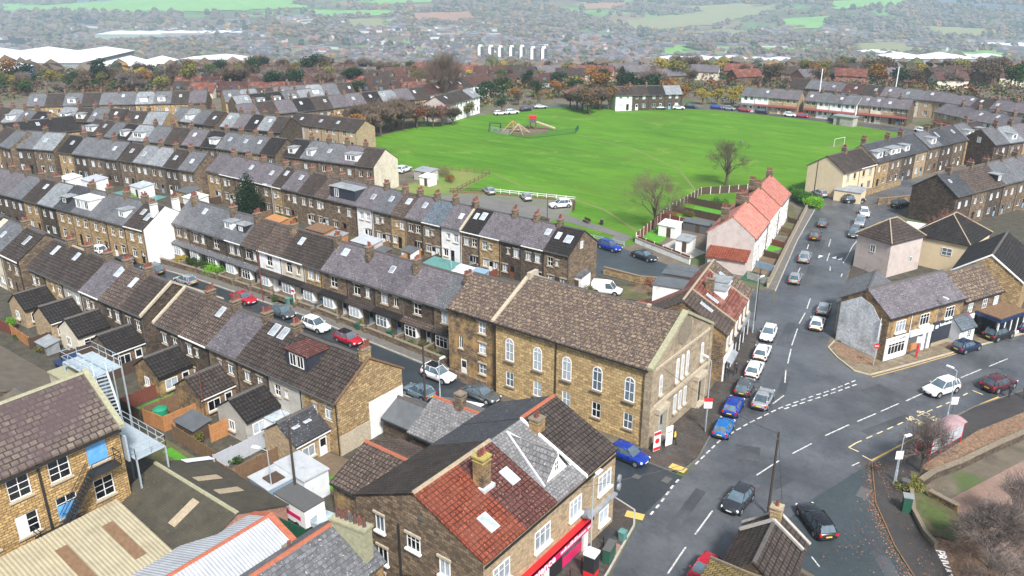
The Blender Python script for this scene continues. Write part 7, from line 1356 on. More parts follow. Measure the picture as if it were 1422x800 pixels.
# wheelie bins
def bin_(x,y,mat,label,rz=0,group=None):
    k='bin'
    if k not in CACHE:
        b=MB(); b.add([(-.22,-.26,.06),(.22,-.26,.06),(.22,.26,.06),(-.22,.26,.06),(-.28,-.33,.95),(.28,-.33,.95),(.28,.33,.95),(-.28,.33,.95)],[(3,2,1,0),(4,5,6,7),(0,1,5,4),(1,2,6,5),(2,3,7,6),(3,0,4,7)]); l=MB(); l.extrude([(-.37,.955),(.36,.955),(.36,1.0),(.1,1.08),(-.37,1.02)],-.3,.3); w_=MB(); w_.tube((-.25,.28,.1),(.25,.28,.1),.1,n=8); CACHE[k]=(b.mesh('bin_body','green_plastic'),l.mesh('lid','green_plastic'),w_.mesh('wheel','rubber'))
    t=thing('wheelie_bin',label,'bin',(x,y,0),rz,group); a=place('bin_body',CACHE[k][0],t,mat=mat); place('lid',CACHE[k][1],t,mat=mat); place('wheel',CACHE[k][2],t); return t
for a in ((-39.4,131.4,'green_plastic','dark green wheelie bin on the kerb beside the silver car'),(-90.6,67.4,'teal_paint','teal bin in front of the cream canopied house'),(-89.8,67.6,'green_plastic','dark green bin beside the teal one on the street'),(-86.4,68.6,'flat_grey','first grey bin by the white door of the cream canopied house'),(-85.8,68.6,'gutter_grey','dark bin right of the first grey bin by the white door'),
   (-76.2,67.2,'green_plastic','green bin on the pavement near the small red hatchback'),(-56.0,47.6,'navy_paint','navy bin below the white rendered gable'),(-73.4,38.9,'gutter_grey','black bin near the little lawn'),(-26.9,50.9,'teal_paint','green litter bin on the corner pavement by the patch'),(-48.0,95.0,'gutter_grey','black bin in the yard behind the red-brown roof'),(-47.2,95.6,'flat_grey','grey bin in the yard behind the red-brown roof'),(-71.2,69.2-1.2,'green_plastic','green bin in a canopied front garden at right'),(-9.9,72.9,'gutter_grey','dark utility bin beside the pavement sign'),(-84.6,92.4,'steel_blue','blue bin by the white house back door')): bin_(*a)
t=thing('utility_cabinet','green street cabinet at the edge of the shop pavement','street cabinet',(-26.6,48.2,.12),R(10)); b=MB(); b.box(-.3,.3,-.75,.75,0,1.25); b.build('body','green_tank' if 0 else 'green_plastic',t); b=MB(); b.box(-.35,.35,-.8,.8,1.253,1.32); b.build('top','teal_paint' if 0 else 'gutter_grey',t)
t=thing('utility_cabinet','tall green roadside cabinet on the leafy pavement','street cabinet',(-9.0,69.4,.12),R(20)); b=MB(); b.box(-.35,.35,-.35,.35,0,1.5); b.build('body','green_plastic',t); b=MB(); b.box(-.42,.42,-.42,.42,1.503,1.6); b.build('top','flat_grey',t)
t=thing('phone_kiosk','white topped black and red advertising kiosk beside the shop lamp post','kiosk',(-26.7,45.6,.12),R(5)); b=MB(); b.box(-.45,.45,-.45,.45,0,2.1); b.build('body','black_paint',t); b=MB(); b.box(-.5,.5,-.5,.5,2.103,2.3); b.build('top','white_paint',t); b=MB(); b.box(-.46,.46,-.47,-.455,.1,.6); b.box(.455,.47,-.4,.4,.1,.6); b.build('panel','red_paint',t)
for i,y in enumerate((44.2,45.9,47.4,49.2)): 
    b=MB(); b.tube((0,0,0),(0,0,1.0),.06,.05,8); o=b.build('bollard','black_paint',None,(-27.75,y,.12)); tag(o,f'black bollard outside the red shop sign, {ORD[i]} from the bottom','bollard','bollards outside the shop')
b=MB(); b.tube((0,0,0),(0,0,.5),.25,.2,10); o=b.build('rubbish_bag','blue_board',None,(-28.0,43.0,.12)); tag(o,'blue bag on the pavement beside the shop doorway','bag')
# poles, lamps and signs
def lamp(x,y,h,label,ang=0,arm=1.2,mat='steel_galv',headmat='flat_white',z=0.0):
    t=thing('street_lamp',label,'street lamp',(x,y,z),ang); b=MB(); b.tube((0,0,0),(0,0,1.2),.1,.1,8); b.tube((0,0,1.2),(0,0,h),.065,.045,8); b.build('pole',mat,t)
    b=MB(); b.tube((0,0,h),(arm,0,h+.18),.035,n=6); b.build('arm',mat,t); b=MB(); b.box(arm-.1,arm+.65,-.14,.14,h+.12,h+.24); b.build('lamp_head',headmat,t); return t
def pole(x,y,h,label,mat='creosote',cross=True,r=.13,name='telegraph_pole',cat='telegraph pole'):
    t=thing(name,label,cat,(x,y,0)); b=MB(); b.tube((0,0,0),(0,0,h),r,r*.72,8); b.build('pole',mat,t)
    if cross: b=MB(); b.tube((-.35,0,h-.35),(.35,0,h-.35),.04,n=5); b.tube((0,-.3,h-.6),(0,.3,h-.6),.04,n=5); b.build('crossarm','gutter_grey',t)
    return t
pole(-18.5,61.6,8.4,'dark telegraph pole standing at the roadside behind the stubby chimney'); pole(-52.4,37.6,8.6,'dark wooden pole rising over the white cabins'); pole(-55.2,57.4,8.0,'wooden pole on the side street beside the pale blue hatchback',cross=False); pole(-84.2,122.2,5.5,'dark pole at the end of the park car park',cross=False,r=.08)
pole(-94.4,65.9,8.4,'dark red lamp column beside the long red car','timber_red',False,.09,'lamp_column','street lamp'); pole(-50.9,171.2,7.5,'dark pole beside the cream garage',cross=False); pole(-35.7,101.6,7.5,'dark pole at the branch road corner by the green mat garden',cross=False,r=.09); pole(-71.5,41.2,7.0,'slim reddish pole in the gardens','timber_red',False,.06)
lamp(-53.4,35.9,6.2,'white street lamp beside the blue-grey cabin',R(200),.8); lamp(-125.2,92.0,7.0,'pale street lamp in the gardens beside the tall conifer',R(220),.9); lamp(-55.4,60.0,4.6,'thin grey lamp post by the outbuilding on the side street',R(90),.3); lamp(-27.4,46.6,8.2,'tall grey street lamp in front of the convenience shop',R(90),.5,z=.12)
lamp(-28.9,71.2,8.0,'tall grey street lamp beside the chapel front carrying a red and white sign',R(160),.6,z=.12); lamp(-34.4,97.5,7.6,'grey street lamp on the corner of the red-brown roofed shops',R(80),.6); lamp(-15.0,107.5,6.5,'grey street lamp in front of the purple slate corner shop',R(-30),.5,z=.12); lamp(-78.5,88.5,5.2,'pale lamp post above the white roofed shed',R(200),.4)
lamp(-9.4,88.0,6.0,'short lamp column right behind the bus shelter',R(160),.5,z=.12); lamp(-10.9,73.6,4.6,'leaning grey lamp and speed sign post by the dark bin',R(60),.2,z=.12)
for x,y,h,l in ((-84,268,14,'white mast far left of the two above the far road'),(-66,288,14,'white mast right of the other above the far road')): pole(x,y+6,h,l,'white_paint',False,.2,'mast','mast')
def sign(x,y,h,shape,face,label,rz,post='steel_galv',txt=None,sz=.35,z=.12,cat='sign'):
    t=thing('road_sign',label,cat,(x,y,z),rz); b=MB(); b.tube((0,0,0),(0,0,h),.045,n=6); b.build('post',post,t); b=MB()
    if shape=='round': b.tube((0,-.05,h),(0,-.09,h),sz,sz,16)
    else: b.box(-sz,sz,-.09,-.05,h-sz*1.2,h+sz*1.2)
    o=b.build('sign_face',face,t); return t,o
t,o=sign(-19.2,97.2,2.6,'round','red_paint','round red road sign on the corner below the peeling wall',R(37)); b=MB(); b.box(-.22,.22,-.1,-.092,2.55,2.65); b.build('bar','white_paint',o)
t,o=sign(-15.6,102.6,2.4,'square','white_paint','red bus stop post with white flag before the corner shops',R(37),'red_paint'); b=MB(); b.tube((0,0,.2),(0,0,1.6),.12,n=8); b.build('timetable_case','red_paint',t)
sign(-10.9,72.9,3.2,'square','white_paint','white square sign on the grey post by the side road',R(40)); t,o=sign(-12.2,112.6,2.9,'round','red_paint','round red projecting sign above the white porch building',R(37)); b=MB(); b.tube((0,-.1,2.9),(0,-.105,2.9),.2,n=14); b.build('bar','white_paint',o)
t,o=sign(-28.75,71.0,3.3,'square','white_paint','white rectangular notice with red top on the chapel street lamp',R(37),sz=.42); b=MB(); b.box(-.43,.43,-.1,-.092,3.55,3.95); b.build('band','red_paint',o)
for i,(x,y,l) in enumerate(((-31.0,64.6,'tall red and white advertising banner left of the chapel door'),(-30.5,66.2,'white banner right of the chapel door'),(-33.0,78.6,'white board at the far corner of the chapel forecourt'))):
    t=thing('banner',l,'banner',(x,y,.12),R(70)); b=MB(); b.box(-.45,.45,-.03,.03,.15,2.3); b.build('panel','white_paint',t); b=MB()
    if i==0: b.box(-.44,.44,-.04,-.031,.2,.55); b.box(-.44,.44,-.04,-.031,1.9,2.25); b.tube((0,-.032,1.25),(0,-.045,1.25),.3,n=12)
    else: b.box(-.3,.3,-.04,-.031,1.6,1.7)
    b.build('print','red_paint' if i==0 else 'gutter_grey',t)
for x,y,l in ((-89.2,67.3,'estate agent board in front of the cream canopied house'),): t,o=sign(x,y,2.4,'square','white_paint',l,0,'white_wood'); b=MB(); b.box(-.34,.34,-.1,-.092,2.2,2.5); b.build('print','magenta_paint',o)
# bus shelter
t=thing('bus_shelter','red framed bus shelter with pale translucent roof','bus shelter',(-9.9,79.4,.12),R(72)); b=MB()
for x in (0,1.9,3.8,5.7):
    b.tube((x,-.75,0),(x,-.75,2.35),.05,n=6)
    if x in(0,5.7): b.tube((x,.65,0),(x,.65,2.35),.05,n=6); b.tube((x,-.75,1.2),(x,.65,1.2),.03,n=4); b.tube((x,-.75,.4),(x,.65,.4),.03,n=4)
b.tube((0,-.75,2.35),(5.7,-.75,2.35),.05,n=6); b.tube((0,.65,2.35),(5.7,.65,2.35),.05,n=6); b.tube((0,-.75,.7),(5.7,-.75,.7),.03,n=4); b.build('frame','red_paint',t)
plain('shelter_roof',(.34,.24,.25),.35,.2,1.5,grime=(.35,.15,.17)); b=MB(); n=6; pr=[(-.95+1.8*i/n,2.42+.26*math.sin(math.pi*i/n)) for i in range(n+1)]; b.extrude(pr+[(y,z-.05) for y,z in pr[::-1]],-.15,5.85); b.build('roof','shelter_roof',t); b=MB(); b.box(.3,5.4,-.6,-.3,.45,.52); b.build('seat','red_paint',t); b=MB(); b.box(.05,5.65,-.77,-.74,.75,2.2); b.build('back_panel','roof_glass',t)
t,o=sign(-8.9,86.6,3.4,'square','white_paint','bus stop flag at the far end of the red bus shelter',R(40),'gutter_grey')
# park furniture
t=thing('park_bench','dark slatted bench beside the park path','bench',(-78.2,126.4,0),R(-20)); b=MB(); b.box(-.9,.9,-.25,.2,.42,.48); b.build('seat',TD,t); b=MB(); b.box(-.9,.9,.2,.26,.5,.95); b.build('backrest',TD,t)
for s in (-.8,.8): b=MB(); b.box(s-.05,s+.05,-.25,.25,0,.42); b.build('leg','gutter_grey',t)
t=thing('litter_bin','black litter bin beside the park path','bin',(-75.4,127.2,0)); b=MB(); b.tube((0,0,0),(0,0,1.0),.3,.32,10); b.build('bin_body','black_paint',t); b=MB(); b.tube((0,0,1.0),(0,0,1.15),.34,.2,10); b.build('lid','gutter_grey',t)
t=thing('boulder','low dark planter of logs at the near edge of the car park','planter',(-85.5,122.6,0)); b=MB(); b.box(-1.2,1.2,-.5,.5,0,.6); b.build('trough',TD,t); leafcloud(3,[(0,0,.6,.6,.5)],400,.08).build('planting','leaf_olive',t)
t=thing('park_pavilion','small grey concrete shelter on the far edge of the park','pavilion',(-73.6,257.0,0),R(-10)); b=MB(); b.box(0,6,0,3,0,2.6); b.build('wall','concrete',t); b=MB(); b.box(-.3,6.3,-.3,3.3,2.603,2.85); b.build('roof','flat_grey',t); b=MB(); b.box(1,2,-.04,-.004,.1,2.1); b.build('door','gutter_grey',t)
for x,y,l in ((-62.4,226.0,'white goal posts near the dormered terrace'),): 
    t=thing('goal_posts',l,'goal posts',(x,y,0),R(75)); b=MB(); b.tube((-2.4,0,0),(-2.4,0,2.1),.05,n=6); b.tube((2.4,0,0),(2.4,0,2.1),.05,n=6); b.tube((-2.4,0,2.1),(2.4,0,2.1),.05,n=6); b.build('frame','white_paint',t)
b=MB(); b.tube((0,0,0),(0,0,.5),.5,.35,8); o=b.build('memorial_stone','concrete_dark',None,(-84.5,214,0)); tag(o,'small pale stone marker alone on the lawn','marker stone')
# playground
pg=thing('climbing_frame','red and grey climbing tower with slide in the play area','climbing frame',(-141,196.5,0),R(30)); b=MB()
for x in (-.8,.8):
    for y in (-.8,.8): b=MB(); b.tube((x,y,0),(x,y,4.0),.12,n=6); b.build('post',TB,pg)
b=MB(); b=MB(); b.box(-.95,.95,-.95,.95,1.9,2.1); b.box(-.95,.95,-.95,-.88,2.1,3.2); b.box(-.95,-.88,-.95,.95,.3,3.2); b.build('panel','gutter_grey',pg); b=MB(); b.box(-1.1,1.1,-1.1,1.1,3.7,3.95); b.box(-1.0,1.0,-1.0,-.93,3.2,3.71); b.build('roof','red_paint',pg); b=MB(); b.tube((1,0,2.1),(6.5,0,.3),.4,.4,6); b.build('slide','ridge_buff',pg)
for x,y,l,m in ((-145,192,'low timber climbing net in the play area',TO),(-141,189.5,'pale timber balance beams in the play area','ridge_buff')):
    t=thing('play_equipment',l,'play equipment',(x,y,0),rnd.uniform(0,3)); b=MB()
    for i in range(5): a=i*1.25; b.tube((0,0,2.6),(math.cos(a)*3.2,math.sin(a)*3.2,0),.14,n=6)
    b.build('beam',m,t); b=MB()
    for q in (.5,1.2,1.8):
        for i in range(5): a,c=i*1.25,(i+1)*1.25; rr=3.2*(1-q/2.6); b.tube((math.cos(a)*rr,math.sin(a)*rr,q),(math.cos(c)*rr,math.sin(c)*rr,q),.06,n=4)
    b.build('rope','ridge_buff',t)
t=thing('play_equipment','black basket swing frame at the left of the play area','play equipment',(-147.5,187,0),.4); b=MB(); b.tube((-1.6,-1,0),(-1.6,0,2.4),.12,n=6); b.tube((-1.6,1,0),(-1.6,0,2.4),.12,n=6); b.tube((1.6,-1,0),(1.6,0,2.4),.12,n=6); b.tube((1.6,1,0),(1.6,0,2.4),.12,n=6); b.tube((-1.6,0,2.4),(1.6,0,2.4),.12,n=6); b.build('frame','black_paint',t); b=MB(); b.tube((0,0,.5),(0,0,.62),.7,n=12); b.build('seat','black_paint',t)
for i,(a,c) in enumerate((((-133.5,184.5),(-127.6,198.5)),((-127.6,198.5),(-130,204)),((-133.5,184.5),(-141,185)),((-141,185),(-149,186.5)))): fence(*a,*c,1.5,'green_plastic' if i<3 else 'steel_galv',f"green mesh play area fence, {['right','far right','near','left near'][i]} side",kind='mesh',name='mesh_fence')
sheet('play_surface',[(-148,187),(-137,186.5),(-134,194),(-139,202),(-147,198)],.04,'dirt')
# wires and small planting
def wire(p,q,label,sag=.5):
    b=MB(); P_=[Vector(p).lerp(Vector(q),k/8)-Vector((0,0,sag*4*(k/8)*(1-k/8))) for k in range(9)]; o_=P_[0]
    for a_,c_ in zip(P_,P_[1:]): b.tube(a_-o_,c_-o_,.018,n=3)
    tag(b.build('telephone_wire','black_paint',None,o_),label,'wire')
wire((-18.5,61.6,8.2),(-28.6,46,7.2),'thin wire from roadside pole to the convenience shop eave'); wire((-18.5,61.6,8.2),(-31.6,66,8.6),'thin wire from roadside pole to the chapel corner'); wire((-18.5,61.6,8.2),(-15,54,5.6),'thin wire from roadside pole to the stubby chimney',.2)
wire((-52.4,37.6,8.4),(-55.6,45.6,6.2),'thin wire from garden pole to the honey gable'); wire((-52.4,37.6,8.4),(-66,45.6,6.0),'thin wire from garden pole to the terrace backs'); wire((-55.2,57.4,7.9),(-62,69.2,6.2),'thin wire crossing the side street'); wire((-35.7,101.6,7.4),(-43.6,121,5.6),'thin wire from corner pole to the pink row')
for i in range(13):
    u=-119.5+i*4.75+rnd.uniform(-.6,.6); bush(u,68.1+rnd.uniform(-.3,.3),rnd.uniform(.3,.7),rnd.uniform(.25,.45),rnd.uniform(.5,1.1),f'small planting in canopied terrace front gardens, {ORD[i]} from left',rnd.choice(['leaf_green','leaf_olive','leaf_brown','leaf_hedge']),n=260,size=.08)
for i in range(16):
    u=-147+i*5.3+rnd.uniform(-1,1); bush(u,rnd.uniform(87,92.5),rnd.uniform(.4,1.1),rnd.uniform(.4,.9),rnd.uniform(.6,1.6),f'garden shrub behind the long row, {ORD[i]} from left',rnd.choice(['leaf_green','leaf_olive','leaf_brown','leaf_hedge','leaf_rust']),n=420,size=.09)
for i in range(9):
    u=-116+i*6.7; bush(u,rnd.uniform(37.2,39.8),rnd.uniform(.4,1.0),rnd.uniform(.4,.9),rnd.uniform(.5,1.3),f'garden shrub below the rear extensions, {ORD[i]} from left',rnd.choice(['leaf_green','leaf_olive','leaf_brown','leaf_hedge']),n=420,size=.08)
# ------------------------------------------------------------------ people
def person(x,y,rz,label,top,bottom,hair='black_paint',stride=.25,h=1.72,arm=0,z=.12):
    k=h/1.72; me=bpy.data.meshes.new('person'); V=[];Ed=[];Rr=[]
    def v(p,r): V.append((p[0]*k,p[1]*k,p[2]*k)); Rr.append(r*k); return len(V)-1
    pel=v((0,0,.93),.13); wa=v((0,0,1.08),.12); chs=v((0,.01,1.28),.145); nk=v((0,.0,1.46),.06); hd=v((0,-.01,1.56),.085); ht=v((0,-.005,1.66),.08); Ed+=[(pel,wa),(wa,chs),(chs,nk),(nk,hd),(hd,ht)]
    for s,st in ((-1,1),(1,-1)):
        hp=v((s*.09,0,.88),.10); kn=v((s*.10,-st*stride*.45,.50),.065); an=v((s*.10,st*stride*-.5+(.12 if st<0 else 0),.09),.045); to=v((s*.11,an and V[an][1]/k-.15,.04),.035); Ed+=[(pel,hp),(hp,kn),(kn,an),(an,to)]
        sh=v((s*.19,0,1.40),.06); el=v((s*.24,st*.06,1.14),.045); wr=v((s*.23,st*.12-.06-arm,.92+arm*.8),.032); hn=v((s*.23,st*.12-.09-arm,.84+arm*.9),.035); Ed+=[(chs,sh),(sh,el),(el,wr),(wr,hn)]
    me.from_pydata(V,Ed,[]); o=bpy.data.objects.new('person',me); COL.objects.link(o); o.location=(x,y,z); o.rotation_euler=(0,0,rz)
    sk=o.modifiers.new('skin','SKIN'); lay=me.skin_vertices[0] if me.skin_vertices else None
    if lay is None:
        bpy.context.view_layer.objects.active=o
    lay=me.skin_vertices[0]
    for i,r in enumerate(Rr): lay.data[i].radius=(r,r)
    lay.data[0].use_root=True; ss=o.modifiers.new('smooth','SUBSURF'); ss.levels=1; ss.render_levels=1
    m,t,b=nodes('person_look'); tc=N(t,'TexCoord'); s_=N(t,'SeparateXYZ'); t.links.new(tc.outputs['Object'],s_.inputs[0]); zc=s_.outputs[2]
    def step(a): return math_n(t,'GREATER_THAN',zc,a*k)
    c=mixc(t,step(.08),(.02,.02,.02),bottom); c=mixc(t,step(.93),c,top); c=mixc(t,step(1.47),c,(.45,.27,.2)); c=mixc(t,step(1.63),c,(.05,.035,.025)); t.links.new(c,b.inputs['Base Color']); b.inputs['Roughness'].default_value=.8; me.materials.append(m)
    hb=MB(); 
    hb.tube((0,.01*k,1.62*k),(0,.02*k,1.73*k),.088*k,.05*k,10); hb.tube((0,.05*k,1.54*k),(0,.04*k,1.66*k),.06*k,.08*k,8); hb.build('hair',hair,o)
    return tag(o,label,'person')
person(-5.0,98.2,R(200),'person in a dark coat on the pavement beside the maroon car',(.03,.03,.035),(.02,.025,.05)); person(-3.6,98.9,R(30),'person dressed in black walking away at the right frame edge',(.015,.015,.018),(.02,.02,.025),stride=.4)
person(-31.4,84.9,R(10),'person in dark clothes walking past the shop awning',(.04,.04,.05),(.03,.03,.04),stride=.35); person(-30.2,66.9,R(120),'person in a yellow jacket by the chapel banners',(.75,.55,.06),(.02,.02,.02))
person(-31.7,83.2,R(190),'person in black close to the shop corner under the awning',(.02,.02,.025),(.04,.04,.05),stride=.2)

# ------------------------------------------------------------------ far side of the plateau
def farhouse(x,y,a,w_,d_,he,hr,wl,rf,label,group):
    f,r=FR(x,y); t=thing('house',label,'house',(x,y,TZ(f,r)-.3),a,group); k=('fh',w_,d_,he,hr)
    if k not in CACHE:
        b=MB(); b.box(-w_/2,w_/2,-d_/2,d_/2,0,he); b.add([(-w_/2,-d_/2,he),(-w_/2,d_/2,he),(-w_/2,0,hr),(w_/2,-d_/2,he),(w_/2,d_/2,he),(w_/2,0,hr)],[(2,1,0),(3,4,5)])
        r_=MB(); r_.extrude([(-d_/2-.4,he-.2),(0,hr+.05),(d_/2+.4,he-.2),(d_/2+.4,he+.0),(0,hr+.3),(-d_/2-.4,he)],-w_/2-.3,w_/2+.3)
        w2=MB()
        for q in (-w_*.3,w_*.3):
            for z in (.9,3.2): w2.box(q-.6,q+.6,-d_/2-.04,-d_/2-.005,z,z+1.1)
        c=MB(); c.box(-.4,.4,-.4,.4,hr-.6,hr+1.2); CACHE[k]=(b.mesh('wall','render_white'),r_.mesh('roof','tile_farred'),w2.mesh('windows','glass_mid'),c.mesh('chimney','stone_brown'))
    m=CACHE[k]; place('wall',m[0],t,mat=wl); place('roof',m[1],t,mat=rf); place('windows',m[2],t); place('chimney',m[3],t,(w_*.2,0,0)); return t
EST=[]
for i in range(46):
    rowk=i//12; k=i%12; f=338+rowk*24+rnd.uniform(-3,3); r=-128+k*12.6-rowk*7+rnd.uniform(-3,3); x,y=W(f,r)
    rf=rnd.choice(['tile_farred','tile_farred','tile_farred','tile_mid','tile_brown','slate_grey']); wl_=rnd.choice(['render_white','render_cream','render_grey','brick_red','brick_red'])
    EST.append((farhouse(x,y,R(37+rnd.choice([0,0,90])+rnd.uniform(-14,14)),11,7.5,2.7,5.4,wl_,rf,'','red roofed estate left of the park'),rf,wl_,r/f,'on the bungalow estate'))
for i in range(26):
    rowk=i%2; f=306+rowk*19+rnd.uniform(-2,2); r=-118+(i//2)*6.9-rowk*6; x,y=W(f,r); rf=rnd.choice(['tile_farred','tile_redbrown','tile_farred','tile_brown']); wl_=rnd.choice(['render_white','render_cream','brick_red','render_grey'])
    if i//2%2==0 or r<-40: EST.append((farhouse(x,y,R(37+rnd.uniform(-12,12)),9.5,7.2,2.6,5.2,wl_,rf,'','red roofed estate left of the park'),rf,wl_,r/f,'on the bungalow estate'))
for i in range(36):
    f=328+rnd.uniform(0,75); r=-60+i*8.3+rnd.uniform(-3,3); x,y=W(f,r); rf=rnd.choice(['tile_farred','tile_brown','tile_brown','tile_redbrown','slate_purple']); wl_=rnd.choice(['brick_red','render_cream','stone_brown','stone_brown','brick_red'])
    EST.append((farhouse(x,y,R(37+rnd.uniform(-25,25)),12,7.5,4.2,6.6,wl_,rf,'','houses among the trees beyond the park'),rf,wl_,r/f,'among far park trees'))
from collections import defaultdict
gr_=defaultdict(list)
for e in EST: gr_[(e[1],e[2],e[4])].append(e)
for (rf,wl_,zone),L_ in gr_.items():
    L_.sort(key=lambda e:e[3])
    for i,e in enumerate(L_): e[0]['label']=f"{WALLW[wl_]} house, {ROOFW[rf]} roof {zone}, "+('the only such' if len(L_)==1 else 'leftmost' if i==0 else ordw(i+1)+' from left')
# warehouses with white roofs
def warehouse(f,r,w_,d_,h,label,rf='flat_white',wall='flat_grey',rz=0,z=None,bays=3):
    x,y=W(f,r); z=(TZ(f,r) if z is None else z); t=thing('warehouse',label,'warehouse',(x,y,z),R(37)+R(rz)); b=MB(); b.box(-w_/2,w_/2,-d_/2,d_/2,-3,h); b.build('wall',wall,t)
    b=MB(); n=bays
    for i in range(n):
        x0=-w_/2-.5+(w_+1)*i/n; x1=-w_/2-.5+(w_+1)*(i+1)/n; xm=(x0+x1)/2
        b.add([(x0,-d_/2-.5,h+.01),(xm,-d_/2-.5,h+2.2),(x1,-d_/2-.5,h+.01),(x0,d_/2+.5,h+.01),(xm,d_/2+.5,h+2.2),(x1,d_/2+.5,h+.01)],[(0,1,4,3)[::-1],(1,2,5,4)[::-1],(0,2,1)[::-1],(3,4,5)[::-1]])
    b.build('roof',rf,t); return t
warehouse(470,-272,100,66,7,'huge white roofed warehouse at the left frame edge',z=-9.5,bays=3); warehouse(452,-200,34,30,6,'smaller white annex right of the huge warehouse',z=-10.0,bays=2); warehouse(405,-258,46,24,5,'blue sided warehouse unit in front of the huge one',wall='blue_board',z=-6.5,bays=2); warehouse(455,-150+12,34,14,5,'long pale roofed hall beyond the estate',z=-10.5,bays=1,rz=-8) if 0 else None
warehouse(2060,-860,230,90,9,'long white factory roof in the valley at left',bays=5); warehouse(1960,-690,190,60,9,'right hand white factory roof in the valley at left',bays=4); warehouse(560,-178,0.1,0.1,1,'x') if 0 else None
warehouse(600,-205,50,18,6,'white roofed hall on the slope behind the estate',z=-23,bays=1,rz=-10); warehouse(1290,290,130,50,10,'white works roof in the valley centre right',bays=3); warehouse(1270,385,70,40,9,'second white works roof in the valley centre right',bays=2); warehouse(1880,1130,190,70,9,'long white shed on green fields at far right',bays=3); warehouse(620,300,60,26,8,'white roofed hall low in the trees at right',z=-26,bays=2)
warehouse(1420,760,120,60,9,'white retail sheds in the valley at right',bays=3); warehouse(1330,860,90,50,9,'second white retail shed in the valley at right',bays=2); warehouse(1500,640,60,40,12,'white domed roof hall in the valley at right',bays=1)
# tower blocks
TP=[(1500,-56),(1480,-37),(1455,-20),(1470,-1),(1490,17),(1410,34),(1390,51)]
TL=['leftmost','second from left','third from left','middle','fifth from left','second from right','rightmost']
tb=MB(); tb.box(-5,5,-5.5,5.5,0,31); tb2=MB(); tb2.box(-5.1,-.6,-5.65,-5.5,0,31.4); tb2.box(-3,3,-3,3,31.0,33.5); tb3=MB()
for k in range(11):
    tb3.box(0.2,4.6,-5.6,-5.51,1.2+k*2.7,2.6+k*2.7); tb3.box(5.01,5.1,-4,4,1.2+k*2.7,2.4+k*2.7)
tm_=(tb.mesh('tower_wall','concrete_dark'),tb2.mesh('white_panel','render_white'),tb3.mesh('windows','glass_dark'))
for (f,r),l in zip(TP,TL):
    x,y=W(f,r); t=thing('tower_block',f'white and grey residential tower block, {l} of the seven in the valley','tower block',(x,y,TZ(f,r)-9),R(37+8),'tower blocks in the valley')
    for n_,m_ in zip(('wall','white_panel','windows'),tm_): place(n_,m_,t,scale=(1,1,1.05))
# fields draped on the hills
FIELDS=[[(3234,-1893),(3038,-1326),(3038,-777),(2827,-655),(2600,-1098),(2640,-1553)],[(2773,-643),(2571,-321),(2386,-298),(2470,-554)],[(1819,718),(1986,963),(1573,780),(1518,612)],[(1724,396),(1659,653),(1574,607),(1616,379)],[(2604,807),(2596,944),(2375,848),(2373,749)],[(2408,1139),(2373,1302),(2208,1198),(2243,1083)],[(1636,852),(1825,1089),(1511,906),(1366,725)],[(1744,276),(1776,356),(1574,316),(1562,255)],[(2634,304),(2975,709),(2936,893),(2747,793),(2393,337)],[(1379,406),(1425,540),(1257,466),(1257,376)],
 [(2473,-309),(2570,-119),(2340,-109),(2244,-244)],[(2436,586),(2372,650),(2210,589),(2371,482)],[(2930,1058),(2943,1328),(2755,1224),(2731,1012)],[(1539,750),(1383,571),(1223,516),(1307,639)],[(2321,-444),(2321,-348),(2051,-292),(2040,-375)],[(2980,218),(3141,411),(2964,389),(2847,233)],[(3100,-500),(3150,-200),(2900,-150),(2850,-450)],[(3050,600),(3100,800),(2980,850),(2900,640)],[(2100,-1000),(2150,-800),(1950,-760),(1900,-980)]]
earth('field_green',(.12,.30,.06),(.17,.36,.08),(.10,.22,.05),.01,.03,.5,.7); earth('field_rust',(.26,.13,.08),(.30,.17,.11),(.2,.12,.07),.01,.03,.5,.7); earth('field_tan',(.22,.20,.10),(.18,.2,.08),(.14,.18,.05),.01,.03,.5,.7)
def inside(x,y,P):
    c=False
    for i in range(len(P)):
        (x0,y0),(x1,y1)=P[i-1],P[i]
        if (y0>y)!=(y1>y) and x<(x1-x0)*(y-y0)/(y1-y0)+x0: c=not c
    return c
for k,P in enumerate(FIELDS):
    f0,f1=min(p[0] for p in P),max(p[0] for p in P); r0,r1=min(p[1] for p in P),max(p[1] for p in P); b=MB(); st=max(14,(f1-f0)/14); sr=max(14,(r1-r0)/14); f=f0
    while f<f1:
        r=r0
        while r<r1:
            if inside(f+st/2,r+sr/2,P):
                q=[(f,r),(f,r+sr),(f+st,r+sr),(f+st,r)]; vs_=[]
                for a,c in q: x,y,z=WZ(a,c); vs_.append((x,y,z+2.2))
                b.add(vs_,[(3,2,1,0)])
            r+=sr
        f+=st
    if b.f: struct(b.build('field',['field_green','field_green','field_tan'][k%3] if k not in(10,15) else 'field_rust'))
def scrub(name,label,n,gen,mats,seed):
    rg=random.Random(seed); b=MB()
    for i in range(n):
        f,r=gen(rg); x,y,z=WZ(f,r); rad=rg.uniform(1.6,4.2); mi=rg.randrange(len(mats))
        for _ in range(int(26+rad*10)):
            u=rg.uniform(-.2,1); t=rg.uniform(0,6.283); q=math.sqrt(1-u*u)*rad*rg.uniform(.6,1.1); p=Vector((x+q*math.cos(t),y+q*math.sin(t),z+u*rad*.9)); s_=rg.uniform(.22,.55); d=Vector((rg.gauss(0,1),rg.gauss(0,1),rg.gauss(0,1))).normalized(); e=d.orthogonal().normalized(); g=d.cross(e)
            b.add([p+e*s_,p+g*s_*.8,p-e*s_,p-g*s_*.8],[(0,1,2,3)],mi)
    stuff(b.build(name,mats),label,'undergrowth')
UM=['leaf_brown','leaf_olive','leaf_dark','leaf_brown','leaf_heather','leaf_green','leaf_brown','leaf_rust']
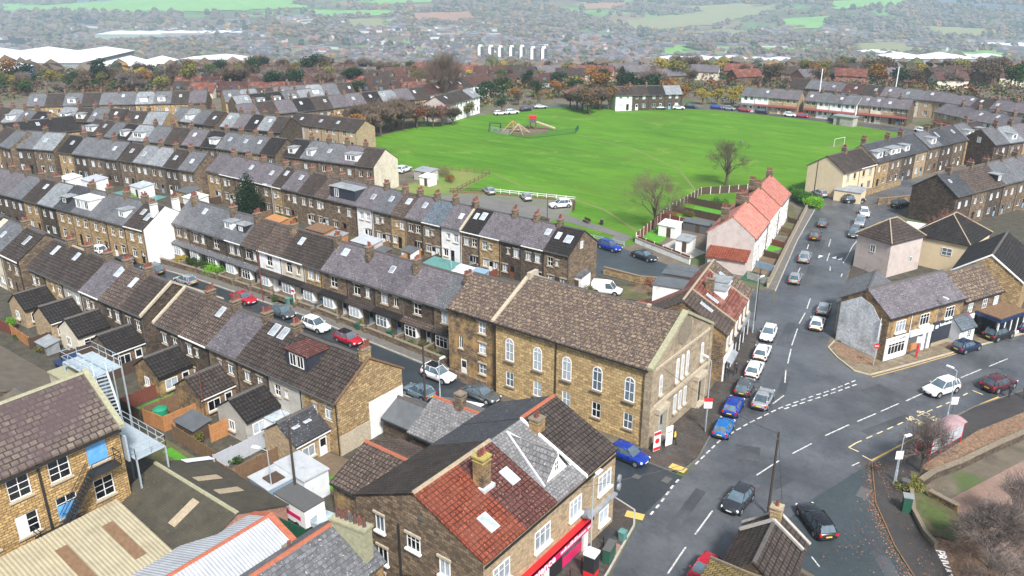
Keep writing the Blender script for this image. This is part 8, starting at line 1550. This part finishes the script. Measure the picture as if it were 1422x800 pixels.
scrub('undergrowth','brown and olive undergrowth filling the belt beyond the park',800,lambda g:(g.uniform(318,430),g.uniform(-60,310)),UM,3)
scrub('estate_shrubs','garden shrubs and hedges around the distant left hand estate',760,lambda g:(lambda f:(f,g.uniform(-.75,-.16)*f))(g.uniform(300,430)),UM,4)
scrub('verge_shrubs','shrubs and hedges between the park road and the houses beyond it',260,lambda g:(lambda r:(g.uniform(296,334),r) if 18<r<74 else (g.uniform(284,334),r))(g.uniform(-60,190)),UM,6)
# far town and woods: nobody could count them
rt=random.Random(42)
def blob(b,x,y,z,s,mi):
    h=s*rt.uniform(.7,1.15); n=5; a0=rt.uniform(0,6.28); v=[(x,y,z+h)]
    for j,(q,zz_) in enumerate(((.75,.72),(1,.32))):
        for i in range(n): a=a0+6.283*i/n+j*.6; rr=s*.62*q*rt.uniform(.8,1.2); v.append((x+math.cos(a)*rr,y+math.sin(a)*rr,z+h*zz_*rt.uniform(.85,1.15)))
    for i in range(n): v.append((x+math.cos(a0+6.283*i/n)*s*.45,y+math.sin(a0+6.283*i/n)*s*.45,z-1))
    fs=[(0,1+i,1+(i+1)%n) for i in range(n)]
    for L_ in (0,1): fs+=[(1+L_*n+i,1+(L_+1)*n+i,1+(L_+1)*n+(i+1)%n,1+L_*n+(i+1)%n) for i in range(n)]
    b.add(v,fs,mi)
def density(f,r,s,seed): return math.sin(r/s+seed)*math.cos(f/(s*1.3)+seed*2)+.6*math.sin((r+f)/(s*.47)+seed*3)
plain('wood_brown',(.10,.075,.055),.95,.3,.05); plain('wood_olive',(.075,.08,.035),.95,.3,.05); plain('wood_dark',(.03,.042,.025),.95,.3,.05); plain('wood_orange',(.20,.12,.045),.95,.3,.05); plain('wood_grey',(.13,.105,.09),.95,.3,.05)
wd=MB(); cnt=0
while cnt<15000:
    f=rt.uniform(420,3500)**1.0; r=rt.uniform(-.72,.72)*f*1.15
    if f<620:
        if rt.random()<.35: continue
    elif density(f,r,210,1.7)<.18+(.35 if 1250<f<2150 else (.0 if f>2150 else -.25)) and rt.random()>.10: continue
    if any(inside(f,r,P) for P in FIELDS): continue
    x,y,z=WZ(f,r); s=rt.uniform(5,9) if f<900 else rt.uniform(8,15)*(1+(f-900)/5000); c=rt.random(); patch=density(f,r,120,.4)
    mi=0 if c<.38 else 1 if c<.55 else 2 if c<.64 else 3 if c<(.76 if patch>.2 else .66) else 4
    blob(wd,x,y,z,s,mi); cnt+=1
stuff(wd.build('far_woodland',['wood_brown','wood_olive','wood_dark','wood_orange','wood_grey']),'brown and olive winter woodland covering the far slopes','woodland')
plain('town_wall',(.27,.215,.16),.9,.25,.02); plain('town_white',(.52,.50,.48),.9,.15,.02); plain('town_slate',(.07,.068,.08),.8,.3,.02); plain('town_pale',(.15,.15,.165),.5,.2,.02); plain('town_red',(.22,.09,.065),.9,.2,.02)
tw=MB(); cnt=0
while cnt<1500:
    f=rt.uniform(1180,2500); r=rt.uniform(-.70,.72)*f
    if f>2100 and rt.random()<.7: continue
    if density(f,r,190,1.7)>.5 and rt.random()<.85: continue
    if f<1500 and -120<r<120 and rt.random()<.6: continue
    if any(inside(f,r,P) for P in FIELDS): continue
    a=R(37)+ (R(35) if density(f,r,300,5)>0 else R(-20))+(R(90) if density(f,r,170,9)>.3 else 0); n=rt.randint(2,9); ca,sa=math.cos(a),math.sin(a)
    x0,y0=W(f,r); wm=0 if rt.random()<.80 else 1
    for k in range(n):
        x=x0+ca*k*9.6; y=y0+sa*k*9.6; ff,rr=FR(x,y); z=TZ(ff,rr)-1; w_,d_,he,hr=9.4,8.5,6.2,9.4; 
        def T(px,py,pz): return (x+ca*px-sa*py,y+sa*px+ca*py,z+pz)
        tw.add([T(0,0,0),T(w_,0,0),T(w_,d_,0),T(0,d_,0),T(0,0,he),T(w_,0,he),T(w_,d_,he),T(0,d_,he),T(0,d_/2,hr),T(w_,d_/2,hr)],[(0,1,5,4),(2,3,7,6),(1,2,6,9,5),(3,0,4,8,7)],wm if rt.random()<.9 else 1)
        tw.add([T(-.2,-.5,he-.1),T(w_+.2,-.5,he-.1),T(w_+.2,d_/2,hr+.1),T(-.2,d_/2,hr+.1),T(w_+.2,d_+.5,he-.1),T(-.2,d_+.5,he-.1)],[(0,1,2,3),(3,2,4,5)],rt.choice([2,2,2,3,3,4 if rt.random()<.5 else 2]))
    cnt+=1
stuff(tw.build('far_town',['town_wall','town_white','town_slate','town_pale','town_red']),'grey roofed stone town spread across the valley floor','town')

# ------------------------------------------------------------------ haze
hm=bpy.data.materials.new('haze'); hm.use_nodes=True; t=hm.node_tree; t.nodes.clear(); out=t.nodes.new('ShaderNodeOutputMaterial'); pv=t.nodes.new('ShaderNodeVolumePrincipled'); pv.inputs['Color'].default_value=(.66,.84,1,1); pv.inputs['Density'].default_value=.00019; pv.inputs['Anisotropy'].default_value=0; t.links.new(pv.outputs[0],out.inputs['Volume']); MATS['haze']=hm
b=MB(); b.box(-9500,9500,-9500,12500,-190,620); hz=b.build('haze','haze',None,(-4000,5000,0)); stuff(hz,'pale blue haze filling the air over the valley','haze')
print('objects',len(COL.objects))
